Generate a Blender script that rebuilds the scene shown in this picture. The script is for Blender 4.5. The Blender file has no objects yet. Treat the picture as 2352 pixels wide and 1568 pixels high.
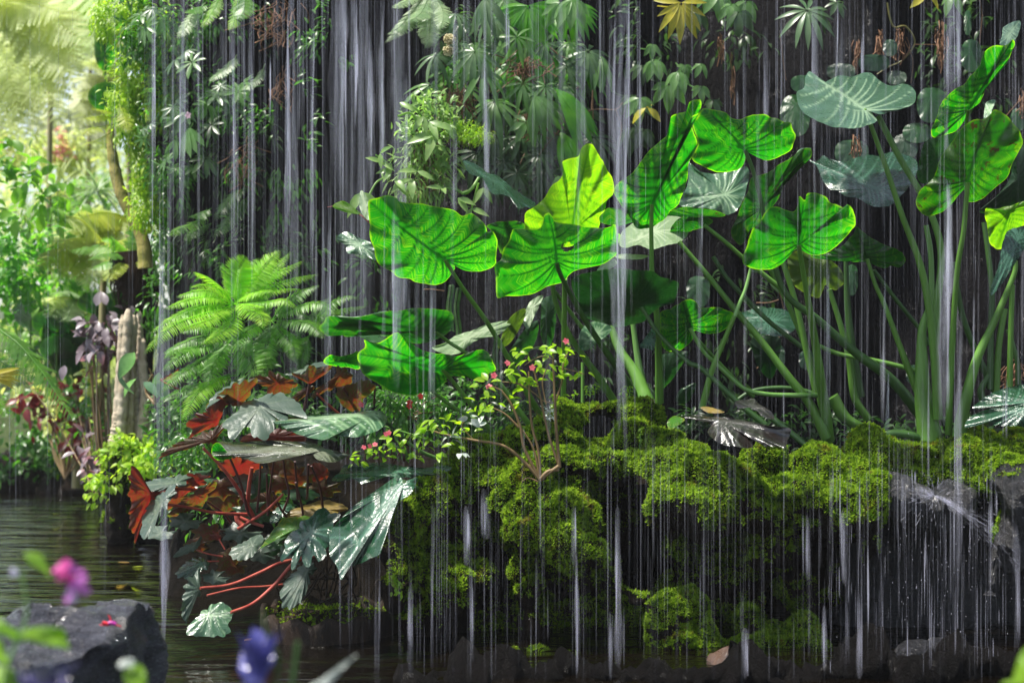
import bpy, math, random
import numpy as np
from mathutils import Vector, Matrix, noise as mnoise

SC = bpy.context.scene
rng = np.random.default_rng(7)
random.seed(7)

# ------------------------------------------------------------ camera
CZ = 0.98                      # eye height above the pond, metres
FPX = 50.0 / 36.0 * 2352.0     # focal length in picture units (picture 2352 wide)
cam = bpy.data.cameras.new("camera")
cam.lens = 50.0
cam.sensor_width = 36.0
cam.clip_start = 0.05
cam.clip_end = 500.0
cam.dof.use_dof = True
cam.dof.focus_distance = 4.85
cam.dof.aperture_fstop = 2.6
cam_o = bpy.data.objects.new("camera", cam)
cam_o.location = (0, 0, CZ)
cam_o.rotation_euler = (math.radians(90), 0, 0)
SC.collection.objects.link(cam_o)
SC.camera = cam_o

# ------------------------------------------------------------ sky, sun, exposure
SUN = Vector((-0.38, -0.12, 0.91)).normalized()
el = math.asin(SUN.z)
az = math.atan2(SUN.x, SUN.y)
world = bpy.data.worlds.new("World")
SC.world = world
world.use_nodes = True
wn = world.node_tree
sky = wn.nodes.new("ShaderNodeTexSky")
sky.sky_type = 'NISHITA'
sky.sun_disc = False
sky.sun_elevation = el
sky.sun_rotation = az
sky.dust_density = 1.0
hs = wn.nodes.new("ShaderNodeHueSaturation")      # thin cloud takes most of the blue out of the sky
hs.inputs["Saturation"].default_value = 0.6
wn.links.new(sky.outputs[0], hs.inputs["Color"])
wn.links.new(hs.outputs[0], wn.nodes["Background"].inputs[0])
wn.nodes["Background"].inputs[1].default_value = 0.11
sun = bpy.data.lights.new("sun", 'SUN')
sun.energy = 4.8
sun.angle = math.radians(4.0)
sun.color = (1.0, 0.95, 0.86)
sun_o = bpy.data.objects.new("sun", sun)
sun_o.rotation_euler = SUN.to_track_quat('Z', 'Y').to_euler()
sun_o.location = (-4, 6, 10)
SC.collection.objects.link(sun_o)
SC.view_settings.view_transform = 'Standard'
SC.view_settings.look = 'None'
SC.view_settings.gamma = 1.0
SC.view_settings.exposure = 1.0
SC.cycles.max_bounces = 6
SC.cycles.diffuse_bounces = 3
SC.cycles.glossy_bounces = 3
SC.cycles.transmission_bounces = 4
SC.cycles.transparent_max_bounces = 28
SC.cycles.caustics_reflective = False
SC.cycles.caustics_refractive = False
SC.cycles.sample_clamp_indirect = 6.0
SC.render.use_persistent_data = False

# ------------------------------------------------------------ coordinates
ZK = 2.7506
ZO = dict(A=(0, 0), B=(830, 0), C=(1650, 0), D=(0, 550), E=(830, 550), F=(1650, 550),
          G=(0, 1097), H=(830, 1097), I=(1650, 1097))

def z2p(r, x, y):
    """study crop coordinates to picture coordinates"""
    if r == 'P':
        return (x, y)
    o = ZO[r]
    return ((o[0] + x / ZK) * 0.9408, (o[1] + y / ZK) * 0.9408)

def path(s):
    """'B 10,20 30,40 C 5,5' -> list of picture points"""
    out, r = [], 'P'
    for t in s.replace(';', ' ').split():
        if t.isalpha():
            r = t
        else:
            a, b = t.split(',')
            out.append(z2p(r, float(a), float(b)))
    return out

def pt(x, y, Y):
    return np.array(((x - 1176.0) / FPX * Y, Y, CZ - (y - 784.0) / FPX * Y))

def rayd(p):
    p = np.asarray(p, float)
    return np.stack([(p[..., 0] - 1176.0) / FPX, np.ones(p.shape[:-1]), -(p[..., 1] - 784.0) / FPX], -1)

CAM = np.array((0, 0, CZ))

# ------------------------------------------------------------ mesh helpers
def unit(v):
    v = np.asarray(v, float)
    return v / np.maximum(np.linalg.norm(v, axis=-1, keepdims=True), 1e-9)

class MB:
    def __init__(self):
        self.v, self.f3, self.f4, self.n = [], [], [], 0
        self.at = {}
    def add(self, v, f):
        v = np.asarray(v, float).reshape(-1, 3)
        f = np.asarray(f, int)
        if f.size:
            (self.f4 if f.shape[1] == 4 else self.f3).append(f + self.n)
        self.v.append(v)
        self.n += len(v)
        return self
    def build(self, name, m, parent=None, smooth=True, attrs=None):
        me = bpy.data.meshes.new(name)
        v = np.concatenate(self.v) if self.v else np.zeros((0, 3))
        f4 = np.concatenate(self.f4) if self.f4 else np.zeros((0, 4), int)
        f3 = np.concatenate(self.f3) if self.f3 else np.zeros((0, 3), int)
        me.vertices.add(len(v))
        me.vertices.foreach_set("co", v.ravel().astype(np.float32))
        loops = np.concatenate([f4.ravel(), f3.ravel()])
        me.loops.add(len(loops))
        me.loops.foreach_set("vertex_index", loops.astype(np.int32))
        npol = len(f4) + len(f3)
        me.polygons.add(npol)
        st = np.concatenate([np.arange(len(f4)) * 4, len(f4) * 4 + np.arange(len(f3)) * 3])
        me.polygons.foreach_set("loop_start", st.astype(np.int32))
        me.update(calc_edges=True)
        me.polygons.foreach_set("use_smooth", np.full(npol, smooth))
        for k, a in (attrs or {}).items():
            at = me.attributes.new(k, 'FLOAT', 'POINT')
            at.data.foreach_set("value", np.asarray(a, np.float32))
        for mm in (m if isinstance(m, (list, tuple)) else [m]):
            me.materials.append(mm)
        me.update()
        o = bpy.data.objects.new(name, me)
        SC.collection.objects.link(o)
        if parent is not None:
            o.parent = parent
            o.matrix_parent_inverse = Matrix.Translation(-parent.location)
        return o

def tag(o, label=None, cat=None, group=None, kind=None):
    if label: o["label"] = label
    if cat: o["category"] = cat
    if group: o["group"] = group
    if kind: o["kind"] = kind
    return o

def thing(name, loc, label, cat, group=None):
    o = bpy.data.objects.new(name, None)
    o.empty_display_size = 0.05
    o.location = tuple(float(c) for c in loc)
    SC.collection.objects.link(o)
    return tag(o, label, cat, group)

def catmull(p, n, closed=False):
    p = np.asarray(p, float)
    m = len(p)
    if closed:
        q = np.concatenate([p[-1:], p, p[:2]])
        segs = m
    else:
        q = np.concatenate([2 * p[:1] - p[1:2], p, 2 * p[-1:] - p[-2:-1]])
        segs = m - 1
    k = 12
    t = np.linspace(0, 1, k, endpoint=False)[:, None]
    out = []
    for i in range(segs):
        a, b, c, d = q[i], q[i + 1], q[i + 2], q[i + 3]
        out.append(0.5 * ((2 * b) + (-a + c) * t + (2 * a - 5 * b + 4 * c - d) * t ** 2 + (-a + 3 * b - 3 * c + d) * t ** 3))
    out = np.concatenate(out)
    if not closed:
        out = np.concatenate([out, p[-1:]])
    w = np.concatenate([out, out[:1]]) if closed else out
    L = np.concatenate([[0], np.cumsum(np.linalg.norm(np.diff(w, axis=0), axis=1))])
    s = np.linspace(0, L[-1], n + 1)[:-1] if closed else np.linspace(0, L[-1], n)
    return np.stack([np.interp(s, L, w[:, j]) for j in range(w.shape[1])], 1)

def frames(c):
    t = unit(np.gradient(c, axis=0))
    ref = np.tile(np.array((0.13, -0.95, 0.27)), (len(c), 1))
    bad = np.abs((t * ref).sum(1)) > 0.93
    ref[bad] = (0.9, 0.1, 0.3)
    a = unit(np.cross(t, ref))
    b = np.cross(a, t)
    return t, a, b

def tube(mb, c, r, sides=8, cap=True, flat=1.0):
    c = np.asarray(c, float)
    r = np.broadcast_to(np.asarray(r, float), (len(c),))
    t, a, b = frames(c)
    ang = np.linspace(0, 2 * math.pi, sides, endpoint=False)
    ring = a[:, None] * np.cos(ang)[None, :, None] * flat + b[:, None] * np.sin(ang)[None, :, None]
    v = (c[:, None] + ring * r[:, None, None]).reshape(-1, 3)
    n = len(c)
    i = np.arange(n - 1)[:, None] * sides
    j = np.arange(sides)[None]
    j2 = (j + 1) % sides
    f = np.stack([i + j, i + j2, i + sides + j2, i + sides + j], -1).reshape(-1, 4)
    mb.add(v, f)
    if cap:
        for e, off in ((0, 0), (n - 1, (n - 1) * sides)):
            base = mb.n
            mb.add(np.concatenate([c[e:e + 1], v[off:off + sides]]),
                   [[0, 1 + k, 1 + (k + 1) % sides] for k in range(sides)])
    return mb

def basis(d, n):
    """rotation matrices with x along d and z near n"""
    d = unit(d)
    n = np.asarray(n, float)
    z = n - (n * d).sum(-1, keepdims=True) * d
    z = unit(z + 1e-6)
    y = np.cross(z, d)
    return np.stack([d, y, z], -1)

def scatter(mb, bv, bf, T, R, s):
    """many transformed copies of a small base shape"""
    T = np.asarray(T, float)
    s = np.broadcast_to(np.asarray(s, float), (len(T),) if np.ndim(s) <= 1 else np.shape(s))
    sv = s[:, None, None] if s.ndim == 1 else s[:, None, :]
    v = np.einsum('nij,nkj->nki', R, bv[None] * sv) + T[:, None]
    k = len(bv)
    f = (np.asarray(bf)[None] + (np.arange(len(T)) * k)[:, None, None]).reshape(-1, np.shape(bf)[1])
    mb.add(v.reshape(-1, 3), f)

def blade(segs=4, width=0.3, fold=0.25, droop=0.25, peak=0.4):
    """unit leaf along +x with a fold and droop; quads"""
    xs = np.linspace(0, 1, segs + 1)
    w = width * 0.5 * np.where(xs < peak, np.sin(xs / peak * math.pi / 2) ** 0.8, np.cos((xs - peak) / (1 - peak) * math.pi / 2) ** 0.9)
    w = np.maximum(w, 0.004)
    z = -droop * xs ** 2
    v = []
    for x, ww, zz in zip(xs, w, z):
        v += [(x, -ww, zz + fold * ww), (x, 0, zz), (x, ww, zz + fold * ww)]
    f = []
    for i in range(segs):
        a = i * 3
        f += [(a, a + 3, a + 4, a + 1), (a + 1, a + 4, a + 5, a + 2)]
    return np.array(v), np.array(f)

def rdir(n, up=0.0, spread=1.0):
    d = rng.normal(size=(n, 3)) * spread
    d[:, 2] += up
    return unit(d)

def ball_pts(n, c, r, shell=0.5):
    d = unit(rng.normal(size=(n, 3)))
    rad = shell + (1 - shell) * rng.random((n, 1)) ** 0.5
    return np.asarray(c) + d * rad * np.asarray(r)

# ------------------------------------------------------------ materials
MATS = {}
def newmat(name):
    m = bpy.data.materials.new(name)
    m.use_nodes = True
    nt = m.node_tree
    nt.nodes.clear()
    return m, nt

class NT:
    def __init__(s, nt): s.nt = nt
    def n(s, t, **kw):
        nd = s.nt.nodes.new(t)
        for k, v in kw.items():
            if k.startswith('i_'):
                key = k[2:]
                key = int(key) if key.isdigit() else key.replace('_', ' ')
                nd.inputs[key].default_value = v
            else:
                setattr(nd, k, v)
        return nd
    def l(s, a, b): s.nt.links.new(a, b)
    def noise(s, vec, scale, detail=4, rough=0.55, dist=0.0):
        nd = s.n("ShaderNodeTexNoise", i_Scale=scale, i_Detail=detail, i_Roughness=rough, i_Distortion=dist)
        if vec is not None: s.l(vec, nd.inputs["Vector"])
        return nd.outputs["Fac"]
    def ramp(s, fac, stops):
        nd = s.n("ShaderNodeValToRGB")
        e = nd.color_ramp.elements
        while len(e) > 1: e.remove(e[-1])
        e[0].position = stops[0][0]; c = stops[0][1]; e[0].color = (*c, 1) if len(c) == 3 else c
        for p, c in stops[1:]:
            x = e.new(p); x.color = (*c, 1) if len(c) == 3 else c
        s.l(fac, nd.inputs[0])
        return nd.outputs[0]
    def mix(s, f, a, b, bt='MIX'):
        nd = s.n("ShaderNodeMix", data_type='RGBA', blend_type=bt)
        for k, v in ((0, f), (6, a), (7, b)):
            if hasattr(v, 'is_linked') or hasattr(v, 'links'): s.l(v, nd.inputs[k])
            else:
                nd.inputs[k].default_value = v if k == 0 else ((*v, 1) if len(v) == 3 else v)
        return nd.outputs[2]
    def math(s, op, a, b=0.0, c=None, clamp=False):
        nd = s.n("ShaderNodeMath", operation=op, use_clamp=clamp)
        for k, v in enumerate((a, b) if c is None else (a, b, c)):
            if hasattr(v, 'links'): s.l(v, nd.inputs[k])
            else: nd.inputs[k].default_value = v
        return nd.outputs[0]
    def attr(s, name):
        return s.n("ShaderNodeAttribute", attribute_name=name).outputs["Fac"]
    def bump(s, h, dist, strength=1.0):
        nd = s.n("ShaderNodeBump", i_Distance=dist, i_Strength=strength)
        s.l(h, nd.inputs["Height"])
        return nd.outputs[0]
    def geo(s): return s.n("ShaderNodeNewGeometry").outputs["Position"]

def g3(c, k): return tuple(min(1.0, x * k) for x in c)

def big_leaf_mat(name, base, trans, mott, vein, tf=0.5, rough=0.3, coat=0.5, spots=0.0, veinlight=None, mk=0.5):
    """leaf blade: base = reflected colour, trans = colour of the light it lets through"""
    if name in MATS: return MATS[name]
    m, nt = newmat(name); q = NT(nt)
    pos = q.geo()
    v, fe, vd = q.attr("vein"), q.attr("fea"), q.attr("vd")
    comb = q.n("ShaderNodeCombineXYZ")
    q.l(q.math('MULTIPLY', fe, 1.0), comb.inputs[0]); q.l(q.math('MULTIPLY', vd, 0.07), comb.inputs[1])
    q.l(q.attr("seed"), comb.inputs[2])
    feath = q.noise(comb.outputs[0], 0.28, 3, 0.6, 0.4)
    big = q.noise(pos, 9.0, 3, 0.6)
    fine = q.noise(pos, 140.0, 3, 0.7)
    fsel = q.math('MULTIPLY', q.ramp(feath, [(0.47, (0, 0, 0)), (0.66, (1, 1, 1))]), q.ramp(big, [(0.35, (0.1,) * 3), (0.62, (1,) * 3)]))
    fsel = q.math('MULTIPLY', fsel, mk * 2, clamp=True)
    vw = q.math('MULTIPLY', v, 1.0, clamp=True)
    near = q.math('MULTIPLY', q.math('SUBTRACT', 1.0, vw), fsel)
    tone = q.ramp(big, [(0.3, g3(trans, 0.7)), (0.7, trans)])  # broad darker patches put cast shade into the blade colour
    tcol = q.mix(near, tone, mott)
    tcol = q.mix(q.math('MULTIPLY', vw, 0.93), tcol, vein)
    bcol = q.mix(q.math('MULTIPLY', fsel, 0.35), base, mott)
    bcol = q.mix(q.math('MULTIPLY', q.ramp(fine, [(0.4, (0,) * 3), (0.8, (1,) * 3)]), 0.4), bcol, g3(base, 0.45))
    if veinlight: bcol = q.mix(q.math('MULTIPLY', vw, 0.85), bcol, veinlight)
    else: bcol = q.mix(q.math('MULTIPLY', vw, 0.7), bcol, g3(base, 1.7))
    if spots > 0:
        sp = q.noise(pos, 26.0, 5, 0.75)
        k = q.ramp(sp, [(0.70 - spots * 0.14, (0,) * 3), (0.74 - spots * 0.14, (1,) * 3)])
        tcol = q.mix(k, tcol, (0.05, 0.03, 0.005)); bcol = q.mix(k, bcol, (0.07, 0.045, 0.02))
    ed = q.attr("edge")
    tcol = q.mix(q.math('MULTIPLY', ed, 0.8), tcol, g3(mott, 1.2))
    hb = q.math('ADD', q.math('MULTIPLY', feath, 0.6), q.math('MULTIPLY', fine, 0.25))
    bmp = q.bump(hb, 0.006, 0.5)
    pr = q.n("ShaderNodeBsdfPrincipled", i_Roughness=rough)
    pr.inputs["Coat Weight"].default_value = coat
    pr.inputs["Coat Roughness"].default_value = 0.22
    rr = q.ramp(q.noise(pos, 30.0, 3, 0.6), [(0.3, (rough * 0.65,) * 3), (0.7, (min(1, rough * 1.5),) * 3)])
    q.l(rr, pr.inputs["Roughness"])
    q.l(bcol, pr.inputs["Base Color"]); q.l(bmp, pr.inputs["Normal"]); q.l(bmp, pr.inputs["Coat Normal"])
    tr = q.n("ShaderNodeBsdfTranslucent"); q.l(tcol, tr.inputs[0])
    mx = q.n("ShaderNodeMixShader"); mx.inputs[0].default_value = tf
    q.l(pr.outputs[0], mx.inputs[1]); q.l(tr.outputs[0], mx.inputs[2])
    out = q.n("ShaderNodeOutputMaterial"); q.l(mx.outputs[0], out.inputs[0])
    MATS[name] = m
    return m

def leaf_mat(name, base, var=None, tf=0.45, trans=None, rough=0.4, scale=25.0, var2=None, spec=0.5):
    """small foliage"""
    if name in MATS: return MATS[name]
    m, nt = newmat(name); q = NT(nt)
    pos = q.geo()
    var = var or g3(base, 1.8)
    a = q.noise(pos, scale, 2, 0.6)
    b = q.noise(pos, scale * 0.22, 2, 0.5)
    col = q.mix(q.ramp(a, [(0.35, (0,) * 3), (0.65, (1,) * 3)]), base, var)
    if var2: col = q.mix(q.ramp(b, [(0.5, (0,) * 3), (0.68, (1,) * 3)]), col, var2)
    col = q.mix(q.ramp(b, [(0.3, (0.35,) * 3), (0.55, (0,) * 3)]), col, g3(base, 0.5))
    tc = q.mix(1.0, col, (*(trans or (2.6, 3.0, 1.4)),), 'MULTIPLY')
    pr = q.n("ShaderNodeBsdfPrincipled", i_Roughness=rough)
    pr.inputs["Specular IOR Level"].default_value = spec
    q.l(col, pr.inputs["Base Color"])
    tr = q.n("ShaderNodeBsdfTranslucent"); q.l(tc, tr.inputs[0])
    mx = q.n("ShaderNodeMixShader"); mx.inputs[0].default_value = tf
    q.l(pr.outputs[0], mx.inputs[1]); q.l(tr.outputs[0], mx.inputs[2])
    out = q.n("ShaderNodeOutputMaterial"); q.l(mx.outputs[0], out.inputs[0])
    MATS[name] = m
    return m

def stem_mat(name, c1, c2, rough=0.4, scale=30.0, stretch=(1, 1, 0.15), bump=0.002):
    if name in MATS: return MATS[name]
    m, nt = newmat(name); q = NT(nt)
    mp = q.n("ShaderNodeMapping"); mp.inputs["Scale"].default_value = stretch
    q.l(q.geo(), mp.inputs[0])
    a = q.noise(mp.outputs[0], scale, 4, 0.6)
    f = q.noise(mp.outputs[0], scale * 8, 3, 0.6)
    col = q.mix(q.ramp(a, [(0.35, (0,) * 3), (0.65, (1,) * 3)]), c1, c2)
    pr = q.n("ShaderNodeBsdfPrincipled", i_Roughness=rough)
    pr.inputs["Subsurface Weight"].default_value = 0.0
    q.l(col, pr.inputs["Base Color"])
    q.l(q.bump(f, bump, 0.6), pr.inputs["Normal"])
    out = q.n("ShaderNodeOutputMaterial"); q.l(pr.outputs[0], out.inputs[0])
    MATS[name] = m
    return m

def rock_mat(name, c1, c2, c3=None, rough=0.35, scale=6.0, bump=0.03, wet=0.5, stretch=(1, 1, 1)):
    if name in MATS: return MATS[name]
    m, nt = newmat(name); q = NT(nt)
    mp = q.n("ShaderNodeMapping"); mp.inputs["Scale"].default_value = stretch
    q.l(q.geo(), mp.inputs[0]); pos = mp.outputs[0]
    a = q.noise(pos, scale, 6, 0.65, 0.3)
    b = q.noise(pos, scale * 5, 8, 0.75)
    c = q.noise(pos, scale * 20, 5, 0.7)
    col = q.mix(q.ramp(a, [(0.35, (0,) * 3), (0.65, (1,) * 3)]), c1, c2)
    if c3: col = q.mix(q.ramp(b, [(0.55, (0,) * 3), (0.7, (1,) * 3)]), col, c3)
    pr = q.n("ShaderNodeBsdfPrincipled")
    pr.inputs["Specular IOR Level"].default_value = 0.5 if wet > 0.3 else 0.07
    q.l(q.ramp(b, [(0.3, (rough * 0.5,) * 3), (0.7, (min(1.0, rough * 1.7),) * 3)]), pr.inputs["Roughness"])
    pr.inputs["Coat Weight"].default_value = wet
    pr.inputs["Coat Roughness"].default_value = 0.12
    q.l(col, pr.inputs["Base Color"])
    h = q.math('ADD', q.math('MULTIPLY', a, 0.5), q.math('ADD', q.math('MULTIPLY', b, 0.4), q.math('MULTIPLY', c, 0.12)))
    bb = q.bump(h, bump, 1.0)
    q.l(bb, pr.inputs["Normal"]); q.l(bb, pr.inputs["Coat Normal"])
    out = q.n("ShaderNodeOutputMaterial"); q.l(pr.outputs[0], out.inputs[0])
    MATS[name] = m
    return m

def water_thread_mat(name, dens=0.8, col=(0.82, 0.81, 0.97), zs=3.0, lo=0.3):
    if name in MATS: return MATS[name]
    m, nt = newmat(name); q = NT(nt)
    mp = q.n("ShaderNodeMapping"); mp.inputs["Scale"].default_value = (40, 40, zs)
    q.l(q.geo(), mp.inputs[0])
    n1 = q.ramp(q.noise(mp.outputs[0], 1.0, 5, 0.65), [(lo, (0.12,) * 3), (lo + 0.35, (1,) * 3)])
    mp2 = q.n("ShaderNodeMapping"); mp2.inputs["Scale"].default_value = (160, 160, zs * 1.6)
    q.l(q.geo(), mp2.inputs[0])
    n1 = q.math('MULTIPLY', n1, q.ramp(q.noise(mp2.outputs[0], 1.0, 3, 0.6), [(0.3, (0.35,) * 3), (0.65, (1.3,) * 3)]))
    lw = q.n("ShaderNodeLayerWeight"); lw.inputs[0].default_value = 0.5
    soft = q.math('POWER', q.math('SUBTRACT', 1.0, lw.outputs["Facing"]), 2.3)
    fac = q.math('MULTIPLY', q.math('MULTIPLY', n1, soft), q.math('MULTIPLY', q.attr("dens"), dens), clamp=True)
    d = q.n("ShaderNodeBsdfDiffuse"); d.inputs[0].default_value = (*col, 1)
    t = q.n("ShaderNodeBsdfTranslucent"); t.inputs[0].default_value = (*col, 1)
    g = q.n("ShaderNodeBsdfGlossy"); g.inputs[0].default_value = (1, 1, 1, 1); g.inputs["Roughness"].default_value = 0.3
    m1 = q.n("ShaderNodeMixShader"); m1.inputs[0].default_value = 0.5
    q.l(d.outputs[0], m1.inputs[1]); q.l(t.outputs[0], m1.inputs[2])
    m2 = q.n("ShaderNodeMixShader"); m2.inputs[0].default_value = 0.15
    q.l(m1.outputs[0], m2.inputs[1]); q.l(g.outputs[0], m2.inputs[2])
    tp = q.n("ShaderNodeBsdfTransparent")
    m3 = q.n("ShaderNodeMixShader"); q.l(fac, m3.inputs[0])
    q.l(tp.outputs[0], m3.inputs[1]); q.l(m2.outputs[0], m3.inputs[2])
    out = q.n("ShaderNodeOutputMaterial"); q.l(m3.outputs[0], out.inputs[0])
    MATS[name] = m
    return m

def fbm(p, s, o=4):
    return mnoise.fractal(Vector(p) * s, 1.0, 2.0, o, noise_basis='PERLIN_ORIGINAL')
# ============================================================ SETTING
M_rockwall = rock_mat("wet_dark_rock", (0.003, 0.0027, 0.0035), (0.009, 0.008, 0.010), (0.018, 0.016, 0.02), rough=0.55, scale=3.0, bump=0.08, wet=0.08, stretch=(1.6, 1.6, 0.6))  # darkness put into the colour: near-black so sunlit faces still read dark
M_soil = rock_mat("dark_soil", (0.004, 0.003, 0.002), (0.010, 0.007, 0.004), None, rough=0.9, scale=9.0, bump=0.03, wet=0.0)  # cut to near-black so the sunlit bed looks dark
M_bank = rock_mat("planted_ground", (0.03, 0.045, 0.015), (0.07, 0.10, 0.03), (0.05, 0.04, 0.02), rough=0.9, scale=4.0, bump=0.05, wet=0.0)

def sheet(name, xs, ys, zf, m, smooth=True):
    X, Y = np.meshgrid(xs, ys)
    Z = np.vectorize(zf)(X, Y)
    v = np.stack([X, Y, Z], -1).reshape(-1, 3)
    nx, ny = len(xs), len(ys)
    i = (np.arange(ny - 1)[:, None] * nx + np.arange(nx - 1)[None]).ravel()
    f = np.stack([i, i + 1, i + nx + 1, i + nx], -1)
    return MB().add(v, f).build(name, m, smooth=smooth)

def ground_z(x, y):
    far = 1 / (1 + math.exp(-(y - 9.75) * 3.0))
    n = fbm((x, y, 0), 0.35) * 0.18
    z = -0.35 + far * 0.62 + max(0, y - 14) * 0.03 * (1 if x < 3 else 1) + n * (0.3 + far)
    return z
xs = np.concatenate([np.linspace(-90, -9, 14), np.linspace(-8, 6, 57), np.linspace(7, 90, 14)])
ys = np.concatenate([np.linspace(-30, 0, 6), np.linspace(1, 20, 60), np.linspace(22, 160, 20)])
tag(sheet("ground", xs, ys, ground_z, M_bank), kind="structure")

def make_water():
    m, nt = newmat("pond_water"); q = NT(nt)
    mp = q.n("ShaderNodeMapping"); mp.inputs["Scale"].default_value = (0.8, 3.0, 1)
    q.l(q.geo(), mp.inputs[0])
    a = q.noise(mp.outputs[0], 2.6, 3, 0.5, 0.5)
    b = q.noise(mp.outputs[0], 22.0, 3, 0.6)
    h = q.math('ADD', a, q.math('MULTIPLY', b, 0.05))
    pr = q.n("ShaderNodeBsdfPrincipled", i_Roughness=0.015, i_IOR=1.6)
    pr.inputs["Base Color"].default_value = (0.003, 0.002, 0.001, 1)
    pr.inputs["Specular IOR Level"].default_value = 0.9
    q.l(q.bump(h, 0.045, 1.0), pr.inputs["Normal"])
    out = q.n("ShaderNodeOutputMaterial"); q.l(pr.outputs[0], out.inputs[0])
    return m
M_water = make_water()
tag(MB().add([(-14, -6, 0), (9, -6, 0), (9, 12, 0), (-14, 12, 0)], [[0, 1, 2, 3]]).build("water", M_water), kind="structure")

# the cliff the water falls in front of
plan = catmull([(-2.1, 14.0), (-1.95, 9.5), (-1.75, 7.3), (-1.45, 6.75), (-0.7, 6.75), (0.2, 6.6), (1.2, 6.55), (2.4, 6.4), (3.4, 6.1), (5.5, 5.8)], 150)
zs_ = np.linspace(-0.4, 3.1, 80)
vv = []
for z in zs_:
    for i, p in enumerate(plan):
        t = plan[min(i + 1, 149)] - plan[max(i - 1, 0)]
        nrm = np.array((t[1], -t[0])); nrm = nrm / np.linalg.norm(nrm)
        d = fbm((p[0] * 1.6, p[1] * 1.6, z * 0.55), 1.1, 5) * 0.22 + abs(fbm((p[0] * 4, p[1] * 4, z * 1.2), 1.3, 3)) * 0.09
        d += 0.10 * max(0, z - 2.3)
        vv.append((p[0] + nrm[0] * d, p[1] + nrm[1] * d, z))
n_ = 150
top = [(p[0] + 2.5, p[1] + 4, 3.12) for p in plan]
i = (np.arange(len(zs_))[:, None] * n_ + np.arange(n_ - 1)[None]).ravel()
mb = MB().add(np.array(vv + top), np.stack([i, i + 1, i + n_ + 1, i + n_], -1))
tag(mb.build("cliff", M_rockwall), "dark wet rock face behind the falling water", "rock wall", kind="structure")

# raised beds behind the mossy rocks and below the ferns
def bed_z(x, y):
    return 0.45 + 0.0 * (y - 5) + fbm((x, y, 3), 3.0) * 0.06
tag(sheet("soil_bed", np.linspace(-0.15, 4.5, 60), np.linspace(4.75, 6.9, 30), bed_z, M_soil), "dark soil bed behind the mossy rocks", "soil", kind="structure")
def bed2(x, y):
    e = min(1, max(0, (x + 1.50) / 0.2)) * min(1, max(0, (y - 5.35) / 0.3))
    return -0.25 + e * (0.62 + 0.12 * (y - 5.5)) + fbm((x, y, 9), 4.0) * 0.07
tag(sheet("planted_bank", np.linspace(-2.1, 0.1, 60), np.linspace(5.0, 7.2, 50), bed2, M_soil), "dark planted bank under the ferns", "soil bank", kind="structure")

# ------------------------------------------------------------ lumpy rocks
def lumps(spec):
    """spec: list of (region, cx, cy, rx, ry, Y, depth radius px)"""
    out = []
    for r, cx, cy, rx, ry, Y, rd in spec:
        p = z2p(r, cx, cy)
        c = pt(p[0], p[1], Y)
        k = 0.9408 / ZK / FPX * Y
        out.append((c, np.array((rx * k, rd * k, ry * k))))
    return out

def ico(sub=3):
    import bmesh
    bm = bmesh.new()
    bmesh.ops.create_icosphere(bm, subdivisions=sub, radius=1.0)
    v = np.array([x.co[:] for x in bm.verts]); f = np.array([[y.index for y in x.verts] for x in bm.faces])
    bm.free()
    return v, f
ICO = ico(3)

def boulder_mesh(parts, voxel, amp, fine=0.5, seed=0.0):
    mb = MB()
    for c, r in parts:
        a = rng.normal(size=3) * 0.25
        R = np.array(Matrix.Rotation(a[0], 3, 'X') @ Matrix.Rotation(a[1], 3, 'Y') @ Matrix.Rotation(a[2] * 0.3, 3, 'Z'))
        mb.add((ICO[0] * r * 1.2) @ R.T + c, ICO[1])
    o = mb.build("tmp", None, smooth=True) if False else None
    me = bpy.data.meshes.new("tmp")
    me.from_pydata(np.concatenate(mb.v).tolist(), [], np.concatenate(mb.f3).tolist())
    o = bpy.data.objects.new("tmp", me); SC.collection.objects.link(o)
    md = o.modifiers.new("r", 'REMESH'); md.mode = 'VOXEL'; md.voxel_size = voxel; md.use_smooth_shade = True
    sm = o.modifiers.new("s", 'SMOOTH'); sm.iterations = 14; sm.factor = 0.7
    dg = bpy.context.evaluated_depsgraph_get()
    ev = o.evaluated_get(dg).to_mesh()
    n = len(ev.vertices)
    v = np.empty(n * 3, np.float32); ev.vertices.foreach_get("co", v); v = v.reshape(-1, 3).astype(float)
    nr = np.empty(n * 3, np.float32); ev.vertices.foreach_get("normal", nr); nr = nr.reshape(-1, 3).astype(float)
    f = np.array([p.vertices[:] for p in ev.polygons if len(p.vertices) == 4])
    o.evaluated_get(dg).to_mesh_clear()
    bpy.data.objects.remove(o); bpy.data.meshes.remove(me)
    for i in range(n):
        p = v[i]
        d = fbm((p[0] + seed, p[1], p[2] * 0.55), 5.0, 4) * amp * 1.3 + (0.35 - abs(fbm((p[0] + seed, p[1], p[2] * 0.4), 9.0, 3))) * amp * 0.9 + fbm((p[0], p[1] + seed, p[2] * 1.3), 18.0, 3) * amp * fine
        v[i] = p + nr[i] * d
    return v, f, nr

def tri_normals(v, f):
    a, b, c = v[f[:, 0]], v[f[:, 1]], v[f[:, 2]]
    d = v[f[:, 3]] if f.shape[1] == 4 else a
    cr = np.cross(c - a, d - b) if f.shape[1] == 4 else np.cross(b - a, c - a)
    ar = np.linalg.norm(cr, axis=1) * 0.5
    return cr / np.maximum(ar[:, None] * 2, 1e-12), ar

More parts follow.
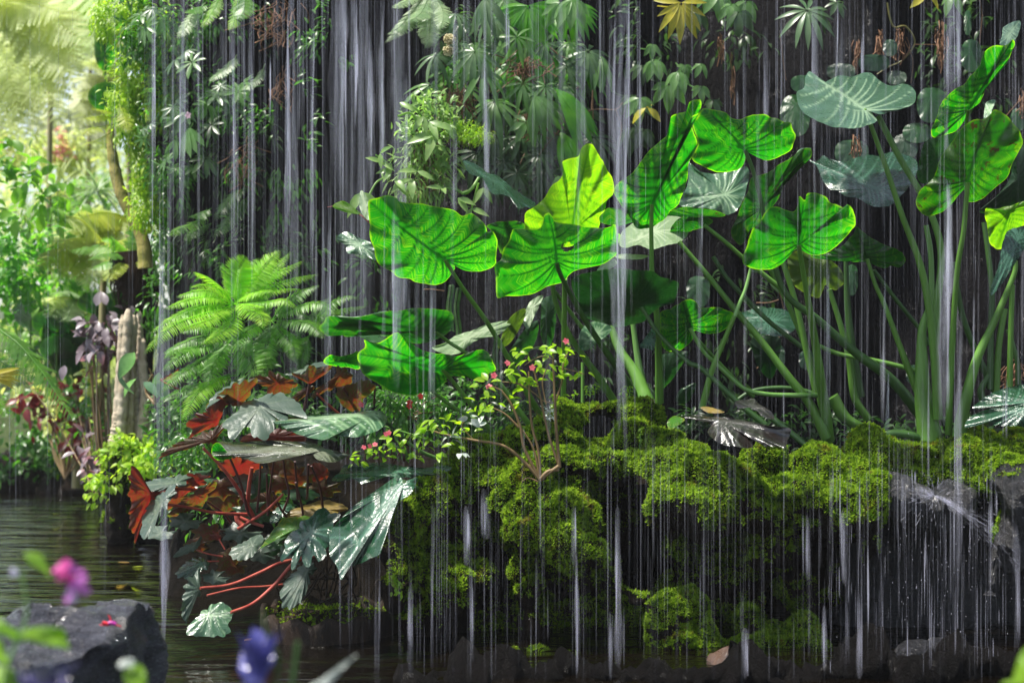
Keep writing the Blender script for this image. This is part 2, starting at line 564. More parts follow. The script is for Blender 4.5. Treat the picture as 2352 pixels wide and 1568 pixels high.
def sample_surface(v, f, n, wfun):
    nr, ar = tri_normals(v, f)
    cen = v[f].mean(1)
    w = ar * wfun(cen, nr)
    w = w / w.sum()
    idx = rng.choice(len(f), n, p=w)
    u1, u2 = rng.random((n, 1)), rng.random((n, 1))
    q = v[f[idx]]
    p = (q[:, 0] * (1 - u1) + q[:, 1] * u1) * (1 - u2) + (q[:, 3] * (1 - u1) + q[:, 2] * u1) * u2
    return p, nr[idx]

M_darkrock = rock_mat("wet_brown_rock", (0.004, 0.003, 0.002), (0.014, 0.008, 0.005), (0.024, 0.014, 0.009), rough=0.55, scale=7.0, bump=0.05, wet=0.12)  # near-black tones put the shade under the rocks into the colour
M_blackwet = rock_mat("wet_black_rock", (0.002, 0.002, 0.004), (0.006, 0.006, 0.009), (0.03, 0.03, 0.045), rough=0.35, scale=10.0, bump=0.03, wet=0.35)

def moss_mat():
    m, nt = newmat("moss"); q = NT(nt)
    pos = q.geo()
    a = q.noise(pos, 7.0, 3, 0.6); b = q.noise(pos, 45.0, 3, 0.7); c = q.noise(pos, 14.0, 4, 0.7)
    col = q.mix(q.ramp(a, [(0.38, (0,) * 3), (0.62, (1,) * 3)]), (0.038, 0.095, 0.007), (0.125, 0.225, 0.012))
    col = q.mix(q.ramp(b, [(0.4, (0,) * 3), (0.7, (1,) * 3)]), col, (0.27, 0.39, 0.035))
    col = q.mix(q.ramp(b, [(0.25, (1,) * 3), (0.42, (0,) * 3)]), col, (0.02, 0.05, 0.004))
    col = q.mix(q.ramp(c, [(0.58, (0,) * 3), (0.68, (0.75,) * 3)]), col, (0.13, 0.065, 0.02))
    d = q.n("ShaderNodeBsdfDiffuse"); q.l(col, d.inputs[0])
    t = q.n("ShaderNodeBsdfTranslucent"); q.l(q.mix(1.0, col, (2.2, 2.2, 1.5), 'MULTIPLY'), t.inputs[0])
    mx = q.n("ShaderNodeMixShader"); mx.inputs[0].default_value = 0.4
    q.l(d.outputs[0], mx.inputs[1]); q.l(t.outputs[0], mx.inputs[2])
    out = q.n("ShaderNodeOutputMaterial"); q.l(mx.outputs[0], out.inputs[0])
    return m
M_moss = moss_mat()

TUFT = (np.array([(0, -0.28, 0), (0, 0.28, 0), (0.55, 0.30, 0.35), (0.9, 0.0, 0.7), (0.55, -0.30, 0.35)]),
        np.array([(0, 1, 2, 4), (4, 2, 3, 3)]))
TUFT = (np.array([(0, -0.2, 0), (0, 0.2, 0), (0.55, 0.34, 0.3), (0.55, -0.34, 0.3), (1.0, 0.0, 0.55)]), None)
TUFT_F3 = np.array([(0, 1, 2), (0, 2, 3), (3, 2, 4)])

def nz3(p, s, seed=0):
    return np.array([mnoise.noise(Vector((x[0] * s + seed, x[1] * s, x[2] * s))) for x in p])

def mossy(root, v, f, n, thr=0.05, sz=0.010, name="moss", zlow=None, seed=0.0, skip=None):
    """a fur of tiny moss shoots where the rock faces the light"""
    nr, ar = tri_normals(v, f)
    cen = v[f].mean(1)
    ns = nz3(cen * (1, 1, 0.6), 5.0, seed) + 0.45 * nz3(cen, 17.0, seed + 5)
    k = nr[:, 2] * 0.75 + ns * 0.85 - thr + 0.30
    if zlow is not None: k = k - np.clip((zlow - cen[:, 2]) / 0.25, 0, 1) * 0.5
    if skip is not None: k = k - skip(cen)
    w = np.clip(k * 5, 0, 1)
    # back faces the camera side can never show get little
    w = w * np.where(nr[:, 1] > 0.6, 0.15, 1.0)
    n = int(n)
    p, q = sample_surface(v, f, n, lambda a, b: w)
    d = unit(q * 0.9 + rng.normal(size=(n, 3)) * 0.55 + np.array((0, 0, 0.15)))
    R = basis(d, rng.normal(size=(n, 3)))
    mb = MB()
    clump = 0.75 + 0.6 * (nz3(p[:, :], 40.0) + 0.3)
    s = sz * (0.45 + rng.random(n) ** 2 * 1.3) * clump
    scatter(mb, TUFT[0] * np.array((1, 0.8, 1)), TUFT_F3, p - q * 0.002, R, s)
    o = mb.build(name, M_moss, root, smooth=False)
    return o

def boulder(name, label, spec, n, voxel=0.014, amp=0.03, thr=0.05, mat=None, zlow=None, seed=0.0, sz=0.0078, group=None, skip=None):
    parts = lumps(spec)
    v, f, nr = boulder_mesh(parts, voxel, amp, seed=seed)
    lo = v[v[:, 2].argmin()]
    root = thing(name, (v[:, 0].mean(), v[:, 1].mean(), lo[2]), label, "boulder", group)
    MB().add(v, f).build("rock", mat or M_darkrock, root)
    if n: mossy(root, v, f, n, thr, sz, zlow=zlow, seed=seed, skip=skip)
    return root

GR = "moss covered boulders of the bank"
# left boulder: round knobs, hanging folds, hollow arch on top
boulder("mossy_boulder", "knobbly moss covered boulder under the pink flowered shrub, with a dark hollow in its top", [
    ('H', 450, 470, 125, 130, 4.62, 130), ('H', 640, 300, 130, 140, 4.66, 140), ('H', 760, 360, 100, 150, 4.72, 140),
    ('H', 900, 220, 150, 170, 4.74, 160), ('H', 1080, 130, 150, 160, 4.78, 160), ('H', 1100, 330, 90, 170, 4.66, 110),
    ('H', 410, 700, 110, 190, 4.66, 110), ('H', 370, 960, 75, 120, 4.62, 90), ('H', 700, 650, 170, 220, 4.74, 150),
    ('H', 740, 900, 150, 170, 4.66, 130), ('H', 640, 1080, 190, 180, 4.80, 150), ('H', 900, 760, 230, 300, 4.90, 200),
    ('H', 950, 1150, 300, 300, 4.95, 180), ('H', 1000, 1480, 260, 220, 4.95, 180), ('H', 980, 850, 80, 90, 4.66, 70),
    ('E', 1430, 1380, 130, 120, 4.86, 130), ('E', 1560, 1270, 130, 90, 4.92, 130), ('E', 1740, 1235, 160, 70, 4.96, 130),
    ('E', 1930, 1260, 130, 90, 4.96, 130), ('E', 1960, 1420, 70, 130, 4.88, 110), ('E', 1500, 1480, 110, 130, 4.84, 130),
    ('H', 560, 1350, 200, 160, 5.0, 160), ('H', 500, 1150, 80, 60, 4.7, 70),
    ('E', 2060, 1330, 90, 110, 4.98, 110), ('E', 1750, 1560, 260, 150, 5.05, 80), ('H', 1010, 60, 170, 110, 4.76, 140), ('H', 1200, 0, 160, 120, 4.78, 140), ('H', 820, 190, 140, 110, 4.74, 130), ('E', 1420, 1420, 150, 120, 4.84, 140), ('H', 560, 380, 130, 120, 4.64, 120),
], 171000, seed=1.0, group=GR, zlow=0.50, amp=0.035, thr=-0.14)
# centre columns with the arched hollow
boulder("mossy_boulder", "moss draped rock arching over dark hollows below the hole in the bank", [
    ('H', 1330, 160, 110, 130, 4.60, 110), ('H', 1230, 210, 110, 110, 4.64, 110), ('H', 1600, 110, 150, 80, 4.68, 120), ('H', 1500, 330, 170, 100, 4.62, 110), ('H', 1500, 90, 140, 90, 4.66, 120), ('H', 1700, 70, 130, 65, 4.72, 120),
    ('H', 1860, 120, 110, 80, 4.76, 110), ('H', 1250, 340, 80, 110, 4.58, 90), ('H', 1200, 560, 55, 160, 4.54, 80),
    ('H', 1420, 430, 150, 110, 4.56, 110), ('H', 1590, 470, 160, 120, 4.62, 110), ('H', 1290, 580, 110, 70, 4.50, 80),
    ('H', 1440, 560, 110, 60, 4.50, 80), ('H', 1530, 680, 120, 60, 4.50, 70), ('H', 1660, 670, 120, 65, 4.52, 70),
    ('H', 1560, 790, 80, 60, 4.52, 60), ('H', 1210, 760, 45, 130, 4.56, 60), ('H', 1780, 830, 90, 70, 4.56, 60), ('H', 1880, 920, 80, 60, 4.6, 60),
    ('H', 2030, 1010, 100, 60, 4.62, 70), ('H', 1500, 900, 300, 420, 4.95, 150), ('H', 1300, 1150, 110, 250, 4.72, 90),
    ('H', 1300, 950, 70, 100, 4.62, 70), ('H', 1700, 1300, 300, 350, 4.95, 150), ('H', 1800, 400, 150, 300, 4.95, 100),
    ('H', 1330, 1420, 80, 140, 4.72, 70), ('H', 1500, 1560, 480, 160, 4.5, 120),
], 126000, seed=3.0, group=GR, zlow=0.40, amp=0.03, thr=-0.14)
# big bright dome
boulder("mossy_boulder", "broad boulder with the brightest thick cushion of moss, below the torn brown leaf", [
    ('H', 2180, 120, 150, 120, 4.66, 150), ('H', 1990, 110, 120, 90, 4.72, 120), ('I', 650, 330, 130, 110, 4.68, 120), ('I', 0, 110, 200, 120, 4.66, 160), ('I', 200, 190, 230, 130, 4.60, 170),
    ('I', 380, 300, 220, 140, 4.58, 160), ('I', 500, 420, 180, 140, 4.58, 140), ('I', 120, 400, 230, 110, 4.52, 140),
    ('I', -80, 300, 130, 190, 4.60, 130), ('I', -60, 480, 100, 110, 4.60, 90), ('I', 350, 440, 90, 100, 4.52, 90),
    ('I', 30, 640, 60, 140, 4.66, 70), ('I', 640, 560, 70, 140, 4.64, 70), ('I', 300, 700, 330, 300, 5.0, 120), ('I', 690, 680, 50, 90, 4.66, 50),
    ('I', 540, 750, 110, 45, 4.62, 60), ('I', 600, 60, 120, 130, 4.84, 110), ('H', 2130, 350, 90, 120, 4.62, 90), ('I', -90, -40, 130, 100, 4.8, 120),
    ('I', 200, 1100, 330, 320, 5.05, 120), ('H', 2100, 1560, 500, 170, 4.6, 120),
], 180000, seed=5.0, group=GR, thr=-0.34, zlow=0.55)
boulder("mossy_boulder", "rounded moss cushion boulder left of the splashing water", [
    ('I', 760, 280, 130, 120, 4.70, 120), ('I', 930, 350, 200, 140, 4.60, 150), ('I', 1050, 440, 130, 100, 4.58, 110),
    ('I', 900, 460, 90, 80, 4.56, 80), ('I', 980, 130, 190, 120, 4.80, 150), ('I', 1200, 180, 200, 120, 4.76, 150),
    ('I', 1380, 60, 230, 110, 4.88, 160), ('I', 1330, 330, 80, 160, 4.60, 90), ('I', 1290, 510, 60, 110, 4.58, 60),
    ('I', 1300, 680, 35, 110, 4.60, 40), ('I', 1200, 430, 90, 130, 4.66, 80), ('I', 1650, 60, 260, 110, 4.92, 160), ('I', 1640, 190, 220, 90, 4.84, 120),
    ('I', 850, 620, 40, 100, 4.66, 40), ('I', 1050, 800, 330, 380, 5.05, 100),
], 166500, seed=8.0, group=GR, thr=-0.30, zlow=0.55)
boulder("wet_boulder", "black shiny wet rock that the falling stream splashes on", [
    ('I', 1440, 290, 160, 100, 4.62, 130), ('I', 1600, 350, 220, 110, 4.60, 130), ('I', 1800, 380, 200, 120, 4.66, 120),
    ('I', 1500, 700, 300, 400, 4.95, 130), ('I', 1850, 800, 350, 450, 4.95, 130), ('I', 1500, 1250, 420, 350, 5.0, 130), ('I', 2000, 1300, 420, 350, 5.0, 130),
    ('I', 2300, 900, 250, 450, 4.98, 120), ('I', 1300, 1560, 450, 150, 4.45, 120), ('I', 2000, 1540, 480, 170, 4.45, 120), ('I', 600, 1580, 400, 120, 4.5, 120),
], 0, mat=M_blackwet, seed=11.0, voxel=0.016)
boulder("mossy_boulder", "moss fringed wet boulder at the edge of the picture beside the dripping fall", [
    ('I', 1960, 90, 130, 140, 4.80, 130), ('I', 2050, 260, 100, 110, 4.74, 90), ('I', 2250, 60, 180, 90, 4.80, 140),
    ('I', 2200, 190, 110, 140, 4.60, 120), ('I', 2330, 300, 160, 180, 4.56, 130), ('I', 2280, 560, 140, 220, 4.62, 120),
    ('I', 2170, 520, 40, 200, 4.58, 50), ('I', 2120, 860, 30, 160, 4.6, 40), ('I', 2500, 300, 200, 300, 4.6, 150), ('I', 2050, 0, 160, 90, 4.95, 140), ('I', 2400, -20, 200, 90, 4.95, 140),
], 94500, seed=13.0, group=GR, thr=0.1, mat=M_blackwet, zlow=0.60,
    skip=lambda c: np.where((c[:, 1] < 4.62) & (c[:, 0] > 1.48), 0.45, 0.0))
boulder("mossy_boulder", "small low mossy rocks heaped in the shade at the foot of the bank", [
    ('I', 40, 1060, 150, 110, 4.62, 110), ('I', -60, 1180, 130, 110, 4.62, 100), ('I', 100, 1330, 200, 160, 4.60, 130),
    ('I', 470, 1130, 75, 110, 4.66, 70), ('I', 620, 1270, 120, 110, 4.68, 90), ('I', 820, 1300, 130, 190, 4.62, 110),
    ('I', 850, 1450, 110, 130, 4.62, 100), ('I', 60, 1480, 180, 120, 4.58, 110), ('H', 1900, 1400, 110, 60, 4.65, 70), ('H', 2050, 1480, 130, 70, 4.62, 80),
    ('I', 500, 1500, 500, 200, 4.62, 120),
], 76500, seed=17.0, group=GR, thr=0.12)
boulder("bare_rock", "bare reddish brown rock at the foot of the bank between low mossy rocks", [
    ('I', 420, 1480, 180, 110, 4.36, 120), ('I', 540, 1520, 150, 130, 4.34, 100), ('I', 300, 1540, 110, 80, 4.34, 90),
], 0, mat=rock_mat("reddish_wet_rock", (0.05, 0.025, 0.015), (0.10, 0.05, 0.03), (0.04, 0.04, 0.07), rough=0.4, scale=9, bump=0.02, wet=0.5), seed=19.0)

M_foot = rock_mat("shaded_wet_rock", (0.0015, 0.0012, 0.001), (0.005, 0.004, 0.004), (0.012, 0.010, 0.012), rough=0.6, scale=7.0, bump=0.05, wet=0.05)  # blackened copy of the rock colour; shade at the foot is painted in
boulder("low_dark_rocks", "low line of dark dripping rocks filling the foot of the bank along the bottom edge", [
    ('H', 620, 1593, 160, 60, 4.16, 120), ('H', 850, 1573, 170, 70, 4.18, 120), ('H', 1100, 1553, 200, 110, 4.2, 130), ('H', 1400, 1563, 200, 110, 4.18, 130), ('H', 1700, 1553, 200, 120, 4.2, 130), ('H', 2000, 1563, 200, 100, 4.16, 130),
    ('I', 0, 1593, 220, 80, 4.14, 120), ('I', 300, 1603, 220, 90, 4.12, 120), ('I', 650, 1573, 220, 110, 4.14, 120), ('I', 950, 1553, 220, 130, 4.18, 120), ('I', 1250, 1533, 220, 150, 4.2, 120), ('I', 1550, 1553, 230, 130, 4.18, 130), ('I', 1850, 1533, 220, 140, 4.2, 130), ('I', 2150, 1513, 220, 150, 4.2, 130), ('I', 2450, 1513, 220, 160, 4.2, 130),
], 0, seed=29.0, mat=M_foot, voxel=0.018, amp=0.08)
# ============================================================ TRACED BROAD LEAVES
TYPES = {'U': (0.05, 0.75, 0.65), 'UL': (0.0, 0.50, 0.87), 'UX': (0.0, 0.36, 0.93), 'UR': (0.22, 0.72, 0.66), 'UW': (-0.35, 0.78, 0.52),
         'UV': (0.1, 0.95, 0.3), 'T': (0.0, -0.50, 0.86), 'TX': (0.0, -0.34, 0.94), 'TF': (0.1, -0.85, 0.5), 'TL': (-0.4, -0.6, 0.7), 'TR': (0.45, -0.6, 0.66)}

G_ = dict(  # dim, shaded and dark copies have the shade put into the leaf colour
 glow=big_leaf_mat("backlit_leaf", (0.02, 0.10, 0.012), (0.015, 0.40, 0.006), (0.36, 0.74, 0.01), (0.002, 0.05, 0.003), tf=0.68, rough=0.5, veinlight=(0.006, 0.035, 0.006), spots=0.18, coat=0.15, mk=0.36),
 glowy=big_leaf_mat("yellow_backlit_leaf", (0.10, 0.22, 0.01), (0.26, 0.74, 0.006), (0.50, 0.85, 0.01), (0.04, 0.28, 0.004), tf=0.66, rough=0.45),
 glowd=big_leaf_mat("dim_backlit_leaf", (0.02, 0.08, 0.012), (0.012, 0.20, 0.006), (0.12, 0.30, 0.01), (0.004, 0.05, 0.004), tf=0.55, rough=0.4, spots=0.5, veinlight=(0.006, 0.03, 0.006)),
 glowold=big_leaf_mat("ageing_backlit_leaf", (0.04, 0.12, 0.01), (0.02, 0.27, 0.004), (0.20, 0.42, 0.004), (0.006, 0.07, 0.003), tf=0.6, rough=0.4, spots=0.9, veinlight=(0.006, 0.03, 0.006)),
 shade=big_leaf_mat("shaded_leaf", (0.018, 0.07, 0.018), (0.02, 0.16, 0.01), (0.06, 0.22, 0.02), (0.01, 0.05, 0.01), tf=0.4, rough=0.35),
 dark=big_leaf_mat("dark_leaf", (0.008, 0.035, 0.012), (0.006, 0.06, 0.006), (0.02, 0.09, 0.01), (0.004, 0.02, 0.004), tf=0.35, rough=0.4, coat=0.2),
 silver=big_leaf_mat("silver_wet_leaf", (0.03, 0.10, 0.04), (0.05, 0.22, 0.03), (0.13, 0.25, 0.13), (0.05, 0.2, 0.04), tf=0.15, rough=0.34, coat=1.0, veinlight=(0.28, 0.42, 0.24)),
 gloss=big_leaf_mat("dark_glossy_leaf", (0.010, 0.05, 0.022), (0.01, 0.10, 0.02), (0.02, 0.09, 0.035), (0.02, 0.09, 0.03), tf=0.15, rough=0.25, coat=1.0, veinlight=(0.06, 0.16, 0.10)),
 pale=big_leaf_mat("pale_leaf", (0.22, 0.33, 0.17), (0.22, 0.42, 0.12), (0.35, 0.45, 0.2), (0.15, 0.25, 0.1), tf=0.35, rough=0.5, coat=0.2, veinlight=(0.45, 0.55, 0.35)),
 olive=big_leaf_mat("wet_olive_leaf", (0.04, 0.05, 0.028), (0.03, 0.05, 0.015), (0.09, 0.10, 0.06), (0.04, 0.05, 0.02), tf=0.15, rough=0.3, coat=1.0, veinlight=(0.18, 0.20, 0.14), spots=0.6),
 brown=big_leaf_mat("wet_brown_leaf", (0.015, 0.011, 0.009), (0.02, 0.015, 0.01), (0.03, 0.024, 0.02), (0.02, 0.01, 0.01), tf=0.1, rough=0.18, coat=1.0, veinlight=(0.06, 0.055, 0.05)),
 quilt=big_leaf_mat("olive_green_leaf", (0.08, 0.14, 0.02), (0.10, 0.22, 0.01), (0.2, 0.3, 0.03), (0.05, 0.1, 0.01), tf=0.5, rough=0.5, coat=0.1),
 red=big_leaf_mat("red_backed_leaf", (0.09, 0.018, 0.012), (0.26, 0.025, 0.012), (0.16, 0.08, 0.01), (0.25, 0.01, 0.01), tf=0.55, rough=0.45, coat=0.3, mk=0.45),
 rust=big_leaf_mat("rust_green_leaf", (0.08, 0.035, 0.015), (0.19, 0.045, 0.010), (0.10, 0.15, 0.01), (0.22, 0.02, 0.01), tf=0.55, rough=0.45, coat=0.3, mk=0.8),
 grey=big_leaf_mat("grey_green_lobed_leaf", (0.045, 0.08, 0.055), (0.06, 0.14, 0.03), (0.09, 0.13, 0.08), (0.05, 0.06, 0.03), tf=0.2, rough=0.5, coat=0.35, veinlight=(0.10, 0.14, 0.09)),
 ochre=big_leaf_mat("ochre_leaf", (0.20, 0.14, 0.03), (0.45, 0.28, 0.03), (0.5, 0.4, 0.05), (0.2, 0.1, 0.02), tf=0.4, rough=0.5, coat=0.2, spots=0.5),
 yg=big_leaf_mat("green_yellow_leaf", (0.04, 0.15, 0.01), (0.12, 0.50, 0.01), (0.75, 0.60, 0.02), (0.02, 0.10, 0.01), tf=0.5, rough=0.35, coat=0.5, mk=0.9),
)

def seg_dist(p, a, b):
    ab = b - a
    t = np.clip(((p - a) @ ab) / max(ab @ ab, 1e-9), 0, 1)
    return np.linalg.norm(p - (a + t[:, None] * ab), axis=1), t

LEAFN = [0]
def broad_leaf(parent, mat, typ, Y, centre, tip, outline, cup=0.5, ripple=1.0, vw=1.0, jag=0.0, label=None,
               name="leaf", nlat=6, holes=(), res=1.0, quilt=1.0):
    """one leaf blade: its edge, ribs and petiole point traced in the picture plane and laid
    on a tilted, cupped and rippled surface at its own distance"""
    LEAFN[0] += 1
    seed = LEAFN[0] * 3.71
    ol = np.array(path(outline) if isinstance(outline, str) else outline)
    c = np.array(path(centre)[0] if isinstance(centre, str) else centre)
    tp = np.array(path(tip)[0] if isinstance(tip, str) else tip)
    size = np.abs(ol - c).max()
    nA = int(max(48, min(220, size * 1.1)) * res); nR = int(max(10, min(30, size / 6)) * res)
    e = catmull(ol, nA, True)
    arc = np.arange(nA) / nA
    dirs = unit(e - c)
    # small irregularities of the edge
    jit = np.array([mnoise.noise(Vector((math.cos(a * 6.283) * 5, math.sin(a * 6.283) * 5, seed))) for a in arc]) * 2.2
    jit += np.array([mnoise.noise(Vector((math.cos(a * 6.283) * 16, math.sin(a * 6.283) * 16, seed))) for a in arc]) * 1.2
    if jag > 0:
        tooth = np.abs(((arc * max(14, size / 5.0)) % 1.0) - 0.3)
        lob = np.abs(((arc * (9 + seed % 4) + seed) % 1.0) - 0.35)
        jit = jit + (0.5 - tooth) * jag * 9 + (0.30 - lob) * jag * 14 * min(1.0, size / 60)
    e = e + dirs * jit[:, None] * min(1.0, size / 90)
    rr = (np.arange(1, nR + 1) / nR) ** 0.85
    g = c + rr[:, None, None] * (e - c)[None]
    pts = np.concatenate([c[None], g.reshape(-1, 2)])
    rad = np.concatenate([[0], np.repeat(rr, nA)])
    ang = np.concatenate([[0], np.tile(arc * 2 * math.pi, nR)])
    # ribs
    td = unit(tp - c); a0 = math.atan2(td[1], td[0])
    ea = np.arctan2((e - c)[:, 1], (e - c)[:, 0])
    L = np.linalg.norm(tp - c)
    perp = np.array((-td[1], td[0]))
    bend = (rng.random() - 0.5) * 0.08 * L
    ribs = [(c, tp, 1.0, perp * bend)]
    def rim(a):
        dd = np.abs((ea - a + math.pi) % (2 * math.pi) - math.pi)
        return e[dd.argmin()]
    fr = [0.64, 0.50, 0.38, 0.27, 0.18, 0.10, 0.04, 0.0, 0.0, 0.0]
    th = [20, 35, 50, 65, 80, 95, 111, 128, 146, 164]
    for s in (-1, 1):
        for k in range(len(fr)):
            if nlat < 6 and k % 2: continue
            st = c + td * L * fr[k] * (1 + 0.08 * rng.normal()) + perp * bend * fr[k]
            en = rim(a0 + s * math.radians(th[k] + rng.normal() * 3))
            d = en - st
            off = (perp * s) * (-1) * 0  + td * (-0.10) * np.linalg.norm(d)
            ribs.append((st, st + d * 0.98, 0.66 if k < 7 else 0.5, off))
    dmin = np.full(len(pts), 1e9); fea = np.zeros(len(pts)); vein = np.zeros(len(pts))
    for (a, b, w, off) in ribs:
        ts = np.linspace(0, 1, 9)
        q = a + (b - a) * ts[:, None] + off * (4 * ts * (1 - ts))[:, None]
        ln = np.linalg.norm(b - a)
        bd = np.full(len(pts), 1e9); bt = np.zeros(len(pts))
        for i in range(8):
            d, t = seg_dist(pts, q[i], q[i + 1])
            m = d < bd
            bd = np.where(m, d, bd); bt = np.where(m, (i + t) / 8, bt)
        wid = (w * 4.4 * vw * max(0.45, size / 190)) * (1.0 - 0.80 * bt) + 0.35
        vein = np.maximum(vein, np.clip(1.25 - bd / wid * 0.8, 0, 1) * (1 - 0.15 * bt))
        m = bd < dmin
        dmin = np.where(m, bd, dmin); fea = np.where(m, bt * ln - bd * 0.75, fea)
    n = unit(np.array(TYPES[typ] if isinstance(typ, str) else typ, float))
    C0 = pt(c[0], c[1], Y)
    d = rayd(pts)
    t = ((C0 - CAM) @ n) / (d @ n)
    t = np.clip(t, Y * 0.80, Y * 1.22)
    px = Y / FPX
    S = size * px
    under = n[1] > 0
    sg = 1 if under else -1
    disp = cup * S * 0.35 * rad ** 2
    disp += quilt * 0.22 * np.minimum(dmin, 14 + size * 0.06) * px * (1 - rad ** 4) * (-sg)
    # the same bulges seen from above or below
    rp = np.sin(ang * 9 + seed) * 0.5 + np.sin(ang * 17 + seed * 2) * 0.3 + np.sin(ang * 5 + seed * 3) * 0.6
    disp += ripple * rp * rad ** 3 * S * 0.08
    disp -= vein * px * 2.0 * sg * 0.8
    V = CAM + d * (t + disp)[:, None]
    f3 = np.stack([np.zeros(nA, int), 1 + np.arange(nA), 1 + (np.arange(nA) + 1) % nA], 1)
    i = (np.arange(nR - 1)[:, None] * nA + 1)
    j = np.arange(nA)[None]; j2 = (j + 1) % nA
    f4 = np.stack([i + j, i + nA + j, i + nA + j2, i + j2], -1).reshape(-1, 4)
    for hx, hy, hr, hr2 in holes:
        cen = pts[f4].mean(1)
        f4 = f4[((cen[:, 0] - hx) / hr) ** 2 + ((cen[:, 1] - hy) / hr2) ** 2 > 1]
    mb = MB().add(V, f4); mb.f3.append(f3)
    o = mb.build(name, G_[mat] if isinstance(mat, str) else mat, parent,
                 attrs=dict(vein=vein, fea=fea, vd=dmin, seed=np.full(len(V), seed), edge=np.clip((rad - 0.975) * 40, 0, 1)))
    if label: o["label"] = label
    return V[0]

M_stalk = stem_mat("green_stalk", (0.06, 0.15, 0.015), (0.11, 0.26, 0.035), rough=0.5, scale=14)
M_stalkd = stem_mat("dark_green_stalk", (0.02, 0.065, 0.010), (0.04, 0.11, 0.018), rough=0.5, scale=14)
M_stalkl = stem_mat("light_green_stalk", (0.09, 0.22, 0.04), (0.16, 0.32, 0.08), rough=0.35, scale=14)
M_redstem = stem_mat("red_stem", (0.26, 0.035, 0.025), (0.42, 0.09, 0.06), rough=0.4, scale=25)
M_darkred = stem_mat("dark_red_stem", (0.05, 0.015, 0.015), (0.10, 0.03, 0.025), rough=0.45, scale=25)
M_brownstem = stem_mat("brown_stem", (0.12, 0.075, 0.025), (0.20, 0.13, 0.05), rough=0.55, scale=30)

def stalk(parent, s, Y0, Y1, w0, w1, mat=None, name="stalk", start=None, sides=9, flat=1.0):
    """tapering stalk; w in study-crop pixels of width"""
    p = np.array(path(s))
    n = len(p)
    L = np.concatenate([[0], np.cumsum(np.linalg.norm(np.diff(p, axis=0), axis=1))]); L = L / L[-1]
    Ys = Y0 + (Y1 - Y0) * L
    q = np.array([pt(a[0], a[1], y) for a, y in zip(p, Ys)])
    if start is not None:
        q[0] = start
    m = max(10, int(8 * n))
    c = catmull(q, m)
    k = 0.9408 / ZK / FPX * (Y0 + Y1) / 2 * 0.5
    tt = np.linspace(0, 1, m)
    r = (w0 + (w1 - w0) * tt ** 1.4) * k
    r = r * (1 + 0.05 * np.array([mnoise.noise(Vector((i * 0.22, w0, w1))) for i in range(m)]))
    mb = MB(); tube(mb, c, r, sides, flat=flat)
    return mb.build(name, mat or M_stalk, parent)

# ---------------- giant elephant ear plants
ear1 = thing("elephant_ear_plant", pt(1500, 925, 5.25), "clump of giant elephant ear plant with glowing green leaves rising behind the highest mossy boulder", "plant")
ear2 = thing("elephant_ear_plant", pt(1850, 1000, 5.2), "elephant ear plant with crossing green stalks, behind the brightest moss cushion", "plant")
ear3 = thing("elephant_ear_plant", pt(2110, 1010, 5.0), "tall elephant ear plant with thick upright stalks, carrying the silvery wet leaf", "plant")
ear4 = thing("elephant_ear_plant", pt(1000, 1040, 5.0), "low elephant ear plant with leaves held flat above the red leaved plant", "plant")

BL = broad_leaf
# leaf 1
c = BL(ear1, 'glow', 'U', 4.72, "E 705,232", "B 192,1352", "B 190,1350 250,1328 320,1312 380,1330 400,1355 520,1365 640,1385 760,1410 820,1450 880,1435 930,1465 975,1510 990,1560 E 1025,40 1056,110 1050,190 1045,260 1000,292 940,310 850,306 800,286 765,256 772,290 740,340 700,380 640,398 560,390 500,375 470,355 400,350 345,310 270,270 240,220 230,150 205,100 195,40 B 200,1500 190,1430", label="broad backlit green leaf, leftmost of the glowing ones")
stalk(ear1, "E 705,240 830,430 980,640 1100,840 1260,1130 1420,1400", 4.72, 5.2, 26, 52, start=c)
c = BL(ear1, 'glowy', 'U', 5.0, "B 1555,1560", "B 1682,968", "B 1238,1530 1240,1470 1250,1425 1300,1390 1370,1330 1420,1250 1480,1200 1500,1140 1495,1090 1550,1065 1600,1050 1620,1000 1650,968 1690,968 1715,1000 1740,1050 1770,1090 1800,1150 1830,1200 1842,1260 1830,1310 1790,1350 1780,1410 1740,1460 1740,1510 1700,1580 1560,1650 1350,1650 1250,1590", cup=0.25, label="upright yellow green pointed leaf", vw=0.7)
stalk(ear1, "B 1555,1560 E 1480,150 1430,420 1520,700 1650,900 1750,1040 1840,1180", 5.0, 5.25, 26, 56, start=c)
p0 = path("E 1525,145")[0]
c = BL(ear1, 'glow', 'U', 4.70, "E 1455,252", "B 1395,1428", "B 1155,1560 1172,1535 1320,1537 1360,1500 1370,1450 1400,1428 1430,1460 1450,1490 1600,1512 1750,1532 1820,1520 1850,1503 1862,1568 E 1882,60 1872,130 1870,180 1820,225 1760,262 1690,278 1600,300 1540,330 1500,380 1400,405 1340,440 1280,462 1200,475 1130,472 1060,487 1048,430 1045,330 1040,262 1080,230 1100,160 1130,110 1150,50", holes=[(p0[0], p0[1], 15, 10)], label="ragged backlit leaf with a hole in it")
stalk(ear1, "E 1455,255 1480,330 1600,560 1740,780 1900,1010 2010,1190", 4.70, 5.25, 28, 62, M_stalkd, start=c)
stalk(ear1, "E 1510,360 1507,560 1505,750 1502,1000 1500,1240", 4.8, 5.1, 34, 38)
stalk(ear1, "E 1440,440 1530,560 1620,680 1700,760", 5.1, 5.2, 24, 30)
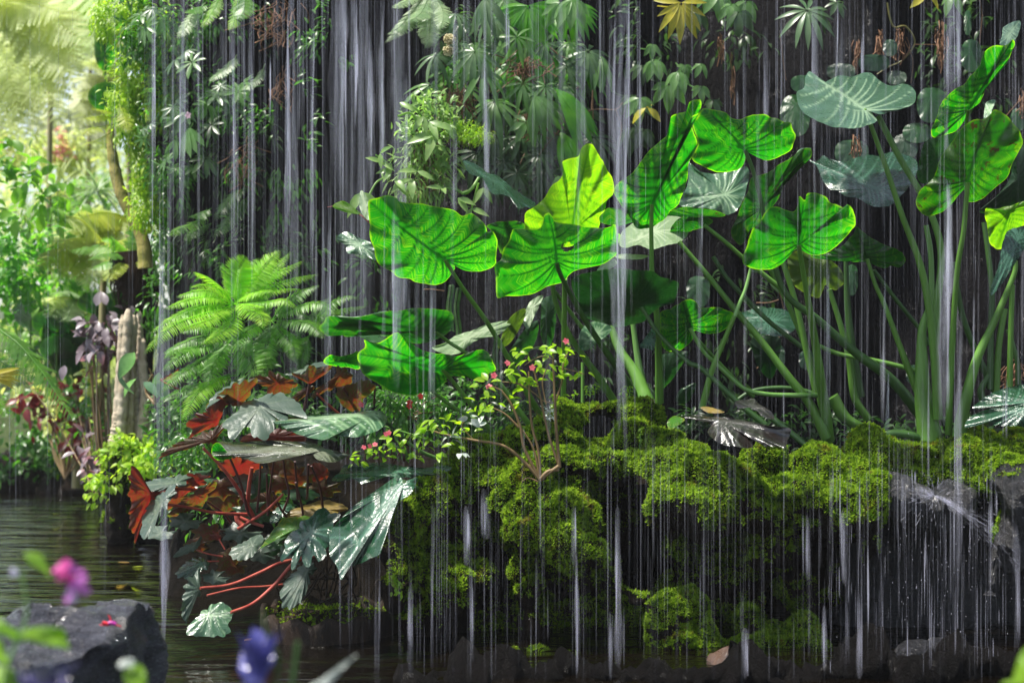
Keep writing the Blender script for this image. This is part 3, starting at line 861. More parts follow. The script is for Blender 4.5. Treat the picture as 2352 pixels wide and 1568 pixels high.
c = BL(ear1, 'glow', 'UR', 4.95, "B 2095,1372", "C 160,674", "C 165,670 100,680 80,720 72,752 20,760 B 2250,768 2222,790 2215,860 2208,900 2150,950 2080,1010 2030,1070 1990,1130 1930,1190 1860,1235 1840,1290 1860,1340 1900,1400 1940,1450 1990,1530 2050,1534 2120,1510 2180,1470 2215,1420 2270,1372 C 40,1310 65,1250 80,1180 85,1100 110,1050 130,1000 145,960 125,900 105,840 100,790 150,760 168,735", cup=0.3, label="tall narrow upright leaf glowing green")
stalk(ear1, "B 2095,1372 2090,1500 E 2092,150 2095,310 2115,480 2130,650 2140,900 2145,1190", 4.95, 5.2, 26, 62, start=c)
c = BL(ear1, 'glowd', 'UX', 5.05, "B 2110,1445", "C 335,1442", "B 1730,1468 1770,1425 1800,1397 1870,1400 1960,1422 2100,1415 2220,1395 2330,1390 C 150,1398 260,1412 335,1442 300,1456 200,1452 100,1457 40,1440 B 2240,1440 2100,1470 1990,1480 1900,1512 1830,1512 1760,1500", cup=0.2, ripple=0.4, quilt=0.3)
c = BL(ear2, 'glow', 'U', 4.9, "C 465,1010", "C 182,732", "C 105,815 140,790 180,728 240,735 330,755 370,790 430,798 500,775 600,768 640,790 680,795 720,820 770,824 785,870 805,920 790,970 770,1010 700,1050 620,1077 560,1062 500,1032 478,1022 465,1080 440,1120 400,1145 320,1157 250,1147 170,1112 110,1070 130,1010 145,960 125,880", label="rounded green leaf with dark ribs high in the middle")
stalk(ear2, "C 465,1015 520,1150 570,1340 600,1480 F 720,430 950,630 1200,850 1450,1040 1690,1330", 4.9, 5.15, 26, 84, M_stalkd, start=c)
c = BL(ear2, 'silver', 'TF', 5.25, "C 335,1305", "C 20,1350", "C 85,1085 150,1150 300,1165 420,1130 482,1120 492,1180 480,1240 455,1330 420,1400 360,1440 320,1432 240,1402 150,1395 50,1390 5,1345 40,1310 75,1250 85,1180", cup=0.15, label="silvery leaf seen from above behind the glowing ones")
c = BL(ear2, 'glowd', 'UR', 5.15, "C 578,1400", "C 905,1002", "F 370,40 C 400,1480 430,1400 480,1300 500,1205 540,1180 620,1160 690,1110 770,1060 850,1002 908,1000 905,1060 860,1080 800,1120 760,1150 742,1200 720,1260 690,1330 650,1390 620,1440 590,1490 555,1540 F 510,20 470,90 435,132 390,92", cup=0.2, label="long folded leaf, dim green")
BL(ear2, 'silver', 'TR', 5.1, "C 830,1040", "C 905,1000", "C 775,1085 800,1040 840,998 910,998 870,1050 830,1075", cup=0.1)
c = BL(ear2, 'glow', 'U', 4.75, "F 825,132", "C 880,1300", "F 525,10 C 560,1490 620,1400 690,1390 740,1410 790,1422 820,1370 828,1315 868,1345 882,1300 950,1298 1010,1320 1040,1360 1100,1380 1140,1402 1152,1370 1190,1400 1202,1450 1206,1510 F 1180,30 1140,80 1080,140 1000,190 920,200 860,180 826,158 790,172 760,192 730,242 680,280 610,298 520,290 460,262 448,212 480,130 500,60", label="bright notched leaf left of the silver topped stalks")
stalk(ear2, "F 825,140 870,400 930,750 975,1050 1025,1440", 4.75, 5.15, 30, 92, start=c)
stalk(ear2, "F 630,290 740,500 850,760 930,1000 1000,1300", 5.2, 5.25, 34, 50)
stalk(ear2, "F 720,250 810,540 890,900 950,1150", 5.15, 5.2, 36, 50)
c = BL(ear3, 'glowd', 'U', 5.0, "F 1285,225", "F 1215,8", "F 900,205 980,200 1050,172 1110,142 1160,92 1200,50 1214,5 1240,30 1280,60 1320,90 1400,130 1470,155 1525,190 1545,240 1500,282 1450,270 1400,287 1340,270 1290,246 1200,246 1100,240 960,225", cup=0.3)
stalk(ear3, "F 1290,235 1340,400 1400,530 1500,800 1600,1060 1700,1300", 5.0, 5.05, 26, 60, start=c)
stalk(ear3, "F 1330,300 1480,500 1640,700 1700,800", 5.25, 5.3, 26, 30, M_stalkd)
c = BL(ear3, 'silver', (0.05, -0.45, 0.9), 4.85, "C 1265,735", "C 885,500", "C 815,620 860,590 870,520 895,480 930,500 985,552 1040,530 1100,508 1180,514 1250,490 1310,490 1360,530 1400,562 1460,577 1530,565 1600,598 1612,660 1590,702 1520,732 1440,752 1370,770 1310,745 1330,780 1350,812 1290,842 1200,864 1120,857 1050,852 1000,832 930,802 850,752 820,690", cup=0.25, ripple=1.5, vw=0.9, quilt=3.0, label="huge silvery wet leaf held flat at the top of a stalk")
stalk(ear3, "C 1265,738 1320,870 1420,1150 1520,1450 F 1640,260 1700,560 1740,900 1760,1300", 4.87, 4.98, 30, 70, start=c)
stalk(ear3, "C 1360,780 1420,900 1520,1090 1640,1290 1730,1480 F 1775,130 1780,300 1755,520 1740,800", 5.1, 5.0, 40, 56)
c = BL(ear3, 'gloss', 'T', 5.15, "C 1360,1270", "C 892,1078", "C 890,1073 940,1086 990,1045 1040,1070 1130,1086 1200,1060 1290,1040 1370,1046 1450,1020 1550,1040 1620,1090 1610,1180 1560,1260 1500,1330 1440,1382 1360,1387 1290,1370 1220,1332 1150,1320 1080,1282 1030,1270 980,1200 950,1120", cup=0.3, label="dark glossy leaf below the silver one")
c = BL(ear3, 'glow', 'UR', 4.85, "C 1965,738", "C 2262,268", "C 1715,905 1720,850 1750,800 1770,720 1810,660 1870,600 1930,570 1980,510 2040,440 2052,400 2080,342 2140,305 2220,302 2262,265 2276,300 2250,360 2220,430 2150,490 2090,560 2072,620 2040,690 1995,725 1960,760 1930,820 1880,880 1810,905 1740,925", cup=0.25, label="narrow twisted green leaf pointing up")
stalk(ear3, "C 1965,742 1955,800 1950,900 1950,1100", 4.85, 5.05, 24, 30, start=c)
BL(ear3, 'silver', 'TR', 4.83, "C 2235,240", "C 2308,142", "C 2175,300 2190,240 2205,180 2312,140 2296,240 2255,290 2215,304", cup=0.1, name="leaf_tip")
c = BL(ear3, 'glowold', 'UR', 4.72, "C 1960,1225", "C 2142,738", "C 1613,1340 1640,1280 1680,1240 1740,1180 1760,1100 1820,1000 1880,920 1930,850 2000,805 2070,800 2120,760 2140,735 2200,760 2260,820 2310,880 2330,960 2290,1040 2260,1100 2230,1180 2170,1240 2110,1292 2060,1332 2000,1352 1945,1352 1940,1275 1900,1310 1850,1372 1790,1422 1700,1452 1650,1432 1615,1390", label="large mottled green leaf with yellowing lower edge")
stalk(ear3, "C 1960,1228 1945,1400 1930,1568 F 1890,300 1862,700 1842,1100 1830,1400", 4.72, 4.95, 32, 50, start=c)
BL(ear3, 'silver', 'TL', 4.74, "C 2105,740", "C 2145,676", "C 2068,802 2075,720 2090,682 2147,673 2124,740 2100,802", cup=0.1, name="leaf_tip")
BL(ear3, 'shade', 'UW', 5.1, "C 1760,1080", "C 1625,1190", "C 1620,1180 1640,1060 1665,970 1720,930 1800,900 1880,880 1930,900 1880,1040 1800,1150 1730,1210 1660,1232", cup=0.3)
BL(ear3, 'glowy', 'U', 5.2, "C 2240,1420", "F 2150,160", "C 2080,1405 2150,1402 2250,1380 2338,1350 2420,1350 2420,1500 F 2300,60 2240,100 2180,162 2110,120 2090,10", cup=0.3)
c = BL(ear3, 'gloss', 'TR', 4.8, "F 2300,80", "F 2116,470", "F 2420,-60 2338,0 2240,30 2200,100 2170,250 2150,320 2120,400 2115,472 2170,420 2230,330 2290,240 2350,150 2450,60", cup=0.2)
stalk(ear3, "F 2280,240 2270,330 2150,620 2020,900 1940,1200 1900,1420", 4.85, 4.9, 34, 96)
stalk(ear3, "F 1700,560 1655,700 1650,900 1660,1150 1710,1450", 5.05, 5.0, 40, 150, flat=1.2, name="leaf_sheath")
stalk(ear3, "F 1680,0 1712,200 1720,480 1740,700", 5.1, 5.1, 36, 40, M_stalkl)
stalk(ear3, "F 2070,-20 2120,400 2115,700 2110,1100", 5.2, 5.2, 34, 46, M_stalkd)
stalk(ear3, "F 2210,560 2170,800 2150,1120", 5.2, 5.2, 40, 48)
stalk(ear3, "F 2260,400 2250,700 2240,1120", 5.0, 5.05, 34, 44)
stalk(ear3, "F 2230,700 2290,900 2300,1100", 5.25, 5.25, 30, 40, M_stalkd)
stalk(ear3, "F 1860,250 1930,620 2040,900 2160,1160", 5.25, 5.3, 34, 50, M_stalkd)
stalk(ear3, "F 1290,1490 1400,1410 1520,1400 1640,1430 1740,1490", 4.98, 5.0, 60, 50, M_stalkd)
stalk(ear3, "F 940,800 1100,865 1300,900 1500,945 1660,990", 5.2, 5.15, 30, 34)
stalk(ear3, "F 1030,430 1100,650 1160,880 1200,1150 1290,1300", 5.2, 5.25, 34, 60)
stalk(ear3, "F 1140,150 1150,500 1180,800 1230,1150", 5.25, 5.3, 30, 80, M_stalkd)
stalk(ear3, "F 1740,1200 1840,1400 1900,1450", 5.1, 5.1, 30, 50, M_stalkd)
stalk(ear3, "F 2110,1000 2050,1100 2060,1180", 5.2, 5.2, 40, 50, M_stalkd)
# stalks of the middle plants
stalk(ear1, "F 20,110 200,320 400,570 560,760 750,1010 900,1200 1010,1430", 5.1, 5.1, 30, 72)
stalk(ear1, "F 190,0 330,110 460,225 700,420", 5.05, 5.1, 26, 36)
stalk(ear2, "F 250,210 340,350 450,470 620,640 860,830", 5.3, 5.3, 30, 34, M_stalkd)
stalk(ear2, "F 505,280 470,420 430,520 395,610", 4.95, 4.92, 22, 28, M_stalkl)
stalk(ear2, "F 395,605 330,760 240,980 175,1230", 4.92, 5.0, 30, 50)
c = BL(ear2, 'glow', 'U', 4.95, "F 95,690", "E 2300,502", "F -105,610 -100,580 -30,555 50,505 100,497 140,520 165,552 240,550 290,550 340,572 388,590 370,640 340,690 280,722 200,727 130,706 112,760 80,802 30,837 0,832 -50,850 -95,800 -105,700", label="small bright leaf low in the middle of the stalks")
stalk(ear2, "F 95,690 180,840 270,930 450,1090 600,1132 780,1140 960,1140", 4.95, 5.1, 26, 34, M_stalkl, start=c)
stalk(ear2, "F 130,750 250,880 400,1040 520,1150", 5.0, 5.15, 24, 30)
stalk(ear2, "F 400,1180 520,1110 700,1090 860,1110 1000,1160", 5.2, 5.2, 28, 34, M_stalkd)
stalk(ear2, "E 2020,540 2150,740 2338,920 F 170,960 420,1190 600,1340", 5.0, 4.95, 28, 46, M_stalkd)
stalk(ear2, "F 1050,1150 1150,1300 1330,1380", 5.2, 5.2, 90, 40)
stalk(ear2, "F 640,1290 780,1400 900,1500", 5.0, 4.9, 46, 40, M_stalkd)
stalk(ear1, "E 1820,680 1880,840 1990,1010 2060,1190", 5.3, 5.2, 50, 110)
stalk(ear1, "E 1965,650 2000,900 2040,1100", 5.25, 5.25, 34, 60, M_stalkl)
stalk(ear1, "E 1630,920 1630,1190", 5.3, 5.3, 24, 26)
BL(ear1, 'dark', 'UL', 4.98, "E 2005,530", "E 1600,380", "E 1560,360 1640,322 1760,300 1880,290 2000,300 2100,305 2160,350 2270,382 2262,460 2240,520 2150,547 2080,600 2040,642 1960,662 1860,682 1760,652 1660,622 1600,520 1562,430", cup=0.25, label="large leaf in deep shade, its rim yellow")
BL(ear1, 'glowd', 'UL', 5.0, "B 1120,1540", "B 1000,1510", "B 985,1515 1060,1490 1180,1485 1235,1500 1240,1540 E 1200,60 1130,150 1080,190 1050,100 1010,30")
BL(ear1, 'gloss', (0.55, -0.3, 0.75), 5.1, "B 1080,1240", "B 830,1085", "B 825,1083 870,1085 940,1120 1000,1165 1060,1180 1130,1240 1230,1310 1312,1360 1290,1398 1240,1387 1200,1407 1180,1372 1150,1332 1090,1307 1030,1302 980,1240 945,1180 880,1172 850,1140", cup=0.2, ripple=1.5, label="long rolled dark glossy leaf")
BL(ear1, 'pale', 'T', 5.3, "E 2110,40", "E 1890,130", "E 1875,132 1885,60 1930,10 2040,-50 2180,-70 2300,-50 2345,0 2338,50 2290,112 2200,132 2100,162 2000,132 1920,152", cup=0.3, label="pale flat leaf with fallen brown roots on it")
BL(ear1, 'pale', 'TX', 5.25, "E 1960,208", "E 1850,212", "E 1845,212 1900,192 2060,200 2060,215 2010,228 1900,228", cup=0.1)
BL(ear1, 'pale', 'TF', 5.0, "E 1800,265", "E 1726,306", "E 1724,308 1750,270 1790,235 1830,222 1862,248 1840,280 1790,300 1750,312", cup=0.1)
BL(ear2, 'glowd', 'UL', 5.25, "F 60,-20", "F 0,80", "F -40,60 -10,-20 60,-60 180,-60 250,-30 200,10 100,40 30,90", cup=0.2)
BL(ear2, 'quilt', 'UV', 5.2, "F 985,300", "F 800,240", "F 750,225 780,182 850,172 950,212 1050,242 1110,300 1132,380 1082,432 1032,422 1002,400 962,487 880,460 800,410 760,320", cup=0.3)
BL(ear2, 'gloss', 'T', 5.45, "F 640,640", "F 440,600", "F 430,600 550,560 700,560 790,610 802,690 720,742 600,732 500,702", cup=0.4)
BL(ear2, 'dark', 'UV', 5.6, "F 620,870", "F 640,1010", "F 510,760 600,740 700,760 690,900 640,1030 560,960 520,860")
BL(ear3, 'dark', 'UV', 5.5, "C 2300,1200", "C 2180,1400", "C 2280,1000 2400,1000 2420,1200 2380,1400 2200,1440 2040,1420 2140,1330 2240,1200")
BL(ear1, 'silver', 'TR', 5.15, "E 1730,730", "E 1605,815", "E 1605,805 1620,700 1700,645 1820,680 1808,725 1720,792 1650,842", cup=0.1)
BL(ear1, 'pale', 'TF', 5.35, "E 1290,560", "E 1262,692", "E 1365,470 1330,560 1300,620 1264,695 1228,640 1250,560 1290,500", cup=0.1)
BL(ear1, 'quilt', 'U', 5.35, "E 1160,690", "E 1240,560", "E 1060,820 1080,760 1110,680 1160,600 1245,558 1232,640 1190,720 1130,800", cup=0.1)
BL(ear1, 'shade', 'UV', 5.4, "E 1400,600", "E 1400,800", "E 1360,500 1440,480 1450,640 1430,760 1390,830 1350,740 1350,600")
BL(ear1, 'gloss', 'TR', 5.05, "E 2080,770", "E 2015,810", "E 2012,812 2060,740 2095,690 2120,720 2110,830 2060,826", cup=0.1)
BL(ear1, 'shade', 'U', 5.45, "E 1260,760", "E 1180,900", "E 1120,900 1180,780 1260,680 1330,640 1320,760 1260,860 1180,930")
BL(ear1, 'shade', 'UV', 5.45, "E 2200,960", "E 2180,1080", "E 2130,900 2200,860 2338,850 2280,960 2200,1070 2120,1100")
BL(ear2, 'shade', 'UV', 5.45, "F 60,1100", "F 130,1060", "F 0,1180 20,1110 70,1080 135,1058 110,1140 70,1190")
# low plant left
c = BL(ear4, 'glowd', (0.0, 0.42, 0.9), 4.75, "E 640,712", "E -138,690", "E -140,690 -110,650 -85,612 0,613 100,618 200,600 300,580 400,570 500,555 600,560 700,565 752,590 762,640 742,700 680,750 600,782 500,792 400,762 300,742 150,712 100,735 50,748 0,732 -50,727 -90,742", cup=0.2, label="long leaf held nearly edge on, dull green")
stalk(ear4, "E 640,715 740,790 850,860 1000,990 1100,1100 1270,1340", 4.78, 4.95, 22, 44, start=c)
BL(ear4, 'silver', (0.0, -0.3, 0.95), 4.72, "E 120,628", "E -80,612", "E -85,612 0,608 100,614 200,596 300,574 330,585 290,605 200,632 130,640 50,650 -20,642", cup=0.1, name="leaf_tip")  # lit upper rim of the long leaf, built as a silver strip
c = BL(ear4, 'glow', (0.0, 0.6, 0.8), 4.66, "E 690,968", "E 125,862", "E 118,862 165,818 158,768 210,785 260,790 310,760 380,720 420,740 480,790 560,840 640,857 700,862 790,877 860,852 960,832 1000,870 1032,930 1042,972 1000,992 940,1047 880,1002 800,1012 740,1012 700,1052 640,1112 560,1122 490,1139 400,1131 340,1111 290,1081 220,1041 160,1001 130,932", cup=0.3, label="leaf lit yellow green at one end, low above the red leaves")
stalk(ear4, "E 690,972 800,1100 900,1230 1050,1430", 4.68, 4.9, 28, 40, start=c)
stalk(ear4, "E 610,1105 720,1190 850,1270 1000,1360", 4.8, 4.95, 24, 30)
BL(ear4, 'glow', 'UX', 4.8, "E 40,910", "E -108,925", "E -110,922 -70,870 0,880 80,862 122,850 132,962 60,952 -20,947", cup=0.1)
BL(ear4, 'silver', 'TF', 4.9, "E 130,130", "E -22,92", "E -25,90 40,43 120,80 200,112 232,150 247,232 200,217 150,197 80,192 45,182 38,135", cup=0.1, ripple=2, label="small pale wet leaf behind the leftmost glowing leaf")
BL(ear4, 'pale', (0.3, -0.5, 0.8), 5.15, "E 850,760", "E 1150,642", "E 618,822 700,790 780,740 900,700 1000,660 1152,640 1120,690 1050,740 940,762 860,812 800,862 700,862", cup=0.2)
BL(ear4, 'shade', 'TX', 4.95, "E 240,740", "E 105,690", "E 100,722 130,688 260,730 360,760 430,790 340,790 240,788 160,760", cup=0.1)
# torn wet leaves lying on the moss
torn = thing("fallen_leaf", pt(*path("F 480,1400")[0], 4.55), "torn dark brown wet leaf lying on the mossy rock", "leaf")
BL(torn, 'brown', (0.0, -0.5, 0.86), 4.5, "F 300,1310", "F 765,1370", "F 60,1290 150,1270 300,1285 420,1300 560,1330 660,1350 768,1362 760,1420 730,1495 700,1480 640,1485 590,1480 585,1430 560,1400 540,1440 520,1480 480,1497 400,1482 320,1475 260,1440 210,1390 230,1340 150,1310", cup=0.4, ripple=1.6, vw=1.3, name="leaf_blade", quilt=2.0)
BL(torn, 'brown', (0.2, -0.6, 0.8), 4.6, "F 520,1220", "F 620,1240", "F 400,1180 480,1170 520,1160 560,1200 640,1250 660,1300 600,1290 540,1250 480,1220 420,1230", cup=0.3, name="leaf_blade")
fl = thing("fallen_leaf", pt(*path("F 240,1240")[0], 4.6), "dry orange brown leaf lying on top of the torn wet leaf", "leaf")
BL(fl, 'ochre', 'T', 4.55, "F 240,1240", "F 325,1252", "F 165,1225 200,1215 250,1225 328,1250 290,1260 220,1258", cup=0.2, name="leaf_blade")
fl = thing("fallen_leaf", pt(*path("F 0,1310")[0], 4.5), "small green leaf with a yellow edge lying on the moss", "leaf")
BL(fl, 'yg', 'T', 4.5, "F -20,1310", "F 60,1300", "F -60,1330 -40,1295 0,1278 60,1300 35,1330 0,1350 -40,1372", cup=0.3, name="leaf_blade")
# ribbed glossy leaves at the right edge
rib = thing("ribbed_leaf_plant", pt(2330, 1000, 4.75), "low plant with deeply ribbed shiny dark leaves at the right edge above the moss", "plant")
BL(rib, 'gloss', (-0.2, -0.5, 0.84), 4.72, "F 2420,1180", "F 1995,1220", "F 1990,1225 2040,1180 2110,1130 2200,1095 2300,1075 2420,1060 2500,1120 2500,1200 2400,1230 2280,1225 2150,1220 2060,1228", cup=0.4, vw=0.8, quilt=2.5)
BL(rib, 'gloss', (-0.2, -0.65, 0.74), 4.65, "F 2380,1220", "F 1945,1350", "F 1940,1355 1970,1290 2050,1250 2150,1225 2300,1215 2420,1210 2480,1280 2400,1350 2300,1350 2200,1345 2100,1340 2020,1345", cup=0.4, vw=0.8, quilt=2.5)
# ============================================================ LOBED RED-BACKED LEAVES (left of the boulders)
beg = thing("red_leaved_plant", pt(600, 1196, 5.05), "spreading plant with jagged red backed leaves on curving red stems over the pond", "plant")
JB = dict(jag=1.0, vw=0.8, quilt=1.0, nlat=4)
def RL(mat, typ, Y, c, t, o, **k):
    a = dict(JB); a.update(k)
    return BL(beg, mat, typ, Y, c, t, o, **a)
RL('grey', (0.0, -0.55, 0.83), 4.75, "D 1750,1215", "D 1530,1420", "D 1505,1335 1560,1270 1610,1240 1680,1170 1740,1160 1820,1142 1895,1120 1925,1160 1990,1180 2035,1240 2030,1295 1960,1250 1925,1280 1900,1330 1870,1270 1832,1262 1840,1330 1815,1410 1760,1422 1690,1400 1660,1340 1620,1380 1565,1445 1540,1400 1530,1360", label="big grey green maple shaped leaf on top of the plant")
RL('red', 'U', 4.85, "D 1450,1310", "D 1258,1345", "D 1255,1350 1300,1288 1345,1300 1320,1262 1410,1262 1380,1235 1440,1200 1450,1150 1490,1170 1520,1200 1490,1250 1478,1310 1410,1362 1330,1392 1270,1430 1300,1370")
RL('rust', 'UL', 4.85, "D 1600,1180", "D 1400,1230", "D 1390,1242 1410,1180 1460,1140 1540,1090 1600,1060 1700,1040 1732,1052 1680,1112 1662,1162 1600,1212 1545,1195 1520,1170 1462,1182 1430,1242")
RL('grey', (0.0, -0.4, 0.9), 4.86, "D 1600,1090", "D 1400,1200", "D 1395,1225 1410,1180 1450,1130 1540,1075 1620,1045 1730,1040 1650,1070 1560,1110 1480,1150 1440,1175")
RL('rust', 'U', 5.0, "D 1860,1060", "D 1980,1050", "D 1620,1045 1700,1030 1740,1005 1780,1020 1830,988 1880,1012 1930,1032 1985,1050 1960,1100 1900,1132 1820,1132 1780,1080 1700,1055")
RL('rust', 'UW', 4.9, "D 2082,1060", "D 2225,940", "D 1955,992 2040,1003 2060,965 2095,935 2130,962 2228,938 2190,995 2130,1030 2085,1062 2020,1035", label="orange leaf held like a funnel")
RL('grey', 'TX', 4.95, "D 2050,970", "D 1915,1000", "D 1910,1000 1960,990 2040,960 2130,920 2225,935 2130,955 2060,985 1970,1005")
RL('rust', 'UR', 4.85, "E 10,1000", "D 2105,1150", "D 2100,1145 2120,1100 2180,1062 2250,1012 2270,948 2300,962 E 30,965 60,990 80,1040 20,1082 -30,1090 -110,1120 -165,1155")
RL('rust', 'UR', 4.9, "E 95,1160", "E 60,1245", "E -20,1100 20,1082 100,1060 150,1040 200,1050 235,1092 190,1140 150,1172 130,1242 60,1235 0,1180")
RL('rust', 'UV', 4.98, "D 1420,1440", "D 1060,1565", "D 1060,1568 1130,1500 1230,1442 1350,1402 1430,1372 1515,1328 1490,1380 1420,1462 1330,1462 1260,1502 1170,1512 1100,1542", label="long red and green leaf trailing to the left")
RL('red', (-0.6, 0.6, 0.3), 4.72, "G 1020,290", "G 905,600", "G 885,128 922,125 945,170 968,210 992,280 1075,282 1040,332 980,440 942,532 915,620 905,600 885,520 870,510 880,400 876,250", label="tall folded red leaf at the left end")
RL('grey', 'TX', 4.78, "G 1180,220", "G 975,240", "G 972,232 1050,198 1150,188 1240,170 1310,165 1260,200 1230,240 1170,252 1090,272 1000,282")
RL('red', 'U', 4.85, "G 1320,220", "G 1412,180", "G 1230,240 1200,215 1280,162 1340,170 1415,180 1350,200 1395,225 1310,252 1250,300 1170,330 1165,270")
RL('rust', 'UL', 4.9, "G 1330,320", "G 1442,215", "G 1130,440 1160,400 1210,350 1270,310 1335,270 1442,212 1440,262 1382,312 1380,360 1300,400 1220,420 1160,480")
RL('grey', (-0.5, -0.5, 0.6), 4.68, "G 1090,340", "G 970,580", "G 950,560 960,470 1000,360 1080,300 1162,240 1172,292 1112,380 1062,470 1012,572 975,590", label="drooping grey leaf beside the folded red one")
RL('grey', 'T', 4.8, "G 1690,640", "G 1550,715", "G 1548,712 1562,660 1640,620 1740,572 1765,612 1720,680 1682,722 1600,742")
RL('rust', 'UV', 4.85, "G 1530,720", "G 1600,800", "G 1462,700 1500,685 1562,652 1560,720 1625,740 1580,770 1602,800 1555,775 1500,802 1468,780")
RL('yg', 'T', 4.85, "G 2000,520", "G 1740,670", "G 1738,672 1800,590 1850,520 1900,470 1980,452 2100,450 2152,470 2080,530 1980,562 1880,592 1800,612", jag=0.3, label="green leaf with yellow margins")
RL('ochre', 'T', 5.0, "G 2150,400", "G 2330,388", "G 1880,425 2000,390 2100,360 2200,340 2332,390 2250,432 2120,472 1950,462", jag=0.4)
RL('grey', (0.7, -0.6, 0.3), 4.6, "G 1340,940", "G 1250,1160", "G 1222,1092 1240,960 1262,880 1300,850 1332,815 1352,860 1335,890 1362,950 1300,1000 1272,1070 1252,1162")
RL('silver', (0.1, -0.7, 0.6), 4.5, "G 1400,1110", "G 1540,1110", "G 1262,1190 1330,1120 1400,1060 1460,1030 1520,1042 1565,1100 1532,1160 1532,1235 1400,1250 1270,1240", vw=1.0, label="lowest green leaf touching the pond water")
RL('grey', (-0.2, -0.7, 0.6), 4.62, "G 2060,810", "G 1910,1060", "G 1888,960 1920,880 1980,820 2052,772 2125,790 2092,830 2072,900 2032,1000 1952,1062 1900,1040", label="drooping dull leaf above the bark rim")
RL('gloss', 'T', 4.8, "G 1370,760", "G 1185,840", "G 1183,842 1240,770 1300,730 1382,740 1402,780 1330,822 1280,862")
RL('grey', (0.3, -0.6, 0.7), 4.8, "G 1300,650", "G 1170,722", "G 1165,722 1230,650 1312,622 1352,578 1332,650 1272,692")
RL('red', 'UV', 4.85, "G 1465,600", "G 1440,530", "G 1400,565 1430,570 1425,540 1455,560 1480,530 1470,570 1485,580 1472,605 1430,600")
RL('red', 'UL', 5.1, "G 1600,120", "G 1720,60", "G 1465,110 1560,55 1700,80 1760,110 1700,150 1640,172 1540,162")
RL('rust', 'UV', 5.15, "G 1900,160", "G 2000,60", "G 1800,80 1880,60 1980,90 2000,180 1930,240 1840,220")
RL('red', 'UV', 5.1, "G 2150,180", "G 2200,130", "G 2080,110 2140,90 2205,140 2190,200 2130,230 2090,190")
RL('shade', 'UV', 5.1, "G 1760,260", "G 1700,340", "G 1690,330 1700,230 1760,160 1830,200 1800,260 1740,300", label=None)
RL('rust', 'UV', 5.2, "G 1800,330", "G 1700,500", "G 1560,330 1700,280 1850,300 1880,400 1800,440 1650,420")
RL('rust', 'UV', 5.2, "G 1520,320", "G 1460,400", "G 1390,330 1480,270 1580,280 1600,380 1500,420 1420,390")
RL('gloss', 'T', 5.0, "G 1900,400", "G 1820,500", "G 1810,480 1850,400 1920,360 1960,380 1920,430 1850,490")
RL('rust', 'UV', 4.95, "D 2050,1110", "D 1970,1160", "D 1960,1165 2000,1120 2060,1085 2110,1080 2090,1120 2040,1150 2000,1180")
RL('red', 'UV', 5.0, "D 1850,1420", "D 2040,1440", "D 1620,1440 1700,1390 1860,1370 2000,1400 2060,1440 1900,1460 1700,1460")
RL('red', 'UV', 4.8, "E 1090,1430", "E 1140,1380", "E 1040,1390 1080,1400 1090,1370 1110,1395 1145,1375 1120,1420 1080,1445", vw=0.6)
# palmately ribbed leaf
RL('gloss', (0.0, -0.75, 0.6), 4.55, "G 2095,548", "G 1905,740", "G 1898,745 1905,680 1920,620 1960,560 2030,500 2100,440 2140,405 2180,400 2230,420 2270,450 2240,500 2230,560 2225,620 2240,650 2180,640 2190,710 2140,740 2110,700 2080,770 2040,760 2010,690 1985,800 1960,780 1960,700 1930,720", vw=1.4, quilt=2.5, label="dark fan ribbed leaf beside the boulder")
def stem_(s, Y0, Y1, w0, w1, m=None):
    return stalk(beg, s, Y0, Y1, w0, w1, m or M_redstem, name="stem", sides=8)
stem_("G 1550,1092 1700,1030 1850,900 1970,765 2100,700", 4.5, 4.75, 20, 30)
stem_("G 1345,930 1550,905 1750,822 1900,755 2160,705", 4.6, 4.85, 20, 26)
stem_("G 1390,978 1600,930 1780,918 1930,900", 4.65, 4.8, 14, 16)
stem_("G 995,292 1080,272 1200,264 1340,270", 4.72, 4.9, 16, 20)
stem_("G 1055,362 1250,385 1450,425 1680,435", 4.75, 5.0, 18, 24)
stem_("G 1580,440 1680,485 1770,515", 5.0, 5.0, 22, 22)
stem_("G 1590,430 1600,480 1640,520", 5.0, 5.0, 40, 40)
stem_("G 1365,-10 1500,130 1620,300 1710,465", 4.9, 5.0, 20, 30)
stem_("G 1545,60 1620,240 1660,400 1700,470", 4.9, 5.0, 16, 22, M_darkred)
stem_("G 1692,120 1672,250 1662,400", 4.95, 5.0, 26, 30)
stem_("G 1320,675 1400,700 1495,718", 4.82, 4.85, 10, 12)
stem_("G 1385,750 1470,748", 4.82, 4.85, 10, 12)
stem_("G 1470,600 1510,670", 4.85, 4.85, 9, 10)
stem_("G 1900,300 1800,400 1700,470 1600,530", 4.9, 5.0, 18, 26)
for a in ("1900,60 1915,170 1940,300 1900,420", "1750,90 1740,280 1725,420", "1790,160 1800,400", "1985,220 2030,400 2035,520", "2090,110 2150,260 2170,410", "1830,280 1900,420 2010,530", "2070,100 2065,280 2060,330", "1390,350 1490,420 1550,490", "1840,60 1815,260 1800,440", "1980,80 1990,200 2000,330"):
    stem_("G " + a, 4.9, 5.0, 14, 18, M_darkred)
stem_("D 2080,1062 2055,1180 2030,1300", 4.9, 5.0, 18, 24, M_darkred)
stem_("D 2130,1130 2200,1200 2280,1270", 4.9, 5.0, 14, 20)
stem_("D 2310,1080 2400,1150", 4.9, 5.0, 14, 18, M_darkred)
stem_("E 20,1085 60,1150 120,1240", 4.85, 5.0, 18, 22, M_darkred)
stem_("E 235,1080 230,1200", 4.9, 5.0, 14, 16, M_darkred)
stem_("E 160,1400 170,1560 170,1700", 4.85, 4.95, 10, 14, M_darkred)


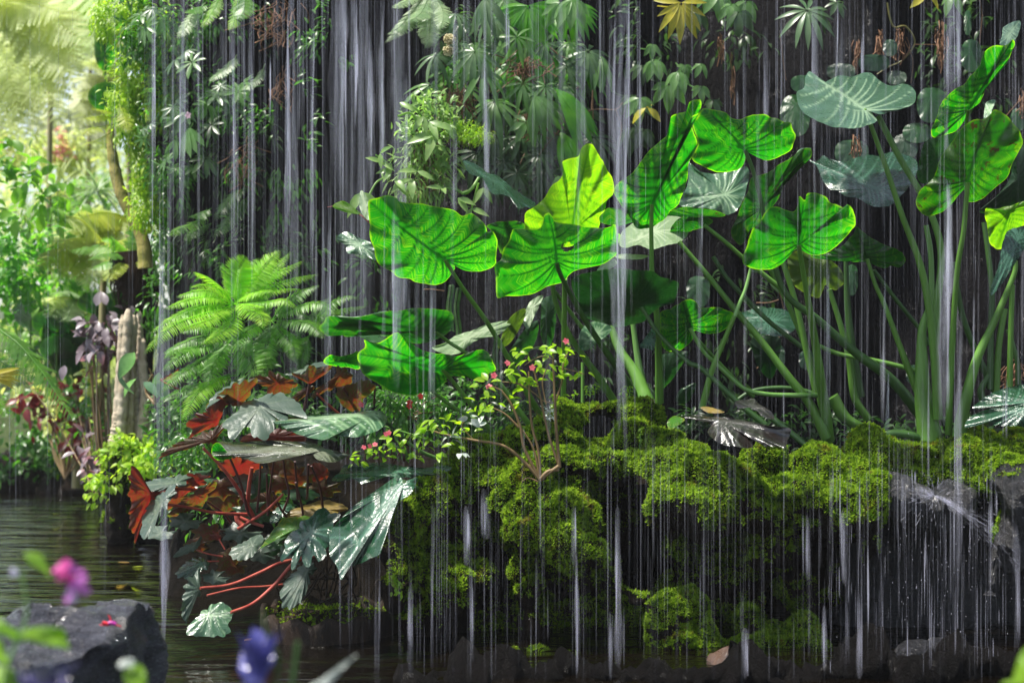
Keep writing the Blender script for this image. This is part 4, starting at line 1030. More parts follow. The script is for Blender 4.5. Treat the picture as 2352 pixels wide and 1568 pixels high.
def lobed(reg, x, y, r, rot, sx, sy, nl=7):
    o = []
    for k in range(nl * 2):
        a = rot + k / (nl * 2) * 2 * math.pi
        q = r * (1.0 if k % 2 == 0 else 0.72) * (0.9 + 0.2 * rng.random())
        if k == nl: q *= 0.45
        o.append(z2p(reg, x + math.cos(a) * q * sx, y + math.sin(a) * q * sy))
    return o
for x, y, r, m_, ty, YY in ((1130, 330, 120, 'rust', 'UL', 4.95), (1480, 260, 130, 'rust', 'UV', 5.1), (1640, 230, 120, 'grey', 'TF', 5.1), (1250, 480, 110, 'grey', 'TF', 5.0), (1400, 560, 110, 'rust', 'UV', 5.05), (1620, 560, 120, 'grey', 'TF', 5.05), (1900, 230, 130, 'rust', 'UV', 5.1),
                        (2040, 280, 120, 'shade', 'TF', 5.1), (1750, 700, 100, 'grey', 'TF', 4.95), (2180, 260, 110, 'rust', 'UV', 5.1), (1340, 200, 110, 'shade', 'T', 5.0), (1080, 560, 90, 'grey', 'TL', 4.85), (1560, 780, 100, 'rust', 'UV', 4.9), (1850, 640, 120, 'shade', 'TF', 5.0),
                        (1450, 860, 90, 'grey', 'TF', 4.8), (2000, 180, 110, 'rust', 'U', 5.05), (1700, 420, 130, 'shade', 'TF', 5.15), (1330, 640, 90, 'rust', 'UV', 4.95), (1980, 700, 110, 'grey', 'TF', 4.85), (1220, 250, 100, 'rust', 'UL', 5.0)):
    RL(m_, ty, YY, "G %d,%d" % (x, y), "G %d,%d" % (x - r * 0.8, y + r * 0.5), lobed('G', x, y, r, 2.6 + rng.normal() * 0.5, 1.15, 0.62), res=0.7)
# broad wet leaves fallen over the edge of the bank
wet = thing("broad_leaf_plant", pt(900, 1160, 4.95), "plant with wet, drooping grey green leaves hanging between the red leaves and the left boulder", "plant")
BL(wet, 'silver', (0.0, -0.33, 0.94), 4.75, "E 240,1265", "D 1830,1312", "D 1828,1312 1900,1290 2000,1280 2100,1273 2280,1262 E 60,1268 150,1250 240,1240 285,1250 316,1290 300,1342 230,1387 150,1412 90,1422 0,1415 -60,1425 D 2150,1440 2000,1402 1900,1352", cup=0.3, ripple=1.2, vw=0.8, label="pale silvery wet leaf lying flat")
BL(wet, 'olive', (0.0, -0.30, 0.95), 4.6, "G 2180,0", "D 1425,1530", "D 1425,1530 1430,1480 1480,1450 1600,1455 1800,1443 2000,1450 2100,1460 2200,1498 2330,1535 G 2345,40 2250,82 2150,72 2100,32 2040,22 1950,52 1850,82 1740,92 1680,72 1560,42 1490,50 1430,40", cup=0.2, ripple=1.3, label="olive brown wet leaf spotted with moss")
BL(wet, 'glow', 'U', 4.59, "G 1480,10", "G 1422,30", "G 1420,25 1430,-30 1470,-45 1520,10 1560,55 1500,70 1450,65", cup=0.1, name="leaf_tip")
BL(wet, 'gloss', (0.0, -0.38, 0.92), 4.65, "H 400,150", "H -40,182", "H -40,182 0,150 40,102 200,90 300,88 400,108 560,122 700,108 752,122 700,152 560,182 450,187 300,182 240,182 200,217 150,232 100,202 60,182 0,212 -60,205", cup=0.2, ripple=1.4)
BL(wet, 'gloss', (-0.35, -0.65, 0.65), 4.50, "H 430,215", "H 0,860", "H 350,300 500,190 520,215 470,300 420,330 350,400 330,470 300,560 275,690 200,732 120,772 60,792 20,862 0,868 -20,790 -70,700 -65,560 0,470 100,372 200,302 300,232 400,170", cup=0.35, vw=1.5, quilt=2.2, ripple=1.2, label="large ribbed wet leaf hanging down against the boulder")
stalk(wet, "H 430,215 520,260 640,300", 4.5, 4.75, 26, 34, M_stalkd)
stalk(wet, "E 240,1265 330,1340 450,1450", 4.75, 4.9, 20, 26, M_stalkd)
stalk(wet, "E 430,1440 550,1520 640,1560", 4.8, 4.9, 22, 26, M_stalkl)
stalk(wet, "E 300,1350 500,1410 700,1480 900,1560", 4.9, 4.95, 14, 16, M_stalk)

# ============================================================ SMALL SHRUBS WITH FLOWERS
M_lime = leaf_mat("lime_small_leaf", (0.18, 0.34, 0.015), (0.32, 0.50, 0.02), tf=0.5, trans=(1.9, 2.0, 1.0), scale=40, rough=0.35)
M_mid = leaf_mat("mid_green_small_leaf", (0.03, 0.10, 0.012), (0.07, 0.20, 0.02), tf=0.4, scale=30, rough=0.3)
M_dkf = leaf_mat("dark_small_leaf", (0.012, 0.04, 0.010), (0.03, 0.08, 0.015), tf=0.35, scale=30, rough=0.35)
M_pink = leaf_mat("pink_petal", (0.75, 0.10, 0.16), (0.85, 0.25, 0.30), tf=0.4, trans=(1.2, 1.0, 1.0), scale=60, rough=0.5)
M_redp = leaf_mat("red_petal", (0.65, 0.03, 0.02), (0.8, 0.08, 0.04), tf=0.4, trans=(1.2, 1.0, 1.0), scale=60, rough=0.5)
M_silf = leaf_mat("silvery_small_leaf", (0.35, 0.40, 0.36), (0.55, 0.6, 0.55), tf=0.2, trans=(1, 1, 1), scale=60, rough=0.3)
LEAF_O = blade(5, 0.55, 0.35, 0.25, 0.42)
LEAF_N = blade(5, 0.16, 0.3, 0.3, 0.35)
LEAF_M = blade(4, 0.34, 0.3, 0.3, 0.4)
LEAF_R = blade(5, 0.85, 0.25, 0.2, 0.5)
PX = 0.9408 / ZK / FPX   # one study-crop pixel at one metre

def leaf_clump(mb, c, k, size, Y, spread, shape=LEAF_O, up=0.2, out=None):
    c3 = pt(c[0], c[1], Y)
    d = unit(rng.normal(size=(k, 3)) * np.array((1, 0.9, 0.45)) + np.array((0, -0.25, up)))
    T = c3 + d * spread * PX * Y * (0.2 + rng.random((k, 1)))
    nrm = np.tile(np.array((0.0, -0.45, 0.9)), (k, 1)) + rng.normal(size=(k, 3)) * 0.35
    scatter(mb, shape[0], shape[1], T, basis(d + np.array((0, 0, -0.25)), nrm), size * PX * Y * (0.7 + 0.6 * rng.random(k)))

def flower(parent, p, Y, size, mat, name="flower", petals=5):
    c = pt(p[0], p[1], Y)
    mb = MB()
    f = unit(np.array((rng.normal() * 0.4, -1, 0.3 + rng.normal() * 0.3)))
    R0 = basis(f[None], np.array([[0, 0, 1.0]]))[0]
    a = np.linspace(0, 2 * math.pi, petals, endpoint=False) + rng.random()
    d = (R0[:, 1][None] * np.cos(a)[:, None] + R0[:, 2][None] * np.sin(a)[:, None]) + f * 0.25
    scatter(mb, LEAF_R[0], LEAF_R[1], np.tile(c, (petals, 1)), basis(d, np.tile(f, (petals, 1))), size * PX * Y * np.ones(petals))
    tube(mb, np.array([c, c + f * size * PX * Y * 0.3]), [size * PX * Y * 0.12, size * PX * Y * 0.05], 6)
    return mb.build(name, mat, parent)

imp = thing("flowering_shrub", pt(*path("H 1340,215")[0], 4.52), "thin brown stemmed shrub with lime green leaves and pink flowers rooted on the left boulder", "shrub")
YI = 4.45
for s, w0, w1 in (("E 1345,1710 1240,1500 1210,1350 1150,1200 1085,1110", 34, 14), ("E 1475,1625 1455,1400 1442,1150 1430,850", 34, 12), ("E 1475,1625 1400,1400 1345,1150 1310,1000 1285,950", 26, 12),
                  ("E 1350,1700 1330,1500 1290,1350 1272,1150 1268,980", 28, 12), ("E 1442,1200 1490,1050 1500,930 1550,810", 18, 9), ("E 1345,1710 1250,1600 1100,1480 900,1442 700,1402 600,1372", 34, 12),
                  ("E 970,1205 1100,1260 1200,1355", 9, 20), ("E 1385,1200 1360,1050 1400,930", 14, 8), ("E 1430,900 1360,880 1300,900 1240,940", 10, 6), ("E 1500,960 1580,980 1640,1000", 9, 6), ("E 1310,1130 1250,1090 1180,1060 1090,1050", 12, 7),
                  ("E 1440,1190 1370,1180 1310,1130", 10, 8), ("E 1470,1640 1400,1650 1345,1700", 30, 30), ("E 1210,1350 1300,1500 1345,1700", 14, 24), ("E 900,1442 820,1350 860,1290", 9, 6), ("E 700,1402 620,1330", 8, 5), ("E 1000,1070 1090,1110", 8, 10),
                  ("H 1345,210 1400,160 1470,110", 26, 30), ("H 1220,215 1265,190 1330,215", 8, 14)):
    stalk(imp, s, YI, YI, w0 * 0.72, w1, M_brownstem, name="stem", sides=7)
mb = MB()
for x, y in ((1190,850),(1260,862),(1320,835),(1450,800),(1545,820),(1590,885),(1630,985),(1565,1010),(1480,1005),(1400,965),(1385,925),(1500,905),(1115,1000),(1175,965),(1235,1030),(1240,1100),(1335,1080),(1165,1080),(965,1090),(1000,1060),(930,1200),(990,1165),(1030,1205),(1140,1170),(1225,1185),(1490,1140),(1285,900),(1420,860),(1360,850),(1540,880),(1420,1020),(1300,1060)):
    leaf_clump(mb, z2p('E', x, y), 3, 70, YI + rng.normal() * 0.03, 36)
for x, y in ((700,1340),(820,1350),(600,1375),(780,1480),(670,1530),(860,1285),(740,1400),(650,1300),(560,1420),(930,1260),(880,1400)):
    leaf_clump(mb, z2p('E', x, y), 4, 70, YI + rng.normal() * 0.03, 36)
mb.build("foliage", M_lime, imp)
for x, y in ((1125,925),(1292,955),(1035,1008),(1000,1082),(1517,778)):
    flower(imp, z2p('E', x, y), YI - 0.03, 24, M_pink)
mb = MB()
for x, y in ((730,1422),(808,1530),(870,1290),(930,1345),(760,1440)):
    leaf_clump(mb, z2p('E', x, y), 3, 70, YI - 0.03, 18)
mb.build("pale_leaves", M_silf, imp)

imp2 = thing("flowering_shrub", pt(*path("E 330,1640")[0], 4.8), "low lime green shrub with pink flowers beside the wet silvery leaf", "shrub")
mb = MB()
for x, y in ((500,1400),(350,1420),(290,1480),(440,1540),(560,1480),(380,1500),(230,1500),(170,1540),(470,1440),(620,1440),(520,1560),(300,1560),(120,1590),(60,1560)):
    leaf_clump(mb, z2p('E', x, y), 5, 58, 4.62, 34)
mb.build("foliage", M_lime, imp2)
for s in ("E 330,1400 350,1560 340,1640", "E 400,1420 430,1580", "E 240,1480 270,1640", "E 480,1400 380,1560 340,1640", "E 600,1440 480,1560"):
    stalk(imp2, s, 4.62, 4.75, 8, 14, M_darkred, name="stem", sides=6)
for x, y in ((330,1392),(200,1482),(235,1470),(160,1490),(310,1400)):
    flower(imp2, z2p('E', x, y), 4.58, 20, M_pink)

def bush(name, label, cat, blobs, n, size, mat, shape=LEAF_M, droop=0.3, group=None, foot=None, stems=0, smat=None, part="foliage", dirup=0.0, radial=0.6, root=None, jit=0.45):
    """blobs: (region,x,y,rx,ry,Y,depth) in picture units; leaves fill them unevenly"""
    if root is None:
        b0 = blobs[0]
        p = z2p(b0[0], b0[1], b0[2])
        f = foot or (p[0], p[1] + b0[4] * (1 if b0[0] == 'P' else 0.34))
        root = thing(name, pt(f[0], f[1], b0[5]), label, cat, group)
    mb = MB()
    vol = np.array([b[3] * b[4] for b in blobs], float); cnt = (vol / vol.sum() * n).astype(int)
    sm = MB()
    for b, k in zip(blobs, cnt):
        u = 1.0 if b[0] == 'P' else 0.9408 / ZK
        p = z2p(b[0], b[1], b[2]); c = pt(p[0], p[1], b[5]); s = u / FPX * b[5]
        nc = max(4, k // 14)
        cc = ball_pts(nc, c, (b[3] * s, b[6] * s, b[4] * s), 0.25)
        own = rng.integers(0, nc, k)
        rr = size * (0.9408 / ZK) / FPX * b[5]
        T = cc[own] + rng.normal(size=(k, 3)) * rr * 0.7
        d = unit(unit(cc[own] - c) * radial + rng.normal(size=(k, 3)) * jit + np.array((0, -0.1, dirup - droop)))
        nr = np.tile(np.array((0.0, -0.4, 0.9)), (k, 1)) + rng.normal(size=(k, 3)) * 0.35
        scatter(mb, shape[0], shape[1], T, basis(d, nr), rr * (0.65 + 0.7 * rng.random(k)))
        for j in range(min(stems, nc)):
            tube(sm, catmull(np.array([np.array(root.location), (np.array(root.location) + cc[j]) / 2 + rng.normal(size=3) * 0.02, cc[j]]), 8), np.linspace(rr * 0.09, rr * 0.04, 8), 5)
    mb.build(part, mat, root)
    if sm.n: sm.build("stem", smat or M_brownstem, root)
    return root

b = bush("ground_cover_plant", "small leaved green ground plant with a few red flowers under the lowest glowing leaf", "plant",
     [('E', 420, 1190, 200, 110, 5.1, 150), ('E', 600, 1180, 120, 90, 5.15, 120), ('E', 640, 1300, 90, 120, 5.2, 80)], 620, 58, M_mid, LEAF_M, stems=6)
for x, y in ((468, 1190), (540, 1148), (465, 1215)): flower(b, z2p('E', x, y), 4.95, 24, M_redp)
flower(b, z2p('E', 140, 1205), 4.9, 24, M_pink)

# tiny seedlings on top of the moss
for lab, x, y, h in (("tiny pale seedling on the crest of the moss, nearest the pink flowers", 1570, 1170, 60), ("group of tiny seedlings at the top middle of the mossy arch", 1680, 1150, 70), ("tiny seedling at the crest of the arch beside the broad water stream", 1915, 1150, 70), ("slender seedling growing from the hollow between two boulders", 2010, 1500, 140)):
    t = thing("seedling", pt(*z2p('E', x, y), 4.8), lab, "seedling")
    k = 1 if h < 65 or h > 100 else 3
    mb = MB()
    for j in range(k):
        xx = x + j * 26 - (k - 1) * 13
        stalk(t, "E %d,%d %d,%d %d,%d" % (xx, y + 10, xx + 6, y - h // 2, xx + 14, y - h), 4.75, 4.75, 5, 4, M_stalkl, name="stem", sides=5)
        for q in np.linspace(0.3, 1, 4 if h < 100 else 6):
            leaf_clump(mb, z2p('E', xx + 14 * q, y - h * q), 3, 22, 4.75, 6)
    mb.build("foliage", M_lime, t)
bush("sprout_clump", "clump of pale sprouting leaves on the low front edge of the left boulder", "seedling", [('H', 375, 900, 50, 50, 4.52, 30)], 60, 30, M_lime, LEAF_O, stems=3)
bush("sprout_clump", "pale sprouts on the moss where the flowering shrub crosses it", "seedling", [('E', 1385, 1270, 60, 35, 4.75, 30)], 40, 28, M_silf, LEAF_O, stems=3)

# ============================================================ BARK RIMMED POT IN THE POND
M_bark = rock_mat("dark_bark", (0.010, 0.007, 0.005), (0.035, 0.022, 0.015), (0.07, 0.05, 0.03), rough=0.6, scale=12, bump=0.02, wet=0.3, stretch=(1, 1, 0.3))
potc = pt(*path("G 2200,1130")[0], 4.82); pr_ = 0.235
pot = thing("bark_planter", (potc[0], potc[1], -0.1), "round bark edged planter standing in the pond, moss and roots inside its rim", "planter")
mb = MB(); rim = []
for k in range(64):
    a = k / 64 * 2 * math.pi
    rr = pr_ * (1 + 0.05 * math.sin(a * 3 + 1) + 0.02 * math.sin(a * 11))
    rim.append((math.cos(a) * rr, math.sin(a) * rr))
rim = np.array(rim)
prof = [(1.0, -0.15), (1.0, 0.0), (1.01, 0.05), (1.0, 0.075), (0.93, 0.075), (0.92, 0.04), (0.5, 0.05), (0.02, 0.06)]
vs = []
for s, z in prof:
    for k, r in enumerate(rim):
        vs.append((potc[0] + r[0] * s, potc[1] + r[1] * s, z + 0.012 * math.sin(k * 1.3) * (z > 0.03)))
i = (np.arange(len(prof) - 1)[:, None] * 64 + np.arange(64)[None]); j = np.arange(len(prof) - 1)[:, None] * 64 + (np.arange(64)[None] + 1) % 64
F4 = np.stack([i, j, j + 64, i + 64], -1).reshape(-1, 4)
mb.add(vs, F4); po = mb.build("rim", M_bark, pot)
vv_ = np.array(vs); sel = F4[64 * 4:]
mossy(pot, vv_, sel, 2500, -0.1, 0.011)
mb = MB()
for k in range(26):
    a = potc + np.array((rng.normal() * 0.08 + 0.02, rng.normal() * 0.06, 0.06))
    tube(mb, catmull(np.array([a, a + rng.normal(size=3) * 0.03 + (0.02, 0, 0.05), a + rng.normal(size=3) * 0.06 + (0.05, 0, 0.12)]), 8), 0.003, 5)
mb.build("root_tangle", M_bark, pot)
# ============================================================ FERNS
M_fern = leaf_mat("bright_fern", (0.18, 0.40, 0.02), (0.34, 0.58, 0.05), tf=0.55, trans=(1.8, 2.0, 1.0), scale=12, rough=0.45)
M_ferny = leaf_mat("yellow_fern", (0.26, 0.36, 0.02), (0.42, 0.48, 0.05), tf=0.5, trans=(1.8, 1.8, 1.0), scale=12, rough=0.5)
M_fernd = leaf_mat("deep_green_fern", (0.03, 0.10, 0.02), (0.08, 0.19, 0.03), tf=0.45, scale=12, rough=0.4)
M_fernm = leaf_mat("green_fern", (0.08, 0.22, 0.025), (0.16, 0.34, 0.04), tf=0.5, trans=(2.0, 2.2, 1.2), scale=12, rough=0.4)
M_fernp = leaf_mat("pale_fern", (0.18, 0.30, 0.13), (0.32, 0.42, 0.22), tf=0.4, trans=(1.6, 1.7, 1.2), scale=12, rough=0.4)
M_ferno = leaf_mat("olive_fern", (0.40, 0.50, 0.16), (0.58, 0.66, 0.32), tf=0.5, trans=(2.0, 1.8, 1.0), scale=10, rough=0.5)

def comb(n=11, w=0.20):
    v, f = [], []
    for i in range(n):
        x = (i + 0.2) / n
        for s in (-1, 1):
            L = w * (1 - x) ** 0.6 * (0.5 + min(1, x * 6) * 0.5) + 0.01
            b = len(v)
            v += [(x, 0, -0.10 * x * x), (x + 0.85 / n, 0, -0.10 * (x + .8 / n) ** 2), (x + 1.0 / n + 0.25 * L, s * L, -0.10 * x * x - 0.01), (x + 0.35 / n + 0.25 * L, s * L, -0.10 * x * x - 0.01)]
            f.append((b, b + 1, b + 2, b + 3) if s > 0 else (b + 3, b + 2, b + 1, b))
    return np.array(v), np.array(f)
COMB = comb(11, 0.10); COMBS = comb(8, 0.13)
NARR = blade(4, 0.13, 0.15, 0.2, 0.3)
PIN = blade(3, 0.17, 0.15, 0.15, 0.3)

def frond(mb, P3, W, n=26, hint=(0, -0.5, 0.85), shape=COMB, droop=0.25, angle=0.32, rach=0.0022, start=0.12, peak=0.35):
    c = catmull(np.asarray(P3), 60)
    t = unit(np.gradient(c, axis=0))
    u = np.linspace(start, 0.995, n)
    ii = u * 59
    C = np.stack([np.interp(ii, np.arange(60), c[:, k]) for k in range(3)], 1)
    T = np.stack([np.interp(ii, np.arange(60), t[:, k]) for k in range(3)], 1); T = unit(T)
    h = np.tile(unit(np.array(hint, float)), (n, 1))
    side = unit(np.cross(T, h)); up = np.cross(side, T)
    q = (u - start) / (1 - start)
    ln = W * np.where(q < peak, 0.55 + 0.45 * np.sin(q / peak * math.pi / 2), np.cos((q - peak) / (1 - peak) * math.pi / 2) ** 0.8 + 0.03)
    for s in (-1, 1):
        d = side * s * math.cos(angle) + T * math.sin(angle) + np.array((0, 0, -droop)) * (0.6 + 0.5 * rng.random((n, 1))) + rng.normal(size=(n, 3)) * 0.05
        scatter(mb, shape[0], shape[1], C, basis(d, up + rng.normal(size=(n, 3)) * 0.12), ln * (0.9 + 0.2 * rng.random(n)))
    tube(mb, c[::4], np.linspace(rach, rach * 0.3, len(c[::4])), 5)

def pfrond(mb, reg, pts, Y0, Y1, W, **k):
    p = [z2p(reg, *a) for a in pts]
    Ys = np.linspace(Y0, Y1, len(p))
    s = (1.0 if reg == 'P' else 0.9408 / ZK) / FPX * (Y0 + Y1) / 2
    frond(mb, [pt(a[0], a[1], y) for a, y in zip(p, Ys)], W * s, **k)

def fern(label, foot, fronds, mat, Y, group=None, name="fern", parts=None, **k):
    root = thing(name, pt(foot[0], foot[1], Y), label, "fern", group)
    for fr in fronds:
        reg, pts, dY, W = fr[:4]
        mb = MB()
        kk = dict(k)
        if len(fr) > 4: kk.update(fr[4])
        m = kk.pop('mat', mat)
        pfrond(mb, reg, pts, Y, Y + dY, W, **kk)
        mb.build("frond", m, root)
    return root

B0 = (1570, 530)
fern("large bright lime green fern behind the red leaved plant", z2p('D', 1580, 800), [
    ('D', [B0, (1500, 430), (1400, 350), (1295, 308)], -0.25, 90), ('D', [B0, (1590, 400), (1610, 290), (1650, 205)], -0.05, 130, dict(hint=(0, -1, 0.2), droop=0.0)),
    ('D', [B0, (1680, 400), (1790, 260), (1885, 170)], 0.0, 110, dict(hint=(-0.3, -0.9, 0.3), droop=0.1)), ('D', [B0, (1720, 420), (1850, 280), (1955, 175)], 0.15, 70),
    ('D', [B0, (1720, 430), (1880, 310), (2050, 232)], 0.2, 70), ('D', [B0, (1740, 450), (1930, 370), (2150, 325)], 0.2, 75), ('D', [B0, (1490, 440), (1390, 400), (1285, 420)], -0.35, 90, dict(hint=(0, -0.8, 0.5))),
    ('D', [B0, (1420, 480), (1260, 500), (1108, 560)], -0.2, 85), ('D', [B0, (1400, 540), (1200, 600), (1005, 725)], -0.25, 95), ('D', [B0, (1380, 590), (1150, 680), (960, 870)], -0.4, 95),
    ('D', [B0, (1640, 530), (1700, 540), (1768, 550)], -0.4, 80), ('D', [B0, (1500, 560), (1400, 600), (1250, 640)], -0.5, 80), ('D', [B0, (1650, 470), (1760, 440), (1840, 440)], -0.2, 80),
    ('D', [B0, (1740, 470), (1900, 430), (2040, 430)], 0.1, 50), ('D', [B0, (1600, 450), (1560, 380), (1530, 290)], 0.1, 80, dict(hint=(0, -0.9, 0.3))), ('D', [B0, (1660, 560), (1750, 600), (1770, 690)], -0.45, 90),
    ('D', [B0, (1480, 600), (1350, 650), (1200, 700)], -0.3, 90), ('D', [B0, (1450, 450), (1330, 440), (1180, 480)], -0.1, 90), ('D', [B0, (1430, 520), (1280, 560), (1120, 640)], -0.1, 90), ('D', [B0, (1700, 380), (1800, 330), (1960, 300)], 0.1, 80), ('D', [B0, (1620, 420), (1680, 330), (1740, 220)], 0.05, 110, dict(hint=(0, -0.9, 0.3))), ('D', [B0, (1560, 640), (1480, 720), (1350, 800)], -0.4, 100), ('D', [B0, (1760, 520), (1900, 500), (2000, 560)], -0.1, 70)], M_fern, 5.75, n=46, shape=NARR)
B9 = (1820, 640)
fern("wide feathery fern right of the bright one, reaching under the low glowing leaves", z2p('D', 1820, 900), [
    ('D', [B9, (1900, 540), (2010, 450), (2150, 400)], 0.0, 90), ('D', [B9, (1960, 560), (2120, 520), (2260, 560)], -0.1, 90), ('D', [B9, (1950, 640), (2080, 660), (2180, 760)], -0.2, 90), ('D', [B9, (1880, 700), (1960, 800), (1980, 920)], -0.2, 90),
    ('D', [B9, (1760, 540), (1720, 440), (1740, 330)], 0.0, 90), ('D', [B9, (1740, 660), (1640, 720), (1560, 840)], -0.3, 90), ('D', [B9, (1800, 760), (1780, 880), (1820, 980)], -0.3, 90)], M_fernm, 5.9, n=40, shape=NARR)
B1 = (1560, 760)
fern("shaded deep green fern hanging below the bright fern", z2p('D', 1560, 1000), [
    ('D', [B1, (1400, 740), (1250, 780), (1080, 870)], -0.1, 90), ('D', [B1, (1380, 800), (1220, 870), (1070, 990)], -0.2, 90), ('D', [B1, (1400, 880), (1240, 980), (1070, 1120)], -0.25, 90),
    ('D', [(1600, 1000), (1450, 1040), (1330, 1120), (1215, 1310)], -0.25, 100, dict(mat=M_fern)), ('D', [(1640, 1000), (1500, 1100), (1400, 1200), (1300, 1320)], -0.2, 70, dict(mat=M_fernm)),
    ('D', [B1, (1640, 850), (1700, 930), (1720, 1010)], -0.35, 150, dict(hint=(0, -1, 0.2), droop=0.0, mat=M_fernm)), ('D', [B1, (1480, 860), (1430, 950), (1400, 1080)], -0.3, 100), ('D', [B1, (1650, 800), (1780, 860), (1860, 960)], -0.1, 90),
    ('D', [B1, (1450, 700), (1350, 680), (1200, 720)], -0.1, 80), ('D', [(1600, 980), (1400, 1050), (1200, 1110), (1060, 1190)], -0.1, 80), ('D', [(1640, 960), (1820, 1000), (1960, 1060), (2060, 1160)], -0.1, 90, dict(mat=M_fernm)),
    ('D', [(1500, 980), (1350, 950), (1180, 1000), (1080, 1060)], -0.1, 80), ('D', [B1, (1300, 820), (1180, 840), (1100, 900)], -0.3, 80)], M_fernm, 5.85, n=40, shape=NARR)
B2 = (2080, 740)
fern("slender fern in shade between the bright fern and the broad leaves", z2p('D', 2090, 960), [
    ('D', [B2, (2110, 640), (2160, 540), (2240, 460)], 0.1, 60), ('D', [B2, (2140, 620), (2230, 520), (2345, 475), (2420, 500)], 0.0, 70, dict(mat=M_fernm)), ('D', [B2, (2060, 650), (2030, 600), (1985, 590)], 0.1, 50), ('D', [B2, (2160, 700), (2260, 640), (2340, 680)], -0.1, 70),
    ('D', [B2, (2040, 760), (1960, 790), (1880, 850)], -0.1, 50, dict(mat=M_fernm)), ('D', [B2, (2180, 600), (2330, 560), (2480, 540)], 0.1, 60, dict(mat=M_fernm)), ('D', [B2, (2050, 820), (2030, 900), (2000, 980)], -0.1, 60)], M_fernd, 5.9, n=38, shape=NARR)

# tree fern with dark fibrous trunk at the end of the cliff
M_fibre = rock_mat("fibrous_trunk", (0.012, 0.008, 0.006), (0.05, 0.03, 0.02), (0.08, 0.05, 0.03), rough=0.9, scale=9, bump=0.05, wet=0.0, stretch=(1.5, 1.5, 0.25))
YT = 7.35
tf = fern("tree fern with a dark fibrous trunk tapering down, at the end of the cliff", z2p('D', 950, 560), [
    ('D', [(890, 200), (780, 190), (680, 200), (600, 235)], -0.3, 80), ('D', [(890, 200), (820, 250), (780, 310), (740, 380)], -0.3, 60, dict(mat=M_ferny)), ('D', [(890, 200), (800, 140), (740, 90), (690, 110)], -0.1, 90, dict(mat=M_fern)),
    ('D', [(890, 200), (900, 120), (920, 60), (900, -20)], 0.0, 90), ('D', [(890, 200), (1000, 120), (1120, 60), (1290, 50)], -0.1, 90), ('D', [(890, 200), (1050, 150), (1180, 110), (1340, 120)], -0.3, 80), ('D', [(890, 200), (700, 150), (580, 150), (460, 170)], 0.1, 90),
    ('D', [(890, 200), (960, 230), (990, 250), (1000, 190)], -0.3, 60, dict(mat=M_ferny)), ('D', [(890, 200), (820, 220), (700, 260), (600, 300)], -0.1, 70)], M_fernm, YT, n=34, shape=COMBS, name="tree_fern")
mb = MB()
c = catmull(np.array([pt(*z2p('D', 890, 180), YT), pt(*z2p('D', 905, 330), YT), pt(*z2p('D', 935, 450), YT), pt(*z2p('D', 960, 620), YT), pt(*z2p('D', 960, 1000), YT)]), 40)
tube(mb, c, np.interp(np.linspace(0, 1, 40), [0, 0.2, 0.45, 1], [0.10, 0.11, 0.055, 0.05]), 16)
for k in range(260):
    i = rng.integers(0, 24); a = rng.random() * 6.28; r = np.interp(i / 39, [0, 0.2, 0.45, 1], [0.10, 0.11, 0.055, 0.05])
    q = c[i] + np.array((math.cos(a) * r, math.sin(a) * r, 0))
    tube(mb, np.array([q, q + (math.cos(a) * .015, math.sin(a) * .015, -0.05), q + (math.cos(a) * .0, math.sin(a) * .0, -0.13)]), [0.004, 0.003, 0.001], 4)
mb.build("trunk", M_fibre, tf)

# hanging ferns high on the cliff
fern("pale fern hanging at the top of the cliff over the umbrella leaved climbers", z2p('B', 560, -40), [
    ('B', [(560, -30), (480, 90), (400, 180), (315, 240)], -0.2, 60), ('B', [(580, -30), (500, 130), (400, 210), (300, 290)], -0.2, 60), ('B', [(600, -40), (610, 100), (600, 220), (590, 330)], -0.2, 90, dict(hint=(0, -1, 0.2), droop=0.0)),
    ('B', [(600, -40), (560, 60), (520, 110), (450, 150)], -0.3, 80), ('B', [(560, -60), (480, -10), (400, 30), (380, 60)], -0.2, 60), ('B', [(620, -40), (680, 60), (690, 130), (670, 200)], -0.2, 70)], M_fernp, 6.0, n=38, shape=COMBS)
fern("small bright green fern near the top of the cliff, left part", z2p('A', 1450, -40), [
    ('A', [(1480, -60), (1450, 40), (1400, 120), (1350, 190)], -0.1, 60, dict(mat=M_fern)), ('A', [(1380, 20), (1300, 100), (1250, 180), (1190, 260)], -0.1, 70, dict(mat=M_fernp)), ('A', [(1600, -60), (1600, 60), (1570, 150), (1540, 210)], -0.1, 60, dict(mat=M_fern)),
    ('A', [(1640, -60), (1640, 60), (1600, 130)], -0.1, 80), ('A', [(1400, 30), (1320, 60), (1240, 90)], -0.1, 60)], M_fernm, 6.3, n=30, shape=COMBS)
fern("pale fern with one long frond across the cliff, left part", z2p('A', 1600, 380), [
    ('A', [(1590, 370), (1560, 420), (1480, 490), (1400, 545)], -0.1, 60), ('A', [(1640, 560), (1560, 600), (1480, 620), (1400, 600)], -0.1, 50), ('A', [(1780, 430), (1740, 520), (1640, 600), (1560, 700)], -0.1, 50)], M_fernp, 6.3, n=30, shape=COMBS)
fern("fern half hidden in shade low on the cliff behind the bright fern", z2p('D', 1500, 0), [
    ('A', [(1700, 1250), (1580, 1300), (1500, 1400), (1440, 1480)], -0.1, 80), ('A', [(1680, 1300), (1600, 1400), (1520, 1500), (1430, 1600)], -0.1, 80), ('A', [(1420, 1400), (1340, 1440), (1270, 1460)], -0.1, 60), ('A', [(1420, 1440), (1300, 1500), (1200, 1540), (1130, 1590)], -0.2, 80, dict(mat=M_fernm)),
    ('A', [(1420, 1500), (1300, 1560), (1250, 1620)], -0.1, 60)], M_fernd, 6.4, n=22, shape=COMBS)

